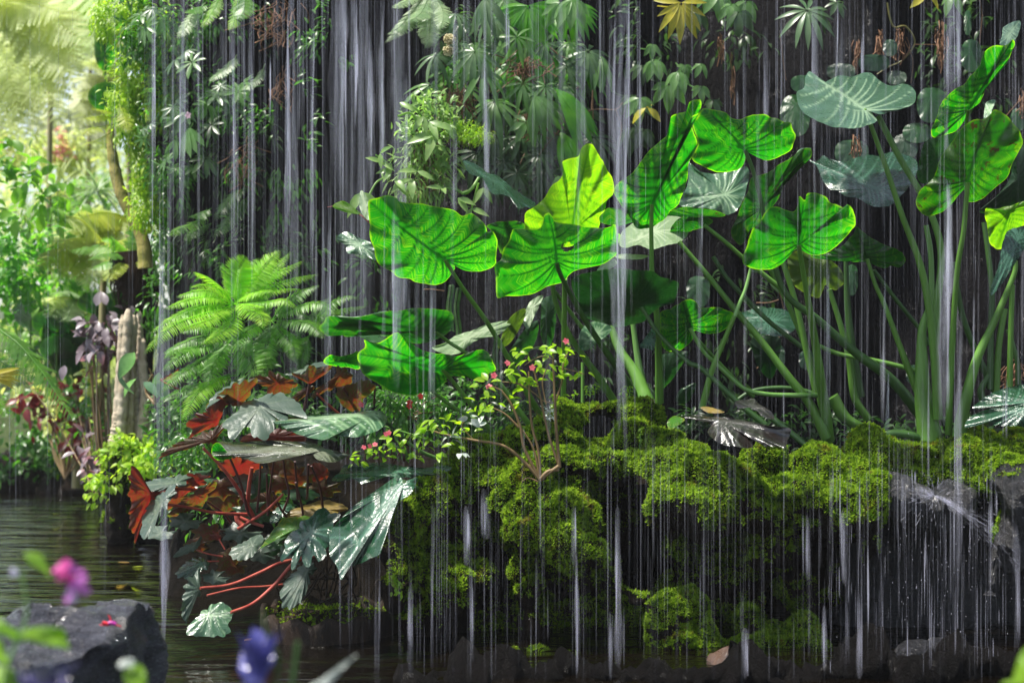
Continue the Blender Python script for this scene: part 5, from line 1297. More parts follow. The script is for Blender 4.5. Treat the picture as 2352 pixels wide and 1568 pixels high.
# ============================================================ UMBRELLA-LEAVED CLIMBERS ON THE CLIFF
M_umb = leaf_mat("umbrella_leaf", (0.08, 0.19, 0.04), (0.16, 0.29, 0.10), tf=0.4, trans=(1.8, 2.4, 0.9), scale=14, rough=0.35, spec=0.5)
M_umbp = leaf_mat("shiny_pale_umbrella_leaf", (0.06, 0.14, 0.05), (0.13, 0.21, 0.10), tf=0.35, trans=(1.2, 1.6, 0.8), scale=14, rough=0.35, spec=0.5)
M_umbg = leaf_mat("vivid_umbrella_leaf", (0.05, 0.22, 0.01), (0.12, 0.34, 0.02), tf=0.5, trans=(1.8, 2.2, 1.0), scale=14, rough=0.3)
M_umbd = leaf_mat("dim_umbrella_leaf", (0.02, 0.055, 0.018), (0.05, 0.10, 0.03), tf=0.35, scale=14, rough=0.35)  # darker copy of the umbrella leaf, with shade put into its colour
M_yel = leaf_mat("yellow_leaf", (0.38, 0.36, 0.02), (0.55, 0.48, 0.04), tf=0.4, trans=(1.4, 1.3, 0.9), scale=30, rough=0.4)
M_twig = stem_mat("brown_twig", (0.10, 0.05, 0.025), (0.20, 0.11, 0.05), rough=0.7, scale=30)
UMB = {'m': M_umb, 'p': M_umbp, 'g': M_umbg, 'd': M_umbd, 'y': M_yel}
UL = blade(7, 0.17, 0.25, 0.42, 0.55)
ULW = blade(6, 0.36, 0.3, 0.35, 0.5)
def umbrella(root, reg, x, y, Y, L, n, mt, axis=(0.0, -0.75, 0.5), arc=6.28, rot=0.0, shape=UL, drp=0.35, pet=None, name="leaf"):
    p = z2p(reg, x, y); c = pt(p[0], p[1], Y); s = 0.9408 / ZK / FPX * Y
    ax = unit(np.array(axis, float) + rng.normal(size=3) * 0.12)
    e1 = unit(np.cross(ax, (0.05, 0.3, 1.0))); e2 = np.cross(e1, ax)     # e2 points up the leaf
    a = rot + (np.arange(n) + 0.5) / n * arc - arc / 2 - math.pi / 2 + rng.normal(size=n) * 0.06
    d = e1[None] * np.cos(a)[:, None] + e2[None] * np.sin(a)[:, None] + ax * 0.15 + np.array((0, 0, -drp))
    mb = MB()
    nr = np.tile(ax, (n, 1)) + rng.normal(size=(n, 3)) * 0.15
    l = L * s * (0.72 + 0.28 * np.abs(np.sin(a)) ** 0.5 * (np.sin(a) < 0) + 0.1 * rng.random(n))
    scatter(mb, shape[0], shape[1], np.tile(c, (n, 1)) + d * L * s * 0.04, basis(d, nr), l)
    q = pet if pet is not None else (rng.normal() * 60, -40 - 60 * rng.random())
    b = c + np.array((q[0] * s, 0.16 + 0.1 * rng.random(), -q[1] * s))
    tube(mb, catmull(np.array([c, (b + c) / 2 + (0, 0, -0.01), b]), 8), np.linspace(0.0022, 0.003, 8), 5)
    return mb.build(name, UMB[mt] if isinstance(mt, str) else mt, root)

def climber(label, foot, leaves, Y=5.95, group="umbrella leaved climbers on the cliff", name="umbrella_plant", **k):
    root = thing(name, pt(*z2p(*foot), Y + 0.4), label, "climber", group)
    for lf in leaves:
        kk = dict(k)
        if len(lf) > 5: kk.update(lf[5])
        if lf[0][0] == 'A': kk['drp'] = kk.get('drp', 0) + 0.7 * rng.random(); kk['axis'] = (rng.normal() * 0.5, -0.6, 0.3 + rng.random() * 0.6)
        umbrella(root, lf[0][0] if isinstance(lf[0], str) else 'B', lf[1], lf[2], Y + rng.normal() * 0.08, lf[3] * (1.35 if lf[0][0] == 'B' else 0.8 + 0.7 * rng.random()), lf[4] if not isinstance(lf[4], str) else 9, lf[0][1:] or 'm', **kk)
    return root
climber("umbrella leaved climber with the whitest shiny narrow leaves, near the top of the cliff", ('B', 900, 250), [
    ('Bp', 905, 345, 190, 11), ('Bm', 1040, 680, 210, 10), ('Bp', 1000, 110, 150, 9), ('Bp', 780, 92, 120, 8), ('Bp', 800, 290, 90, 8), ('Bm', 610, 570, 190, 9), ('Bp', 640, 370, 150, 9), ('Bm', 850, 590, 150, 8), ('Bm', 960, 470, 180, 9), ('Bm', 720, 480, 120, 8)], drp=0.55)
climber("umbrella leaved climber with a big vivid green drooping leaf at the top edge", ('B', 1260, -80), [
    ('Bg', 1265, 40, 230, 13, dict(drp=0.9, axis=(0, -0.9, 0.2))), ('Bp', 1110, 90, 130, 9, dict(drp=0.8)), ('Bp', 980, -20, 200, 9, dict(drp=1.2)), ('Bm', 1480, 20, 140, 7, dict(shape=ULW, drp=0.8)), ('Bm', 1560, -10, 150, 7, dict(shape=ULW, drp=0.9)), ('Bd', 1080, 190, 150, 8), ('Bm', 1190, 250, 140, 8)], Y=5.9)
climber("umbrella leaved climber on bare forked twigs in the middle of the cliff", ('B', 1500, 300), [
    ('Bp', 1375, 290, 150, 8), ('Bg', 1310, 320, 190, 7, dict(rot=-0.9, arc=1.4)), ('Bp', 1665, 345, 190, 12), ('Bm', 1540, 290, 80, 8), ('Bp', 1495, 560, 150, 10), ('Bg', 1440, 590, 300, 8, dict(rot=-1.0, arc=0.8)), ('Bm', 1300, 640, 210, 8, dict(rot=-0.8, arc=2.0)), ('Bm', 1380, 580, 130, 8), ('Bm', 1740, 360, 180, 8, dict(rot=0.6, arc=2.5)), ('Bd', 1520, 440, 140, 8), ('Bm', 1230, 560, 130, 8), ('Bm', 1350, 700, 150, 7)], drp=0.5)
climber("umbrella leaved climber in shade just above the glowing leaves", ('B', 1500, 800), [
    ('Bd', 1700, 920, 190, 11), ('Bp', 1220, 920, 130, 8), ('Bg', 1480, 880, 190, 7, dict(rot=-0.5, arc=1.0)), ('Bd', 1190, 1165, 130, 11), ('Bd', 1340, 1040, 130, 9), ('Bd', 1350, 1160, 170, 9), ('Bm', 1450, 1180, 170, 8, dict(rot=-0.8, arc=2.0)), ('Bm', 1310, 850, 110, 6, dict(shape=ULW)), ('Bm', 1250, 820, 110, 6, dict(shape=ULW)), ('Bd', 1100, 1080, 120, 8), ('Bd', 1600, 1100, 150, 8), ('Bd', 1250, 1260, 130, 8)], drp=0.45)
climber("climber with a hand of yellow leaves at the top of the cliff", ('B', 2290, -60), [
    ('By', 2290, 20, 170, 9, dict(shape=blade(5, 0.24, 0.3, 0.3, 0.5), drp=0.9, axis=(0, -0.9, 0.2)))], name="yellow_leaved_plant", group=None)
climber("umbrella plant with pale fingers alone on the dark cliff near the top right", ('C', 880, -60), [
    ('Cp', 880, 72, 170, 11, dict(drp=0.3)), ('Cd', 960, 90, 150, 8, dict(drp=0.5)), ('Cd', 1080, 20, 90, 6, dict(shape=ULW))], name="umbrella_plant", group=None)
# ovate hanging leaflets
OV = dict(shape=blade(5, 0.42, 0.3, 0.35, 0.5), drp=0.9)
for lab, foot, lv in (
    ("creeper with oval hanging leaflets left of the silvery flat leaf's dark gap, upper group", ('B', 2200, 250), [('Bm', 2110, 400, 110, 6), ('Bm', 2100, 300, 70, 5), ('Bm', 2270, 480, 110, 6), ('Bd', 2030, 440, 90, 5), ('Cm', 60, 440, 90, 6), ('Cm', 170, 430, 80, 4), ('Cm', 170, 580, 110, 5), ('Bm', 2210, 560, 130, 5)]),
    ("creeper with long oval leaves hanging just above the tall pointed leaf", ('B', 2000, 600), [('Bm', 2010, 660, 120, 5), ('Bd', 1950, 860, 130, 5), ('Bd', 2040, 870, 110, 4), ('By', 2060, 720, 120, 2), ('Cd', 250, 670, 80, 4), ('Bd', 1940, 640, 110, 4)]),
    ("creeper with narrow leaves hanging from the top edge beside the yellow hand", ('C', 250, -60), [('Cm', 200, -20, 120, 5), ('Cm', 290, -40, 120, 5), ('Cm', 370, 30, 110, 5), ('Cd', 130, 60, 120, 5), ('Cm', 470, 10, 110, 4), ('Cd', 420, 80, 110, 5), ('Cy', 1690, -40, 120, 2), ('Cm', 1860, -30, 100, 4)])):
    climber(lab, foot, lv, name="creeper", group="creepers with oval leaflets", Y=6.1, **OV)
# rosettes on the left of the cliff
RO = dict(shape=blade(5, 0.26, 0.25, 0.2, 0.65), drp=0.0, axis=(0, -0.6, 0.6))
for lab, foot, lv in (
    ("rosettes of spoon shaped grey green leaves high on the left of the cliff", ('A', 1250, 250), [('Ap', 1250, 340, 120, 11), ('Ap', 1180, 400, 90, 7), ('Am', 1290, 420, 120, 7), ('Ap', 1020, 60, 90, 8), ('Am', 980, 180, 110, 9), ('Am', 1080, 130, 90, 8), ('Am', 950, 100, 90, 8)]),
    ("spray of spoon shaped leaves round the one pale pink flower", ('A', 1400, 600), [('Ap', 1210, 680, 100, 10), ('Ap', 1250, 760, 110, 8), ('Ap', 1450, 640, 120, 10), ('Ap', 1540, 690, 110, 8), ('Am', 1390, 700, 120, 8), ('Am', 1270, 850, 150, 8, dict(drp=0.8)), ('Ap', 1200, 800, 120, 8), ('Am', 1640, 560, 110, 8), ('Ap', 1480, 580, 90, 8), ('Am', 1600, 620, 120, 8), ('Ap', 1160, 720, 90, 7), ('Ay', 1600, 720, 80, 2, dict(drp=0.9))]),
    ("rosettes of small leaves low on the cliff's left edge", ('A', 1050, 900), [('Am', 960, 930, 90, 8), ('Ap', 1010, 830, 80, 7), ('Am', 1120, 1080, 90, 8), ('Am', 1180, 1130, 80, 7), ('Ap', 960, 860, 80, 7), ('Ad', 1300, 1130, 90, 7), ('Am', 1180, 930, 120, 5, dict(drp=0.9)), ('Ad', 1380, 1060, 110, 7), ('Ad', 1330, 980, 90, 7), ('Ad', 1420, 840, 110, 7)])):
    climber(lab, foot, lv, name="rosette_plant", group="leaf rosettes on the left of the cliff", Y=6.25, **RO)
fl = thing("wall_flower", pt(*z2p('A', 1264, 780), 6.1), "single pale pink flower among spoon shaped leaves on the cliff", "flower")
flower(fl, z2p('A', 1264, 775), 6.05, 26, leaf_mat("pale_pink_petal", (0.8, 0.5, 0.62), (0.9, 0.7, 0.8), tf=0.3, trans=(1, 1, 1)), name="blossom")

# bright epiphyte clump in the middle of the cliff
M_ep = leaf_mat("pale_green_epiphyte", (0.16, 0.30, 0.08), (0.30, 0.44, 0.14), tf=0.45, trans=(1.6, 1.8, 1.0), scale=25, rough=0.35)
bush("leafy_epiphyte", "clump of pale green tangled leaves growing out from the cliff above the leftmost glowing leaf", "climber",
     [('B', 600, 900, 170, 220, 5.7, 140), ('B', 500, 960, 110, 110, 5.65, 90), ('B', 620, 760, 90, 110, 5.75, 80)], 700, 60, M_ep, LEAF_M, stems=8, dirup=0.25)
bush("feathery_moss_plant", "feathery yellow green cushion in the middle of the cliff", "plant",
     [('B', 840, 900, 110, 80, 5.7, 90), ('B', 950, 920, 80, 40, 5.65, 50), ('B', 780, 850, 60, 60, 5.7, 60)], 1500, 26, M_lime, LEAF_N, stems=4, dirup=0.1)
bush("leafy_epiphyte", "straggling narrow leaves hanging under the pale epiphyte clump", "climber",
     [('B', 540, 1180, 140, 140, 5.75, 90), ('B', 440, 1240, 110, 80, 5.7, 60), ('B', 640, 1250, 90, 120, 5.8, 60), ('B', 620, 1060, 150, 60, 5.75, 60)], 420, 78, M_ep, LEAF_N, stems=6, droop=0.7)
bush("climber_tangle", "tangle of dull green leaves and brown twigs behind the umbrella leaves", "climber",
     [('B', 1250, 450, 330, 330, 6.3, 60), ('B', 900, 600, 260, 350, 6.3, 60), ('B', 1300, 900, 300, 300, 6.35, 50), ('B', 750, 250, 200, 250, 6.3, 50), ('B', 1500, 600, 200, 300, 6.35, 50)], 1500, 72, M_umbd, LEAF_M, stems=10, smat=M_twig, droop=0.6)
# arching stems of an epiphytic cactus in front
ep = thing("strap_leaved_plant", pt(*z2p('B', 180, 1330), 5.5), "plant with pale arching strap stems and leaves left above the first glowing leaf", "plant")
for s, w in (("B 190,1320 250,1220 340,1180", 14), ("B 430,690 520,740 590,850", 16), ("B 390,780 470,760 540,830", 16), ("B 820,1300 880,1270 940,1180", 22), ("B 660,1260 760,1270 840,1300 900,1260", 16), ("B 930,1230 900,1340 880,1420", 14), ("B 240,1040 300,1080 340,1130", 10)):
    stalk(ep, s, 5.45, 5.5, w, w * 0.8, M_ep, name="strap_stem", sides=6)
mb = MB()
for x, y, L in ((400, 690, 120), (270, 1030, 110), (280, 1090, 110), (350, 1140, 110), (370, 1200, 140), (480, 1200, 160), (690, 1265, 110), (960, 1260, 120), (880, 1400, 130), (150, 1290, 200), (790, 1330, 130), (520, 1150, 130), (640, 900, 200), (600, 820, 160), (560, 780, 130), (700, 820, 140)):
    c = pt(*z2p('B', x, y), 5.45)
    d = unit(np.array([[rng.normal() * 0.6, -0.3, -0.5 + rng.normal() * 0.3], [rng.normal() * 0.6, -0.3, -0.2 + rng.normal() * 0.4]]))
    scatter(mb, LEAF_M[0], LEAF_M[1], np.tile(c, (2, 1)), basis(d, np.tile((0, -0.8, 0.4), (2, 1))), L * PX * 5.45 * np.ones(2))
mb.build("foliage", M_ep, ep)
lf = thing("loose_leaf_shoot", pt(*z2p('B', 130, 1440), 5.3), "yellow green pointed leaf pair sticking out to the left of the first glowing leaf", "plant")
BL(lf, 'glowy', 'TF', 5.3, "B 130,1440", "B -45,1385", "B -50,1385 0,1352 40,1355 100,1400 140,1440 60,1430 0,1412", cup=0.1)
BL(lf, 'pale', 'TR', 5.3, "B 170,1400", "B 150,1290", "B 140,1280 180,1320 192,1400 196,1480 150,1440 128,1370", cup=0.1)
stalk(lf, "B 130,1440 160,1460 200,1500", 5.3, 5.3, 8, 8, M_redstem, name="stem")
stalk(lf, "B -50,1385 -80,1390 -85,1388", 5.3, 5.3, 4, 3, M_redstem, name="stem")
# heart leaves low in the dark at the right
hv = thing("heart_leaf_climber", pt(*z2p('C', 1100, 900), 6.3), "climber with large dim heart shaped leaves on the dark cliff at the right", "climber")
for x, y, rx, ry, r in (('C', 800, 770, 115, 150), ('C', 1720, 700, 115, 125), ('C', 1985, 370, 80, 115), ('C', 1440, 320, 55, 60), ('C', 1620, 890, 110, 70), ('C', 1540, 980, 100, 90), ('C', 1110, 480, 110, 60), ('C', 1330, 420, 120, 60), ('C', 1180, 1020, 130, 90), ('C', 1960, 150, 30, 90), ('C', 2300, 800, 60, 80), ('F', 880, 900, 60, 70), ('F', 150, 440, 90, 110), ('F', 1180, 360, 50, 110), ('F', 680, 880, 60, 90), ('F', 560, 640, 90, 110), ('F', 1600, 1000, 60, 70), ('C', 1480, 520, 80, 50), ('C', 850, 560, 90, 60)):
    cx, cy, a_, b_ = y, rx, ry, r
    reg = x
    o = [(cx + a_ * math.cos(t) * (1 - 0.12 * math.cos(2 * t)), cy + b_ * math.sin(t) * (1 if math.sin(t) > 0 else 0.9)) for t in np.linspace(0, 6.283, 12, endpoint=False)]
    o = [z2p(reg, *q) for q in o]
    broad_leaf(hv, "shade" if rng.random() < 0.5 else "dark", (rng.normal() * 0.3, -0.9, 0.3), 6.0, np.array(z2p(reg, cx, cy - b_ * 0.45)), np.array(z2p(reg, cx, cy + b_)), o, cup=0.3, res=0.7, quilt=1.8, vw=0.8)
for s in ("C 1420,20 1440,130 1470,185 1545,180 1605,285 1530,400 1430,450 1350,500", "C 1605,300 1740,302 1820,310", "C 1540,280 1590,400 1580,560", "C 700,230 720,400 740,540", "C 2060,100 2040,300 2045,420", "C 2040,0 2060,110", "C 2330,650 2200,800"):
    stalk(hv, s, 6.1, 6.15, 14 if '1470' in s else 7, 7, leaf_mat("vine_stem", (0.13, 0.13, 0.03), (0.2, 0.17, 0.05), tf=0.0) if '1470' in s else M_twig, name="vine_stem", sides=6)

# hanging dead roots and seed strings
M_root = stem_mat("rusty_roots", (0.10, 0.045, 0.02), (0.24, 0.12, 0.06), rough=0.8, scale=20)
def roots(label, reg, x, y0, y1, w, n, Y, name="hanging_roots"):
    t = thing(name, pt(*z2p(reg, x, y1), Y), label, "roots", "rusty roots and seed strings hanging on the cliff")
    mb = MB()
    for k in range(int(n * 0.7)):
        xs_ = x + rng.normal() * w * 0.4; yy = y0 + rng.random() * (y1 - y0) * 0.7; ln = 60 + rng.random() * 90
        p = [z2p(reg, xs_, yy), z2p(reg, xs_ + rng.normal() * w * 0.3, yy + ln * 0.5), z2p(reg, xs_ + rng.normal() * w * 0.4, yy + ln)]
        tube(mb, catmull(np.array([pt(a[0], a[1], Y + rng.normal() * 0.02) for a in p]), 7), 0.0022, 4)
    mb.build("root_strands", M_root, t)
for a in (("rusty hanging roots left of the main waterfall veil, upper bunch", 'A', 1850, 0, 380, 150, 70, 6.2), ("rusty hanging roots left of the main waterfall veil, lower bunch", 'A', 1900, 420, 700, 80, 36, 6.2),
          ("dark rusty root tangle on the cliff above the bright fern", 'A', 1620, 900, 1300, 140, 40, 6.35), ("brown seed string hanging right of the vine with green elbows", 'C', 1780, 140, 480, 36, 46, 6.1), ("brown seed string hanging under the bent vine", 'C', 1500, 190, 360, 44, 40, 6.1),
          ("brown seed string hanging at the right edge of the picture", 'C', 2335, 590, 780, 40, 26, 6.0), ("rusty seed string left of the bent vine", 'C', 1370, 200, 400, 50, 36, 6.15), ("rusty seed string above the silvery flat leaf", 'C', 1215, 250, 440, 36, 30, 6.15),
          ("rust brown dead flower stalk below the silvery flat leaf", 'C', 1210, 900, 1050, 30, 26, 5.6), ("brown seed string at the left above the rounded green leaf", 'C', 300, 220, 380, 36, 24, 6.2), ("long thin reddish root on the bare dark cliff", 'C', 380, 300, 720, 20, 22, 6.2),
          ("rusty root tangle low at the right edge", 'F', 2280, 900, 1100, 130, 50, 5.6), ("brown dry tangle among the umbrella leaves", 'B', 780, 560, 760, 120, 70, 5.9), ("brown dry tangle in the middle of the twigs", 'B', 1250, 380, 480, 160, 60, 5.95), ("brown dry tangle below the pink blossom twig", 'B', 1300, 740, 860, 160, 46, 5.95)):
    roots(*a)
tw = thing("twig_branch", pt(*z2p('B', 1600, 800), 6.0), "bare forked brown twigs crossing the cliff between the umbrella leaves", "twigs")
for s in ("B 1580,800 1640,760 1720,735 1850,735 1900,690", "B 1690,740 1698,600 1700,900", "B 1580,800 1640,850 1700,890", "B 1850,735 1890,850 1870,1000", "B 1030,640 1130,560 1220,495", "B 1040,370 1130,390 1200,330", "B 1130,390 1040,480", "B 1410,320 1470,370 1530,400", "B 1210,490 1300,560 1460,700", "B 930,860 1060,890 1100,900", "B 1500,850 1400,960 1340,1040", "B 1210,1100 1240,1030", "B 830,480 900,560", "B 730,960 740,760 700,600 690,480", "B 620,1010 630,1150 650,1350", "E 560,430 620,430 700,440", "F 540,520 620,520 690,500", "F 660,300 700,460 725,560", "F 545,960 620,880 700,740"):
    stalk(tw, s, 5.98, 6.0, 9, 7, M_twig, name="twig", sides=5)
fl = thing("wall_flower", pt(*z2p('B', 1370, 785), 5.95), "pink blossom cluster on the brown twigs in the middle of the cliff", "flower")
for x, y in ((1345, 785), (1370, 790), (1390, 782)): flower(fl, z2p('B', x, y), 5.88, 20, M_pink, name="blossom")
sd = thing("seed_head", pt(*z2p('B', 730, 400), 5.75), "cream coloured knobbly seed head standing on the cliff", "seed head")
mb = MB()
pp = ball_pts(260, pt(*z2p('B', 735, 265), 5.7), np.array((42, 40, 36)) * PX * 5.7, 0.2)
pp = np.concatenate([pp, ball_pts(220, pt(*z2p('B', 728, 340), 5.7), np.array((36, 34, 40)) * PX * 5.7, 0.2)])
sv, sf = ico(1)
scatter(mb, sv, sf, pp, np.tile(np.eye(3), (len(pp), 1, 1)), 0.0032 * np.ones(len(pp)))
mb.build("seeds", leaf_mat("cream_seeds", (0.5, 0.42, 0.22), (0.65, 0.6, 0.38), tf=0.1), sd)
# chain leaved hanging plants behind the stalks
for lab, x, y0, y1 in (("hanging chain of small round leaves behind the first stalk", 740, 400, 700), ("longer hanging chain of leaves beside the first stalk", 790, 420, 780), ("chain of leaves hanging behind the low pale leaf", 1050, 760, 960)):
    t = thing("chain_plant", pt(*z2p('E', x, y0), 5.9), lab, "climber"); mb = MB()
    for y in range(y0, y1, 13):
        c = pt(*z2p('E', x + math.sin(y * 0.02) * 8, y), 5.8)
        scatter(mb, LEAF_O[0], LEAF_O[1], np.tile(c, (2, 1)), basis(np.array([[1, -.3, -.5], [-1, -.3, -.5]]), np.tile((0, -0.8, 0.5), (2, 1))), 26 * PX * 5.8 * np.ones(2))
    mb.build("foliage", M_mid, t)

ex = thing("umbrella_plant", pt(*z2p('B', 1150, 700), 6.3), "tall tangle of green umbrella leaves filling the cliff behind the brown twigs", "climber", "umbrella leaved climbers on the cliff")
for k in range(46):
    x = 620 + rng.random() * 1050; y = -40 + rng.random() * 1250
    if x < 900 and y > 700: continue
    umbrella(ex, 'B', x, y, 6.1 + rng.random() * 0.15, 150 + rng.random() * 110, 8 + int(rng.random() * 3), 'mmdg'[int(rng.random() * 4)] if y < 800 else 'd', drp=0.4 + 0.5 * rng.random(), rot=rng.normal() * 0.5, arc=3.0 + rng.random() * 3.2)
# ============================================================ GARDEN BEYOND THE POND (left)
M_farb = leaf_mat("sunlit_far_leaf", (0.40, 0.50, 0.14), (0.62, 0.68, 0.30), tf=0.5, trans=(1.6, 1.6, 1.0), scale=3, rough=0.5)  # tones raised so the leaf colour carries the garden's sunny glow
M_farw = leaf_mat("pale_far_leaf", (0.45, 0.50, 0.28), (0.65, 0.68, 0.45), tf=0.45, trans=(1.2, 1.2, 1.0), scale=3, rough=0.5)  # paler still: the glow of the bright gap is in the colour
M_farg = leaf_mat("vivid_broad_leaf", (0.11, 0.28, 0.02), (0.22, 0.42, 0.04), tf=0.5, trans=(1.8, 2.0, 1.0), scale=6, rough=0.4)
M_fard = leaf_mat("deep_green_far_leaf", (0.04, 0.15, 0.015), (0.10, 0.28, 0.03), tf=0.5, scale=6, rough=0.4)  # deep green of the dense bush at the left edge
M_gold = leaf_mat("golden_fern", (0.46, 0.60, 0.28), (0.68, 0.78, 0.48), tf=0.5, trans=(1.7, 1.6, 1.0), scale=5, rough=0.5)
M_redf = leaf_mat("dark_red_leaf", (0.10, 0.012, 0.015), (0.22, 0.03, 0.03), tf=0.4, trans=(2.5, 1.5, 1.5), scale=10, rough=0.35)
M_pinkf = leaf_mat("coral_flower", (0.75, 0.25, 0.22), (0.85, 0.45, 0.35), tf=0.3, trans=(1, 1, 1), scale=10)
M_hangy = leaf_mat("hanging_yellow_green_leaf", (0.24, 0.42, 0.02), (0.42, 0.56, 0.06), tf=0.5, trans=(1.7, 1.8, 1.0), scale=14, rough=0.45)

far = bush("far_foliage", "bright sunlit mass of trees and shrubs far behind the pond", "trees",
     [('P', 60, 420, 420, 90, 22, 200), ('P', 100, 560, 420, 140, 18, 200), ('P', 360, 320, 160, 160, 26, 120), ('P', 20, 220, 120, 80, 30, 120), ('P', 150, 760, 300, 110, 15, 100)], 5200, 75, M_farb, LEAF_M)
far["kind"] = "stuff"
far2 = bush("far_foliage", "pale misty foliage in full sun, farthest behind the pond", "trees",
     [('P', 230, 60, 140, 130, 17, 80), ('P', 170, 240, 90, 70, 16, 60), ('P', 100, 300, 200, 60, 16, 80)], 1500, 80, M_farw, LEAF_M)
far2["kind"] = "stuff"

M_mosst = stem_mat("pale_mossy_trunk", (0.20, 0.20, 0.08), (0.34, 0.30, 0.16), rough=0.9, scale=12)
def tfern(label, crown, tips, Y, W, mat, n=28, name="tree_fern"):
    root = thing(name, pt(crown[0], 1110, Y), label, "tree fern", "tree ferns beyond the pond")
    for i, tp in enumerate(tips):
        mb = MB()
        mx = ((crown[0] + tp[0]) / 2, min(crown[1], tp[1]) - 0.1 * abs(tp[0] - crown[0]) + 0.25 * (max(crown[1], tp[1]) - min(crown[1], tp[1])))
        pfrond(mb, 'P', [crown, mx, tp], Y, Y + (tp[2] if len(tp) > 2 else -0.4), W, n=n, shape=COMBS, rach=0.006, hint=(0, -0.8, 0.6), droop=0.35)
        mb.build("frond", mat if i % 3 else M_ferno, root)
    mb = MB(); tube(mb, catmull(np.array([pt(crown[0], crown[1], Y), pt(crown[0] - 8, (crown[1] + 1110) / 2, Y), pt(crown[0] - 14, 1120, Y)]), 20), np.linspace(0.015, 0.03, 20), 8)
    mb.build("trunk", M_mosst, root)
tfern("golden tree fern at the far left with drooping fronds", (-60, 20), [(60, 330), (140, 290), (180, 200), (200, 100), (150, 30), (60, -60), (100, 260), (40, 240), (20, 340)], 9.5, 80, M_ferno)
tfern("golden tree fern with its crown above the picture, nearer the pale gap", (120, -90), [(-20, 60), (30, 170), (90, 200), (170, 190), (230, 120), (250, 60), (60, 130), (200, 160)], 10.5, 75, M_gold)
tfern("low pale tree fern half hidden behind the climbing greenery of the cliff end", (300, 190), [(190, 150), (170, 190), (160, 260), (180, 290), (220, 330), (230, 130), (200, 230)], 10.0, 55, M_farw)
tfern("yellow green fern spreading over the pond behind the fibrous trunk", (300, 500), [(150, 520), (170, 560), (110, 600), (200, 610), (160, 590), (180, 500)], 8.5, 60, M_ferny)
tfern("pale low fern in the middle of the far bank", (190, 690), [(90, 700), (110, 730), (150, 740), (240, 700), (260, 740), (130, 670)], 8.6, 40, M_fernp)

lime = bush("lime_bush", "bright lime green bush filling the bank between the broad leaved shrub and the stump", "bush",
     [('P', 60, 640, 170, 120, 10.4, 60), ('P', 190, 620, 90, 110, 10.2, 60), ('P', 110, 780, 160, 70, 9.9, 50), ('P', 200, 450, 90, 60, 11, 60)], 1500, 62, M_farg, LEAF_O, foot=(100, 1100))
bush("flowering_bush", "wide bush speckled with coral pink flowers beyond the broad leaved shrub", "bush", [('P', 60, 340, 130, 50, 12, 60), ('P', 170, 350, 80, 40, 12, 60)], 900, 60, M_farb, LEAF_M, foot=(80, 1000))
fb = bush("coral_flower_head", "coral pink flower clusters crowning the far bush", "flowers", [('P', 70, 335, 110, 34, 11.9, 30)], 130, 40, M_pinkf, LEAF_O)
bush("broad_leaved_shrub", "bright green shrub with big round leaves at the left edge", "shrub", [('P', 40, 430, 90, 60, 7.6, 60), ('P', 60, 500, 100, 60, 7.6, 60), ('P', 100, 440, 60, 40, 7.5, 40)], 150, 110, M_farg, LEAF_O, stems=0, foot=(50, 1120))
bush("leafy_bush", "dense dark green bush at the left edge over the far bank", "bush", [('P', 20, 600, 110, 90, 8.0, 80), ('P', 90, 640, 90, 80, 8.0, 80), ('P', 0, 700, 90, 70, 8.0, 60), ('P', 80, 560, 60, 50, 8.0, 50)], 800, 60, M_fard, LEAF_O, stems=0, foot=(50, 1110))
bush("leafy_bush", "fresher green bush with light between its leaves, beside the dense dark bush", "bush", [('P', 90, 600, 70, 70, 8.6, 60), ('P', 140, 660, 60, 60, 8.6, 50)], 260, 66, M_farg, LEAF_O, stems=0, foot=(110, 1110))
def grassy(label, c, Y, n, L, mat, name="spiky_plant"):
    root = thing(name, pt(c[0], c[1] + 10, Y), label, "plant", "spiky leaved plants beyond the pond"); mb = MB()
    T = np.tile(pt(c[0], c[1], Y), (n, 1)); d = rng.normal(size=(n, 3)) * (0.9, 0.6, 0.5) + (0, -0.2, 0.55)
    sh = blade(7, 0.06, 0.3, 0.55, 0.4)
    scatter(mb, sh[0], sh[1], T, basis(unit(d), np.tile((0, -0.3, 0.9), (n, 1))), L / FPX * Y * (0.7 + 0.5 * rng.random(n)))
    mb.build("blades", mat, root); return root
grassy("spiky pale green plant left of the curved mossy trunk", (225, 440), 9.0, 60, 90, M_fernp)
grassy("spiky plant lower behind the broad leaved shrub", (190, 520), 9.2, 60, 110, M_fernm)
grassy("spiky plant at the far left behind the broad leaved shrub", (130, 450), 9.6, 50, 100, M_farb)
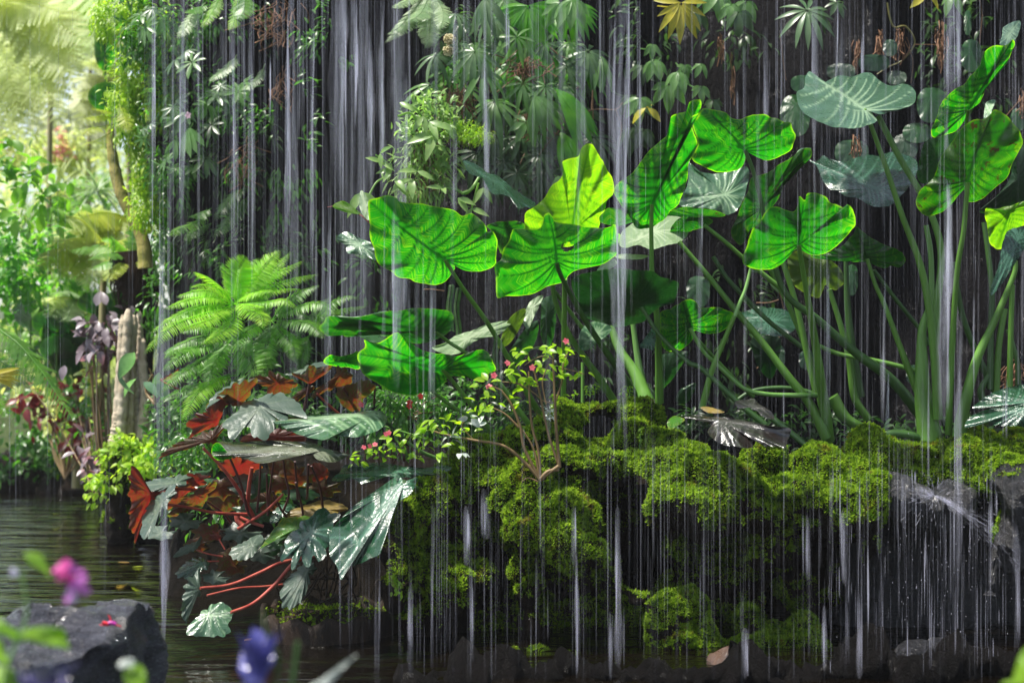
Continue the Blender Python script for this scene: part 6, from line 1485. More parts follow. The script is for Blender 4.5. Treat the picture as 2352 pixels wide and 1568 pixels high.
for lab, x, y, Y, mt in (("large round green leaved plant left of the red and silver leaves", 240, 695, 8.2, 'glowd'), ("round leaved plant in the middle of the far bank", 130, 740, 8.4, 'glowd'), ("round leaved plant with pale shine at the far bank", 90, 720, 8.6, 'silver'), ("vivid green leaf standing high against the hanging greenery", 262, 110, 8.0, 'glow'), ("dark green round leaf below the vivid one", 265, 222, 8.0, 'glowd'), ("round green leaf pair just above the far bank's dark water", 150, 800, 8.4, 'shade')):
    t = thing("round_leaf_plant", pt(x, y + 120, Y), lab, "plant", "round leaved plants of the far bank")
    for k in range(1 if y < 300 else 3):
        xx, yy = x + k * 26 - 20, y + (k % 2) * 26; a_, b_ = 34 + rng.random() * 12, 26 + rng.random() * 10
        if y < 120: a_, b_ = 26, 55
        o = [(xx + a_ * math.cos(q), yy + b_ * math.sin(q)) for q in np.linspace(0, 6.283, 11, endpoint=False)]
        broad_leaf(t, mt, (rng.normal() * 0.4, 0.6, 0.6), Y + k * 0.1, np.array((xx, yy + b_ * 0.4)), np.array((xx, yy - b_)), o, res=0.6)
        mb = MB(); tube(mb, np.array([pt(xx, yy + b_ * 0.4, Y + k * 0.1), pt(xx, yy + 120, Y + 0.1)]), 0.006, 6); mb.build("stalk", M_stalk, t)
# red and silver leaved plant beside the stump
M_reds = leaf_mat("silver_red_leaf", (0.17, 0.13, 0.15), (0.30, 0.26, 0.30), tf=0.2, trans=(1, 0.5, 0.5), scale=12, rough=0.35, var2=(0.22, 0.03, 0.03))
bush("red_silver_plant", "plant with silvery and dark red pointed leaves left of the pale stump", "plant", [('P', 235, 760, 50, 50, 7.3, 40), ('P', 250, 800, 45, 50, 7.3, 40), ('P', 275, 725, 25, 20, 7.3, 20), ('P', 210, 800, 20, 40, 7.3, 30)], 110, 95, M_reds, LEAF_O, foot=(250, 1200), droop=0.6, stems=5)
bush("red_silver_plant", "silvery red leaves near the water below the far bank's dark plants", "plant", [('P', 210, 1050, 45, 50, 7.4, 30), ('P', 235, 1080, 25, 30, 7.2, 30)], 70, 75, M_reds, LEAF_O, foot=(215, 1130), droop=0.3, stems=3)
bush("dark_red_shrub", "dark red leaved shrub over the far bank", "shrub", [('P', 160, 890, 60, 40, 8.4, 40), ('P', 110, 930, 60, 40, 8.6, 40), ('P', 190, 960, 40, 50, 8.2, 40)], 190, 80, M_redf, LEAF_O, foot=(150, 1100), stems=5)
bush("bank_shrub", "low dark green shrub hanging over the still water at the left edge", "shrub", [('P', 40, 980, 120, 90, 9.2, 60), ('P', 130, 1040, 90, 70, 9.2, 60), ('P', 10, 1060, 100, 50, 9.3, 50)], 800, 54, M_mid, LEAF_O, foot=(60, 1120), droop=0.4)
bush("bank_shrub", "yellowish low plants under the dark red shrub", "shrub", [('P', 150, 960, 60, 30, 8.3, 40), ('P', 60, 900, 60, 40, 8.8, 40), ('P', 215, 900, 30, 60, 7.8, 30)], 150, 62, M_ferno, LEAF_O, foot=(150, 1110))
bush("bank_shrub", "mid green shrub left of the stump at water level", "shrub", [('P', 225, 980, 30, 70, 7.6, 40), ('P', 200, 900, 40, 60, 8.0, 40), ('P', 120, 820, 110, 50, 8.6, 50)], 320, 60, M_mid, LEAF_O, foot=(225, 1140), stems=4)
# dark bank edge stones at the far waterline
for i, (x, y, rx, ry, Y, lab) in enumerate(((50, 1105, 110, 30, 9.5, "low dark stone at the far waterline, left edge of the picture"), (170, 1110, 70, 22, 9.3, "low dark stone at the far waterline nearer the stump"))):
    c = pt(x, y, Y); k = 1 / FPX * Y
    v, f, nr = boulder_mesh([(c, np.array((rx * k, 0.25, ry * k * 1.6)))], 0.04, 0.05, seed=40 + i)
    r = thing("bank_stone", c, lab, "stone"); MB().add(v, f).build("rock", M_darkrock, r)

# ------------------------------------------------------------ greenery hanging at the end of the cliff
YH = 6.7
bush("hanging_greenery", "curtain of sunlit yellow green creepers hanging down the end of the cliff", "creeper",
     [('P', 310, 60, 55, 90, YH, 60), ('P', 300, 180, 50, 80, YH, 60), ('P', 320, 280, 40, 80, YH, 50), ('P', 285, 250, 35, 70, YH, 50), ('P', 330, 380, 25, 70, YH, 40), ('P', 328, 470, 28, 60, YH, 40), ('P', 360, 20, 90, 60, YH, 40), ('P', 250, 40, 40, 60, YH, 40), ('P', 390, 90, 60, 70, YH-.1, 30), ('P', 370, 220, 40, 90, YH-.1, 30)], 9000, 40, M_hangy, LEAF_M, droop=0.5)
bush("hanging_greenery", "greener lance leaved creeper mixed into the top of the hanging curtain", "creeper",
     [('P', 330, 40, 70, 70, YH - 0.15, 40), ('P', 350, 120, 40, 70, YH - 0.15, 30), ('P', 300, 110, 40, 60, YH - 0.15, 30), ('P', 340, 330, 30, 90, YH - 0.1, 30)], 420, 66, M_mid, LEAF_M, droop=0.5)
fern("bright fern spreading left out of the hanging curtain of creepers", (290, 330), [
    ('A', [(760, 800), (700, 780), (620, 790), (560, 800)], -0.1, 70), ('A', [(760, 840), (680, 850), (600, 870), (530, 930)], -0.2, 70), ('A', [(760, 880), (700, 920), (640, 950), (560, 960)], -0.2, 60), ('A', [(760, 760), (690, 740), (620, 730)], -0.1, 60), ('A', [(800, 700), (840, 800), (860, 900)], -0.2, 60)], M_ferny, YH - 0.2, n=18, shape=COMBS)
M_mosstrunk = stem_mat("mossy_trunk_bark", (0.22, 0.22, 0.04), (0.46, 0.38, 0.12), rough=0.9, scale=18, stretch=(1, 1, 0.5), bump=0.01)
ct = thing("curved_trunk", pt(*z2p('A', 900, 1568), 6.85), "curved mossy yellow brown trunk under the hanging creepers", "tree")
c = catmull(np.array([pt(*z2p('A', x, y), 6.85) for x, y in ((740, 840), (745, 960), (765, 1100), (800, 1260), (850, 1380), (905, 1480), (960, 1620), (980, 1800))]), 60)
r0 = np.interp(np.linspace(0, 1, 60), [0, 0.3, 0.7, 1], [24, 38, 42, 50]) * PX * 6.85
r0 = r0 * (1 + 0.12 * np.array([mnoise.noise(Vector((i * 0.35, 0, 5))) for i in range(60)]))
mb = MB(); tube(mb, c, r0, 20); mb.build("trunk", M_mosstrunk, ct)
bush("creeper_on_trunk", "small bright leaves climbing the lower end of the curved trunk", "creeper", [('P', 345, 470, 20, 60, 6.7, 20), ('P', 330, 420, 16, 50, 6.7, 20)], 260, 34, M_hangy, LEAF_O)

# ------------------------------------------------------------ pale fluted stump on its mossy pedestal
M_stump = rock_mat("pale_weathered_wood", (0.50, 0.40, 0.27), (0.75, 0.65, 0.50), (0.16, 0.12, 0.06), rough=0.8, scale=9.0, bump=0.03, wet=0.1, stretch=(1, 1, 0.6))
st = thing("fluted_stump", pt(*z2p('D', 860, 1568), 6.95), "pale deeply fluted weathered stump rising from the pond's edge", "stump")
YS = 6.95; mb = MB()
cols = [((865, 560), (840, 900), (820, 1200), (790, 1568), 34, 46), ((900, 600), (880, 850), (870, 1100), (850, 1500), 30, 44), ((935, 575), (940, 800), (925, 1000), (930, 1120), 20, 34),
        ((825, 600), (815, 850), (800, 1150), (770, 1560), 24, 40), ((960, 760), (960, 950), (975, 1150), (950, 1450), 26, 40), ((900, 1180), (910, 1300), (930, 1400), (940, 1480), 40, 50), ((805, 1200), (790, 1350), (775, 1450), (760, 1600), 34, 52), ((860, 1180), (830, 1250), (840, 1350), (830, 1560), 30, 44), ((890, 900), (905, 1000), (900, 1100), (890, 1200), 42, 52)]
for i, cc in enumerate(cols):
    q = catmull(np.array([pt(*z2p('D', x, y), YS + (0.05 * ((i * 7) % 3) - 0.05)) for x, y in cc[:4]]), 70)
    t_ = np.linspace(0, 1, 70)
    r = (cc[4] + (cc[5] - cc[4]) * t_) * PX * YS * np.minimum(1, (t_ * 12 + 0.15)) ** 0.5
    r = r * (1 + 0.16 * np.array([mnoise.noise(Vector((0, i * 3.1, k * 0.42))) for k in range(70)]) + 0.035 * np.sin(np.arange(70) * 1.35 + i) + 0.12 * np.array([mnoise.noise(Vector((i, 7.7, k * 0.13))) for k in range(70)]))
    tube(mb, q, r, 18)
mb.build("stump", M_stump, st)
boulder("mossy_pedestal", "mossy rock pedestal under the pale stump standing in the pond", [
    ('P', 290, 1075, 48, 50, 6.95, 60), ('P', 285, 1150, 42, 60, 6.95, 60), ('P', 290, 1230, 44, 60, 6.95, 60), ('P', 340, 1120, 50, 60, 7.0, 60)] and [
    ('G', 830, 60, 125, 120, 6.95, 150), ('G', 810, 260, 105, 170, 6.95, 140), ('G', 830, 500, 110, 160, 6.95, 140), ('G', 960, 100, 140, 130, 7.0, 130)], 9000, seed=23, voxel=0.02, thr=0.25, mat=M_darkrock, sz=0.014)
bush("ivy_patch", "light green round leaved creeper hanging over the mossy pedestal", "creeper", [('G', 880, 20, 170, 90, 6.75, 60), ('G', 1000, 100, 200, 80, 6.6, 60), ('G', 700, 230, 60, 150, 6.8, 40), ('G', 1250, 80, 180, 70, 6.4, 60), ('D', 1000, 1480, 200, 70, 6.7, 60)], 620, 52, M_hangy, LEAF_O, droop=0.4)
bush("bank_groundcover", "mixed green undergrowth between the stump and the red leaved plant", "plants", [('D', 1150, 1350, 160, 160, 6.3, 60), ('D', 1200, 1500, 220, 110, 6.1, 60), ('D', 1400, 1450, 200, 90, 5.7, 60), ('G', 1350, 60, 260, 90, 5.9, 60), ('D', 1080, 1250, 90, 120, 6.5, 50)], 900, 60, M_mid, LEAF_M, droop=0.3)
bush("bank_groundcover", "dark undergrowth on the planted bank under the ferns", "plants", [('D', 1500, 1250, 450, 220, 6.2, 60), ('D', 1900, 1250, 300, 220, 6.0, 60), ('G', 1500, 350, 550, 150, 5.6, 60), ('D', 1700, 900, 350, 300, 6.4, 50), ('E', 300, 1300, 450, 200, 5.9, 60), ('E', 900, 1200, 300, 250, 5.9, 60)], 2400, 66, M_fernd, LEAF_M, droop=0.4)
bush("lily_leaf_plant", "pair of grey green round leaves in front of the stump", "plant", [('D', 1000, 980, 60, 30, 6.3, 30)], 7, 150, leaf_mat("grey_round_leaf", (0.10, 0.2, 0.12), (0.16, 0.28, 0.18), tf=0.3), LEAF_O, foot=z2p('D', 1040, 1200), stems=2)
rl = thing("red_leaf_shoot", pt(*z2p('D', 1200, 1100), 5.9), "single orange red pointed leaf on a thin stem left of the shaded fern", "plant")
BL(rl, 'red', 'U', 5.9, "D 1120,1030", "D 1195,965", "D 1080,1035 1120,1010 1170,985 1198,960 1185,1010 1160,1035 1110,1040", cup=0.1)
stalk(rl, "D 1120,1030 1080,1040 1200,1100", 5.9, 5.9, 8, 10, M_redstem, name="stem")
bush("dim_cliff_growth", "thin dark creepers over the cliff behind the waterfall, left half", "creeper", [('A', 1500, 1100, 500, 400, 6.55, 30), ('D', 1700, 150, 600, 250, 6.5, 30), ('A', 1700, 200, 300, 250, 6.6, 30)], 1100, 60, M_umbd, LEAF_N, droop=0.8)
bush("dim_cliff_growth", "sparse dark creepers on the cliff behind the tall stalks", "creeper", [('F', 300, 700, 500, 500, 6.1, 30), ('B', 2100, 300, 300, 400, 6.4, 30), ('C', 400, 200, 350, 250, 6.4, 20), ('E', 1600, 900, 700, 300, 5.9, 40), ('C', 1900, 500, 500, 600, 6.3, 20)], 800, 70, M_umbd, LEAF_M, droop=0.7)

bush("cliff_greenery", "mid green leafy growth over the left part of the cliff behind the spoon shaped leaves", "creeper", [('A', 1200, 200, 250, 260, 6.5, 40), ('A', 1250, 700, 260, 300, 6.5, 40), ('A', 1500, 120, 300, 160, 6.55, 30), ('A', 1150, 1150, 180, 250, 6.5, 40), ('A', 1500, 620, 200, 160, 6.5, 30)], 1500, 56, M_mid, LEAF_M, droop=0.6)

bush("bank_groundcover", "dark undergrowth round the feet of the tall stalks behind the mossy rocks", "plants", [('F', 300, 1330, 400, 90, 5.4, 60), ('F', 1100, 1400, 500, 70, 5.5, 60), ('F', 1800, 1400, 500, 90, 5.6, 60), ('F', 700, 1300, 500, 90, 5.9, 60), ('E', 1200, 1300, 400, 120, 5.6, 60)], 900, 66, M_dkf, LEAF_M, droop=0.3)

bush("waterline_bush", "vivid yellow green leafy plants low at the far waterline, left of the pedestal", "bush", [('P', 205, 1040, 60, 80, 9.2, 40), ('P', 165, 960, 60, 80, 9.4, 40), ('P', 230, 1080, 34, 50, 8.6, 30)], 900, 52, M_hangy, LEAF_O, foot=(205, 1120))
tfern("pale sunlit fern fronds spreading between the curved trunk and the left shrubs", (240, 560), [(120, 560), (90, 620), (150, 640), (200, 660), (280, 650), (330, 600), (130, 500)], 8.0, 55, M_ferny)
tfern("soft pale fern high in the bright gap beyond the hanging creepers", (210, -20), [(120, 80), (150, 130), (200, 160), (250, 150), (290, 100), (90, 30)], 12.0, 70, M_farw)

bush("edge_creeper", "dark creeper clothing the lower corner of the cliff beside the fibrous trunk", "creeper", [('P', 375, 560, 28, 110, 7.05, 50), ('P', 365, 700, 28, 90, 7.05, 50), ('P', 385, 450, 30, 80, 7.0, 50)], 1100, 56, M_mid, LEAF_M, droop=0.6)
bush("cliff_ferny_growth", "scattered dim leaves clinging to the cliff behind the densest falling water", "creeper", [('A', 1900, 1000, 450, 560, 6.45, 30), ('D', 1700, 250, 550, 260, 6.45, 30), ('A', 2200, 300, 250, 300, 6.45, 30), ('E', 200, 300, 260, 260, 6.4, 30)], 800, 62, M_mid, LEAF_M, droop=0.6)

bush("mist_fern_bank", "thick pale green ferny growth filling the far bank under the bright gap", "ferns", [('P', 150, 560, 130, 70, 11.5, 60), ('P', 100, 470, 110, 50, 12.5, 60), ('P', 230, 640, 70, 80, 9.6, 40)], 1100, 66, M_fernp, LEAF_N, foot=(150, 1100), droop=0.4)
fl_ = thing("floating_leaf", pt(300, 1330, 5.8), "small yellow leaf floating on the pond under the red leaves", "leaf")
zz = (0.006 - CZ)
def flat_leaf(root, px, py, r, m):
    d = rayd(np.array((px, py))); Y = zz / d[2]; c = CAM + d * Y
    mb = MB(); scatter(mb, LEAF_O[0] * (1, 1, 0.1), LEAF_O[1], c[None], basis(np.array([[math.cos(px), math.sin(px), 0.0]]), np.array([[0, 0, 1.0]])), np.array([r]))
    mb.build("leaf_blade", m, root)
flat_leaf(fl_, 330, 1300, 0.05, M_ferny)
for lab, px, py, m in (("small brown leaf floating in front of the pedestal", 270, 1290, M_ochre_s := leaf_mat("brown_floating_leaf", (0.25, 0.14, 0.04), (0.35, 0.22, 0.07))), ("pale leaf floating in the open pond nearer the far bank", 120, 1180, M_ferny), ("brown leaf floating left of the bark planter", 560, 1470, M_ochre_s)):
    t = thing("floating_leaf", pt(px, py, 5.5), lab, "leaf", "leaves floating on the pond"); flat_leaf(t, px, py, 0.06, m)
# ============================================================ FOREGROUND
M_slate = rock_mat("wet_slate", (0.03, 0.03, 0.042), (0.16, 0.16, 0.195), (0.40, 0.40, 0.46), rough=0.22, scale=13.0, bump=0.08, wet=0.9, stretch=(1, 1, 2.5))  # paler tones paint in the sky gleam on the wet top
def slab():
    top = np.array([z2p('G', x, y) for x, y in ((-300, 1330), (-60, 1230), (200, 1155), (330, 1120), (520, 1100), (700, 1050), (800, 1035), (900, 1033), (965, 1045), (975, 1080), (960, 1120), (900, 1160), (850, 1190), (790, 1215), (700, 1260), (600, 1310), (480, 1360), (350, 1395), (200, 1425), (0, 1475), (-300, 1560))])
    # the top face lies on a gently tilted plane at 0.31 m
    zt = 0.315
    pts = []
    for p in top:
        d = rayd(p); Y = (zt - CZ) / d[2]; pts.append(CAM + d * Y)
    pts = np.array(pts)
    e = catmull(pts, 120, True)
    e = e + np.stack([nz3(e, 14.0, 1), nz3(e, 14.0, 2), np.zeros(len(e))], 1) * 0.02
    cen = e.mean(0)
    nA = 120; rows = []
    for r in np.linspace(0.0, 1, 26)[1:]:
        q = cen + (e - cen) * r
        h = np.array([fbm((a[0], a[1] * 1.5, 0), 3.0, 5) for a in q]) * 0.03
        st = np.array([math.floor((fbm((a[0] * 0.8, a[1] * 2.0, 4), 2.0, 3) + 0.5) * 5) for a in q]) * 0.008
        q = q.copy(); q[:, 2] += h + st - 0.01 * r
        rows.append(q)
    for z, o in ((-0.02, 1.01), (-0.06, 1.0), (-0.11, 0.97), (-0.18, 0.99), (-0.26, 0.95), (-0.36, 0.97), (-0.5, 0.95)):
        q = cen + (e - cen) * o
        q[:, 2] = zt + z
        q += np.stack([nz3(q * (1, 1, 2), 9.0, 7), nz3(q * (1, 1, 2), 9.0, 9), np.zeros(nA)], 1) * 0.05
        rows.append(q)
    v = np.concatenate([[cen + (0, 0, np.mean(rows[0][:, 2]) - cen[2])]] + rows)
    i = (np.arange(len(rows) - 1)[:, None] * nA + 1); j = np.arange(nA)[None]; j2 = (j + 1) % nA
    mb = MB().add(v, np.stack([i + j, i + nA + j, i + nA + j2, i + j2], -1).reshape(-1, 4))
    mb.f3.append(np.stack([np.zeros(nA, int), 1 + np.arange(nA), 1 + (np.arange(nA) + 1) % nA], 1))
    root = thing("slate_rock", (cen[0], cen[1], 0), "flat wet slate rock with a layered top in the pond, lower left", "rock")
    mb.build("rock", M_slate, root)
    return cen
sc_ = slab()
c2 = pt(*z2p('G', 1040, 1180), 3.62)
v, f, nr = boulder_mesh(lumps([('G', 1010, 1150, 45, 65, 3.6, 90), ('G', 1030, 1250, 50, 80, 3.6, 90), ('G', 980, 1400, 80, 180, 3.6, 110), ('G', 880, 1450, 130, 150, 3.6, 120)]), 0.012, 0.03, seed=31)
r = thing("slate_rock", (c2[0], c2[1], 0), "dark broken wet rock behind the right end of the flat slate rock", "rock")
MB().add(v, f).build("rock", M_slate, r)

# fallen fuchsia
d = rayd(np.array(z2p('G', 745, 1172))); Yf = (0.345 - CZ) / d[2]
fu = thing("fallen_fuchsia", CAM + d * Yf, "red and magenta fuchsia flower lying on the wet slate rock", "flower")
def tubeP(root, reg, pts, Y, w0, w1, mat, name):
    c = catmull(np.array([pt(*z2p(reg, *p), Y) for p in pts]), 12)
    mb = MB(); tube(mb, c, np.linspace(w0, w1, 12) * PX * Y * 0.5, 8); return mb.build(name, mat, root)
M_fred = leaf_mat("fuchsia_red", (0.7, 0.01, 0.03), (0.8, 0.03, 0.06), tf=0.2, trans=(1, 1, 1))
M_fmag = leaf_mat("fuchsia_magenta", (0.35, 0.01, 0.22), (0.5, 0.03, 0.35), tf=0.2, trans=(1, 1, 1))
tubeP(fu, 'G', [(690, 1160), (720, 1165), (745, 1168)], Yf, 24, 14, M_fred, "sepal"); tubeP(fu, 'G', [(725, 1108), (740, 1130), (745, 1160)], Yf, 6, 16, M_fred, "sepal")
tubeP(fu, 'G', [(668, 1175), (720, 1178), (745, 1172)], Yf, 6, 14, M_fred, "sepal"); tubeP(fu, 'G', [(770, 1175), (795, 1180), (815, 1186)], Yf - 0.01, 14, 5, M_fred, "sepal")
tubeP(fu, 'G', [(730, 1165), (755, 1162), (778, 1172)], Yf - 0.01, 30, 26, M_fmag, "petals")
d3 = thing("dry_leaf_scrap", pt(*z2p('G', 80, 1175), 3.9), "small brown scrap of dry leaf on the left end of the slate rock", "leaf")
BL(d3, 'ochre', 'T', 3.9, "G 80,1178", "G 120,1180", "G 40,1185 60,1168 100,1165 118,1178 90,1190", cup=0.2, name="leaf_blade")

# fern frond hanging in from the left, in front
nf = thing("fern", pt(-60, 700, 3.9), "dark green drooping fern frond hanging into the picture at the left edge", "fern")
PINB = blade(5, 0.22, 0.2, 0.35, 0.25)
mb = MB()
pfrond(mb, 'D', [(-120, 560), (0, 700), (130, 800), (280, 980), (400, 1160), (520, 1340)], 3.9, 3.7, 145, n=34, hint=(0.3, -0.9, 0.3), shape=COMB, droop=0.9, angle=0.5, rach=0.003, start=0.05, peak=0.25)
mb.build("frond", M_fernm, nf)
mb = MB()
pfrond(mb, 'D', [(-140, 800), (0, 910), (150, 1000), (290, 1060)], 3.95, 3.9, 70, n=22, hint=(0, -0.9, 0.3), shape=COMB, droop=0.6)
mb.build("frond", M_fernd, nf)
nf = thing("yellow_leaf_spray", pt(-40, 870, 3.8), "spray of narrow yellow leaves at the left edge under the dark frond", "plant"); mb = MB()
k = 8; T = np.tile(pt(*z2p('D', -60, 1000), 3.8), (k, 1)); a = np.linspace(-0.5, 0.3, k)
scatter(mb, LEAF_N[0], LEAF_N[1], T, basis(np.stack([np.cos(a), -0.2 + 0 * a, np.sin(a)], 1), np.tile((0, -0.9, 0.3), (k, 1))), 190 * PX * 3.8 * (0.8 + 0.3 * rng.random(k)))
mb.build("foliage", M_yel, nf)
nf = thing("yellow_leaf_spray", pt(-40, 980, 3.8), "lime green jagged leaf at the left edge just above the dark bank", "plant")
mb = MB(); pfrond(mb, 'D', [(-60, 1160), (0, 1200), (30, 1240), (30, 1290)], 3.8, 3.8, 60, n=12, hint=(0, -1, 0.2)); mb.build("frond", M_fern, nf)

# blurred flowers and leaves right in front of the lens
YF = 1.75
M_vio = leaf_mat("violet_petal", (0.45, 0.12, 0.45), (0.6, 0.25, 0.6), tf=0.4, trans=(1.3, 1, 1.3), scale=30)
M_mag = leaf_mat("magenta_petal", (0.6, 0.05, 0.30), (0.7, 0.15, 0.45), tf=0.4, trans=(1.3, 1, 1.2), scale=30)
M_lf = leaf_mat("near_yellow_green_leaf", (0.14, 0.30, 0.01), (0.22, 0.40, 0.02), tf=0.5, trans=(1.7, 1.8, 1.0), scale=30)
M_blue = leaf_mat("blue_violet_bract", (0.03, 0.03, 0.18), (0.10, 0.10, 0.40), tf=0.2, trans=(1, 1, 1), scale=60, rough=0.2, spec=1.0)
M_dkp = leaf_mat("dark_purple_leaf", (0.01, 0.006, 0.03), (0.04, 0.03, 0.14), tf=0.1, trans=(1, 1, 1), scale=60, rough=0.2, spec=1.0)
def near_leaf(root, mat, s, Y, c, tip, n=(0.1, -0.8, 0.5), **k):
    return broad_leaf(root, mat, n, Y, c, tip, s, cup=0.3, res=0.6, nlat=4, **k)
np_ = thing("violet_flower_plant", pt(60, 1600, YF), "out of focus plant with a pink and violet flower and yellow green leaves, lower left", "plant")
near_leaf(np_, M_lf, "G 160,700 200,682 250,690 300,730 320,790 340,860 300,820 240,790 190,760", YF, "G 170,700", "G 335,850")
near_leaf(np_, M_lf, "G 60,1250 150,1210 260,1190 350,1190 430,1215 465,1340 400,1300 300,1280 200,1280 100,1290", YF, "G 80,1260", "G 460,1330")
near_leaf(np_, M_lf, "G -60,1150 0,1130 60,1180 130,1220 100,1260 0,1240 -60,1220", YF, "G -40,1180", "G 120,1240")
near_leaf(np_, M_lf, "G -60,1480 40,1450 120,1510 170,1580 100,1650 -60,1650", YF, "G -40,1560", "G 160,1600")
near_leaf(np_, M_lf, "G -60,1280 20,1290 40,1380 60,1440 -40,1400", YF, "G -40,1340", "G 50,1440")
for s, w0, w1 in (("G 150,800 165,950 180,1100 130,1250 60,1420 20,1600", 12, 30), ("G 180,1150 110,1300", 10, 18), ("G 105,760 130,850 160,900", 8, 10)):
    stalk(np_, s, YF, YF, w0, w1, M_stalkl, name="stem")
mb = MB()
def petals(mb, reg, x, y, k, L, Y, d0):
    T = pt(*z2p(reg, x, y), Y) + rng.normal(size=(k, 3)) * L * 0.25 * PX * Y
    d = unit(np.array(d0) + rng.normal(size=(k, 3)) * 0.5)
    scatter(mb, LEAF_R[0], LEAF_R[1], T, basis(d, np.tile((0, -0.9, 0.3), (k, 1)) + rng.normal(size=(k, 3)) * 0.4), L * PX * Y * (0.7 + 0.5 * rng.random(k)))
petals(mb, 'G', 400, 780, 8, 70, YF, (0.6, -0.2, -0.4)); petals(mb, 'G', 450, 840, 6, 60, YF, (0.5, 0, -0.6)); mb.build("petals", M_mag, np_)
mb = MB(); petals(mb, 'G', 500, 880, 12, 85, YF, (0.3, -0.3, -0.5)); mb.build("petals", M_vio, np_)
mb = MB(); petals(mb, 'G', 490, 950, 5, 60, YF, (0.2, -0.3, -0.6)); petals(mb, 'G', 100, 800, 5, 45, YF, (0, -0.3, -0.6)); mb.build("pale_petals", leaf_mat("white_lilac_petal", (0.55, 0.55, 0.7), (0.7, 0.65, 0.8), tf=0.4, trans=(1, 1, 1)), np_)
stalk(np_, "G 390,770 300,700 180,800", YF + 0.02, YF, 5, 6, M_stalkl, name="stem")
bl = thing("blue_bract_plant", pt(*z2p('G', 1750, 1650), YF), "out of focus blue violet pointed bract with red tinge at the bottom edge", "plant")
mb = MB()
for k in range(10):
    a = k / 10 * 6.28
    o = pt(*z2p('G', 1720 + 45 * math.cos(a), 1530), YF + 0.012 * math.sin(a))
    d = unit(pt(*z2p('G', 1735 + 10 * math.cos(a), 1200), YF) - o + np.array((0.012 * math.cos(a) * 1.0, 0.012 * math.sin(a), 0)))
    scatter(mb, LEAF_M[0] * (1, 1, -1), LEAF_M[1], o[None], basis(d[None], np.array([[math.cos(a), math.sin(a) - 0.3, 0]])), np.array([(330 - 40 * (k % 3)) * PX * YF]))
mb.build("bract", M_blue, bl)
near_leaf(bl, M_blue, "G 1735,1200 1700,1230 1650,1290 1620,1360 1605,1430 1610,1500 1650,1570 1750,1590 1830,1540 1850,1450 1830,1340 1790,1260", YF + 0.02, "G 1730,1500", "G 1737,1200")
near_leaf(bl, 'rust', "G 1780,1530 1830,1440 1860,1400 1890,1420 1870,1500 1820,1590 1770,1600", YF - 0.01, "G 1800,1570", "G 1865,1400")
stalk(bl, "G 1770,1080 1775,1180 1820,1280 1870,1400 1840,1620", YF, YF, 16, 22, M_stalkd, name="stem")
stalk(bl, "G 2000,1290 1985,1420 1960,1600", YF, YF, 30, 34, M_stalkd, name="stem")
gl = thing("near_seedling", pt(*z2p('G', 900, 1620), YF), "out of focus yellow green curled leaf with a white top at the bottom edge", "plant")
near_leaf(gl, M_lf, "G 830,1490 860,1450 910,1430 960,1460 985,1530 970,1580 900,1600 840,1560", YF, "G 890,1570", "G 960,1450")
near_leaf(gl, M_silf, "G 790,1450 810,1415 860,1398 900,1410 905,1440 860,1460 810,1470", YF, "G 810,1450", "G 900,1420")
stalk(gl, "G 890,1560 895,1640", YF, YF, 12, 14, M_stalkl, name="stem")
dk = thing("dark_purple_plant", pt(*z2p('G', 300, 1640), YF), "out of focus blackish purple shiny leaves at the bottom edge under the slate rock", "plant")
near_leaf(dk, M_dkp, "G 90,1500 180,1470 300,1440 420,1430 540,1430 500,1480 430,1560 300,1600 150,1600", YF, "G 150,1540", "G 540,1430")
near_leaf(dk, M_dkp, "G 380,1490 430,1480 470,1540 470,1600 400,1600", YF, "G 430,1590", "G 420,1485")
bd = thing("blade_leaf", pt(*z2p('H', -200, 1640), YF), "out of focus pale grey green blade slanting up at the bottom edge", "leaf")
near_leaf(bd, M_silf, "G 2070,1590 2160,1540 2250,1470 2338,1410 H 120,1375 60,1430 0,1500 -60,1560 -150,1610", YF, "G 2120,1570", "H 120,1375")
gr = thing("near_green_leaf", pt(*z2p('I', 2330, 1640), YF), "out of focus bright green leaf in the bottom right corner", "leaf")
near_leaf(gr, M_lf, "I 2260,1530 2290,1430 2338,1340 2420,1300 2460,1500 2400,1600 2300,1590 2180,1570", YF, "I 2400,1560", "I 2300,1400")


boulder("mossy_boulder", "mossy boulder at the right edge, continuing the bank beside the wet black rock", [
    ('I', 2700, 120, 250, 150, 4.75, 160), ('I', 2650, 500, 280, 300, 4.85, 150), ('I', 3000, 200, 300, 200, 4.8, 160), ('I', 2800, 1000, 400, 450, 4.95, 150), ('I', 3200, 600, 300, 450, 4.9, 150), ('I', 2600, 1500, 300, 150, 4.25, 120), ('I', 3000, 1520, 300, 160, 4.3, 120),
], 50000, seed=51.0, group=GR, thr=-0.2, zlow=0.55, voxel=0.02)
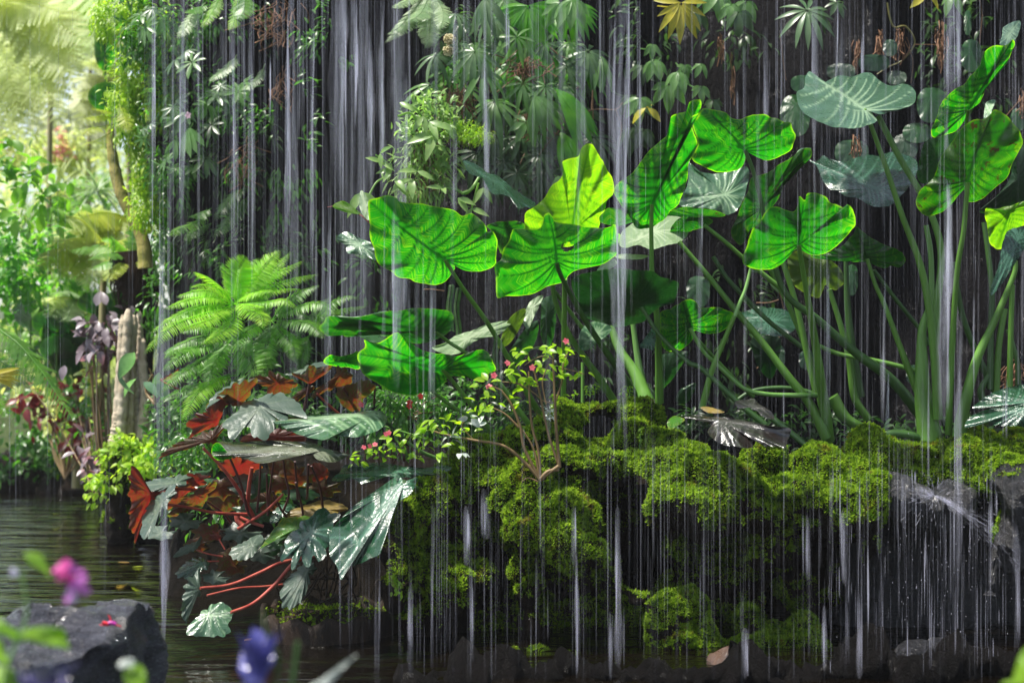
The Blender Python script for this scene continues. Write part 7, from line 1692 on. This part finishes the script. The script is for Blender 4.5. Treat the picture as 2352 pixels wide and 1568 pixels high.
# ============================================================ FALLING WATER
W_main = water_thread_mat("bright_falling_water", 1.0, zs=3.4, lo=0.3)
W_veil = water_thread_mat("veil_of_falling_water", 1.0, zs=2.4, lo=0.33)
def threads(mb, dens, X, Y, z0, z1, w, dn, segs=10, sides=6, wob=0.3):
    """slender threads of water: X,Y position, from z0 down to z1, radius w"""
    n = len(X)
    t = np.linspace(0, 1, segs + 1)
    z = z0[:, None] + (z1 - z0)[:, None] * t
    ph = rng.random((n, 2)) * 6.28
    xo = np.sin(z * 3.0 + ph[:, :1]) * w[:, None] * wob + np.sin(z * 9 + ph[:, 1:]) * w[:, None] * wob * 0.6
    r = w[:, None] * (0.65 + 0.35 * np.sin(z * 5 + ph[:, 1:])) * np.sin(np.clip(t * 1.0, 0.0, 1) * math.pi)[None] ** 0.12
    r = r * (1 + 0.35 * np.sin(z * 23 + ph[:, :1] * 3) * np.sin(z * 7.3 + ph[:, 1:]))
    r = np.maximum(r, w[:, None] * 0.06)
    a = np.linspace(0, 2 * math.pi, sides, endpoint=False)
    P = np.stack(np.broadcast_arrays(X[:, None, None] + xo[..., None] + r[..., None] * np.cos(a), Y[:, None, None] + r[..., None] * np.sin(a), z[..., None] + 0 * a), -1)
    i = (np.arange(segs)[:, None] * sides + np.arange(sides)[None]); j = np.arange(segs)[:, None] * sides + (np.arange(sides)[None] + 1) % sides
    f = np.stack([i, j, j + sides, i + sides], -1).reshape(-1, 4)
    k = (segs + 1) * sides
    mb.add(P.reshape(-1, 3), (f[None] + (np.arange(n) * k)[:, None, None]).reshape(-1, 4))
    dens.append((dn[:, None, None] * np.sin(np.clip(t, 0.01, 0.99) * math.pi)[None, :, None] ** 0.7 * np.ones((1, 1, sides))).ravel())

def px2x(px, Y): return (px - 1176.0) / FPX * Y

mb, dens = MB(), []
def veil(n, px0, px1, Y0, Y1, wmin, wmax, d0, d1, lmin, lmax, zhi=2.9, zlo=0.0, segs=10, prob=None):
    p = rng.random(n) if prob is None else prob(n)
    Y = Y0 + (Y1 - Y0) * rng.random(n)
    X = px2x(px0 + (px1 - px0) * p, Y)
    L = lmin + (lmax - lmin) * rng.random(n) ** 1.3
    z0 = np.minimum(zhi, zlo + L * 0.3 + (zhi - zlo) * rng.random(n) * 1.2)
    z1 = np.maximum(z0 - L, zlo)
    w = (wmin + (wmax - wmin) * rng.random(n) ** 2.5)
    threads(mb, dens, X, Y, z0, z1, w, d0 + (d1 - d0) * rng.random(n) ** 1.5, segs)
def clustered(cs, sd):
    def f(n):
        c = np.array(cs)[rng.integers(0, len(cs), n)]
        return np.clip(c + rng.normal(size=n) * sd, 0, 1)
    return f
# background veil close to the cliff
veil(260, 350, 1450, 5.7, 6.25, 0.002, 0.007, 0.05, 0.30, 0.4, 2.2, zlo=0.3, segs=16)
veil(70, 350, 1300, 5.7, 6.2, 0.010, 0.032, 0.03, 0.11, 0.8, 2.6, zlo=0.4)
veil(210, 350, 980, 5.6, 6.25, 0.002, 0.008, 0.06, 0.40, 0.4, 2.4, zlo=0.2, prob=clustered([0.05, 0.30, 0.36, 0.55, 0.70, 0.76, 0.90], 0.04), segs=16)
veil(50, 350, 980, 5.6, 6.2, 0.012, 0.030, 0.05, 0.20, 0.6, 2.0, zlo=0.6, zhi=2.9, prob=clustered([0.06, 0.5, 0.68, 0.74, 0.78, 0.9], 0.03))
veil(511, 1100, 2850, 5.7, 6.0, 0.0015, 0.007, 0.05, 0.22, 0.3, 2.2, zlo=0.55)
veil(187, 1380, 2850, 4.9, 5.5, 0.002, 0.006, 0.06, 0.25, 0.15, 0.9, zlo=0.5)
# lower falls below the mossy bank
veil(200, 780, 1500, 3.92, 4.4, 0.0012, 0.004, 0.04, 0.3, 0.1, 0.7, zhi=0.75, zlo=0.02)
veil(446, 1480, 2850, 3.92, 4.4, 0.0012, 0.0035, 0.04, 0.3, 0.08, 0.7, zhi=0.72, zlo=0.02)
veil(120, 1900, 2300, 4.1, 4.4, 0.001, 0.003, 0.4, 0.9, 0.04, 0.3, zhi=0.6, zlo=0.02)
# sparse threads over the pond and left garden
veil(90, 0, 360, 4.6, 6.5, 0.0012, 0.004, 0.08, 0.35, 0.3, 2.0, zlo=0.0)
# fine threads in front of the leaves
veil(183, 380, 2850, 4.2, 4.5, 0.001, 0.0045, 0.03, 0.16, 0.3, 1.8, zlo=0.5)
veil(113, 700, 2850, 4.25, 4.6, 0.004, 0.014, 0.05, 0.17, 0.4, 1.6, zlo=0.6, segs=16)
veil(139, 700, 2850, 4.3, 4.7, 0.0015, 0.0045, 0.10, 0.40, 0.1, 0.8, zlo=0.5, segs=12)
v = mb.build("falling_water", W_veil, None, attrs=dict(dens=np.concatenate(dens)))
tag(v, "countless fine threads of falling water over the cliff, leaves and rocks", "falling water", kind="stuff")

# the streams one can pick out: (picture x, top y, bottom y, width px, density, distance, label)
STR = [
 (352, -40, 420, 9, .8, 5.3, "leftmost bright stream, beside the hanging yellow green creepers, upper part"), (372, 380, 1130, 8, .75, 5.0, "long stream at the left end of the fall in front of the fern tips"),
 (380, 1115, 1500, 14, .95, 4.3, "bright lowest stream falling past the red leaf into the pond left of the bract"), (418, -40, 560, 10, .7, 5.4, "second bright stream from the hanging creepers"),
 (536, -40, 560, 7, .75, 5.4, "thin bright stream over the spoon leaved rosettes"), (580, 60, 620, 7, .5, 5.5, "faint stream between the rosettes and the rusty roots"), (622, 120, 280, 6, .7, 5.5, "short thin stream left of the rusty roots"),
 (662, -40, 640, 9, .95, 5.2, "bright narrow stream through the rusty roots"), (718, -40, 620, 8, .9, 5.2, "bright narrow stream right of the rusty roots"), (757, 420, 980, 8, .6, 5.0, "stream grazing the right side of the bright fern"),
 (792, -40, 420, 20, .6, 5.6, "broad stream in the densest veil, left edge"), (820, 0, 300, 15, .75, 5.6, "broad bright stream in the middle of the densest veil"), (850, 40, 460, 14, .6, 5.6, "broad stream, third in the densest veil"), (880, -40, 520, 12, .5, 5.6, "stream in the densest veil right of its middle"),
 (925, -40, 900, 28, .5, 5.5, "broad milky stream at the right side of the densest veil"), (908, 480, 900, 18, .6, 4.5, "soft wide stream in front of the leftmost glowing leaf"), (988, 620, 930, 9, .75, 4.4, "narrow stream before the low glowing leaf"),
 (1048, -20, 200, 9, .7, 5.4, "stream over the pale hanging fern"), (1045, 200, 620, 7, .4, 5.4, "faint stream through the pale epiphyte clump"), (1112, -20, 560, 14, .5, 5.4, "milky stream between the epiphyte clump and the twigs"), (1165, -20, 160, 8, .6, 5.5, "stream left of the vivid green drooping leaf"),
 (1408, 30, 380, 16, .45, 5.2, "soft stream along the left side of the brightest broad stream"), (1428, -40, 1120, 26, .75, 4.5, "brightest broad stream, falling in front of the glowing leaves from top to moss"), (1442, -30, 500, 9, .8, 4.55, "narrow bright thread along the broad stream"),
 (1340, 20, 560, 10, .4, 5.4, "faint stream left of the brightest broad stream"), (1468, -40, 480, 8, .5, 5.5, "thin stream right of the brightest broad stream"), (1758, 60, 600, 10, .6, 5.5, "pale stream right of the rounded ribbed leaf"), (1870, -40, 500, 12, .55, 5.4, "pale stream behind the silvery flat leaf"),
 (1922, -40, 300, 8, .7, 5.4, "bright thread right behind the silvery flat leaf"), (1985, -40, 420, 9, .6, 5.4, "pale thread over the far side of the silvery flat leaf"), (2190, -40, 240, 18, .7, 5.2, "thick stream at the upper right beside the tall twisted leaf"), (2172, 200, 980, 20, .95, 4.75, "thick white stream between the tall stalks at the right"),
 (2200, 700, 1420, 12, .7, 4.4, "stream falling past the splash at the right"), (1902, 560, 1000, 12, .5, 5.0, "dim stream in front of the crossing stalks"), (2028, 600, 980, 8, .6, 4.9, "narrow stream between the two tall plants"), (2040, 850, 1000, 10, .7, 4.8, "short white stream above the moss between the tall plants"),
 (1418, 1160, 1560, 12, .85, 4.3, "bright stream below the bank's middle saddle"), (1072, 1160, 1300, 11, .95, 4.3, "short white stream off the left boulder, left one"), (1112, 1120, 1240, 14, .75, 4.3, "short white stream off the left boulder, right one"), (1084, 1300, 1560, 9, .75, 4.02, "long stream below the left boulder"),
 (992, 1150, 1560, 11, .6, 4.3, "stream along the outer side of the left boulder"), (940, 1300, 1560, 15, .45, 4.02, "soft wide stream left of the left boulder"), (868, 1300, 1560, 9, .6, 4.3, "stream under the hanging ribbed leaf"), (1320, 1160, 1300, 8, .6, 4.35, "thin stream before the arched hollow"),
 (1325, 1270, 1560, 8, .8, 4.02, "stream under the arched moss hollow"), (1402, 1400, 1560, 8, .8, 4.02, "lowest thin stream under the arched rock"), (1712, 1440, 1560, 9, .8, 4.0, "thin stream between the low mossy rocks"), (1852, 1180, 1330, 7, .7, 4.02, "thin stream off the rounded cushion boulder"),
 (1934, 1170, 1340, 9, .9, 4.02, "short white stream off the right of the rounded cushion"), (1895, 1390, 1540, 8, .8, 4.0, "stream below the rounded cushion, low"), (1975, 1380, 1560, 9, .8, 4.0, "stream below the wet black rock, left"), (2140, 1380, 1540, 9, .7, 4.0, "forked stream below the splash"),
 (2272, 1150, 1260, 7, .8, 4.3, "short slanting thread at the right of the splash"), (2340, 1200, 1500, 10, .6, 4.3, "stream at the right edge of the picture"), (2310, 870, 1010, 10, .7, 4.5, "short stream over the ribbed glossy leaves"),
]
for x, y0, y1, w, dn, Y, lab in STR:
    mb, dens = MB(), []
    X = px2x(x, Y); k = 1 / FPX * Y
    z0, z1 = CZ - (y0 - 784) * k, CZ - (y1 - 784) * k
    nsub = 3 if w > 12 else 2
    off = np.array([0.0] + [rng.normal() * w * 0.28 for _ in range(nsub)]) * k
    zz0 = z0 - np.concatenate([[0], rng.random(nsub) * (z0 - z1) * 0.35]); zz1 = z1 + np.concatenate([[0], rng.random(nsub) * (z0 - z1) * 0.35])
    ww = np.concatenate([[w * 0.85], w * 0.5 * (0.35 + 0.4 * rng.random(nsub))]) * k
    dd = np.concatenate([[dn * 0.40], dn * (0.45 + 0.5 * rng.random(nsub))])
    threads(mb, dens, X + off, Y + rng.normal(size=nsub + 1) * 0.01, zz0, zz1, ww, dd, segs=30, sides=10, wob=0.35)
    o = mb.build("water_stream", W_main, None, attrs=dict(dens=np.concatenate(dens)))
    tag(o, lab, "water stream", "bright streams of falling water")

# splash where a stream strikes the wet boulder
mb, dens = MB(), []
sp = pt(*z2p('I', 1740, 310), 4.42)
for k in range(620):
    if rng.random() < 0.6: d = np.array((1.0, -0.3, -0.42 + rng.normal() * 0.13))
    elif rng.random() < 0.5: d = np.array((-1.0, -0.3, 0.25 + rng.normal() * 0.3))
    else: d = np.array((rng.normal() * 0.8, -0.2, 0.2 + rng.normal() * 0.6))
    d = unit(d); R_ = abs(rng.normal()) * (0.11 if d[0] > 0.7 else 0.045)
    q0 = sp + d * R_ + np.array((0, 0, -1)) * R_ * R_ * 1.5 + rng.normal(size=3) * 0.003
    vdir = unit(d + np.array((0, 0, -2.4 * R_)))
    L = 0.008 + 0.022 * rng.random()
    t = np.linspace(0, 1, 4)[:, None]
    n0 = mb.n
    tube(mb, q0 + vdir * L * t, np.array([0.0004, 0.0010, 0.0010, 0.0003]) * (0.5 + 0.9 * rng.random()), 4, cap=False)
    dens.append(np.full(mb.n - n0, (0.25 + 0.6 * rng.random()) * (1.0 if R_ < 0.08 else 0.6)))
dr = sp + rng.normal(size=(260, 3)) * (0.16, 0.05, 0.20) + (0.08, 0, -0.20)
n0 = mb.n
scatter(mb, sv * (1, 1, 2.2), sf, dr, np.tile(np.eye(3), (260, 1, 1)), 0.0006 + 0.0009 * rng.random(260))
dens.append(np.full(mb.n - n0, 0.8))
o = mb.build("water_splash", W_main, None, attrs=dict(dens=np.concatenate(dens)))
tag(o, "star shaped splash of fine spray where a stream hits the wet black rock", "splash")
# ============================================================ MISTY AIR
m, nt = newmat("misty_air"); q = NT(nt)
vol = q.n("ShaderNodeVolumePrincipled")
vol.inputs["Color"].default_value = (0.96, 0.98, 1.0, 1)
vol.inputs["Density"].default_value = 0.0014
vol.inputs["Anisotropy"].default_value = 0.2
out = q.n("ShaderNodeOutputMaterial"); q.l(vol.outputs[0], out.inputs[1])
x0, x1, y0, y1, z0, z1 = -95, 95, -35, 165, -3.5, 9.0
hv_ = [(x, y, z) for z in (z0, z1) for y in (y0, y1) for x in (x0, x1)]
tag(MB().add(hv_, [[0, 2, 3, 1], [4, 5, 7, 6], [0, 1, 5, 4], [2, 6, 7, 3], [0, 4, 6, 2], [1, 3, 7, 5]]).build("haze", m, smooth=False), kind="stuff")
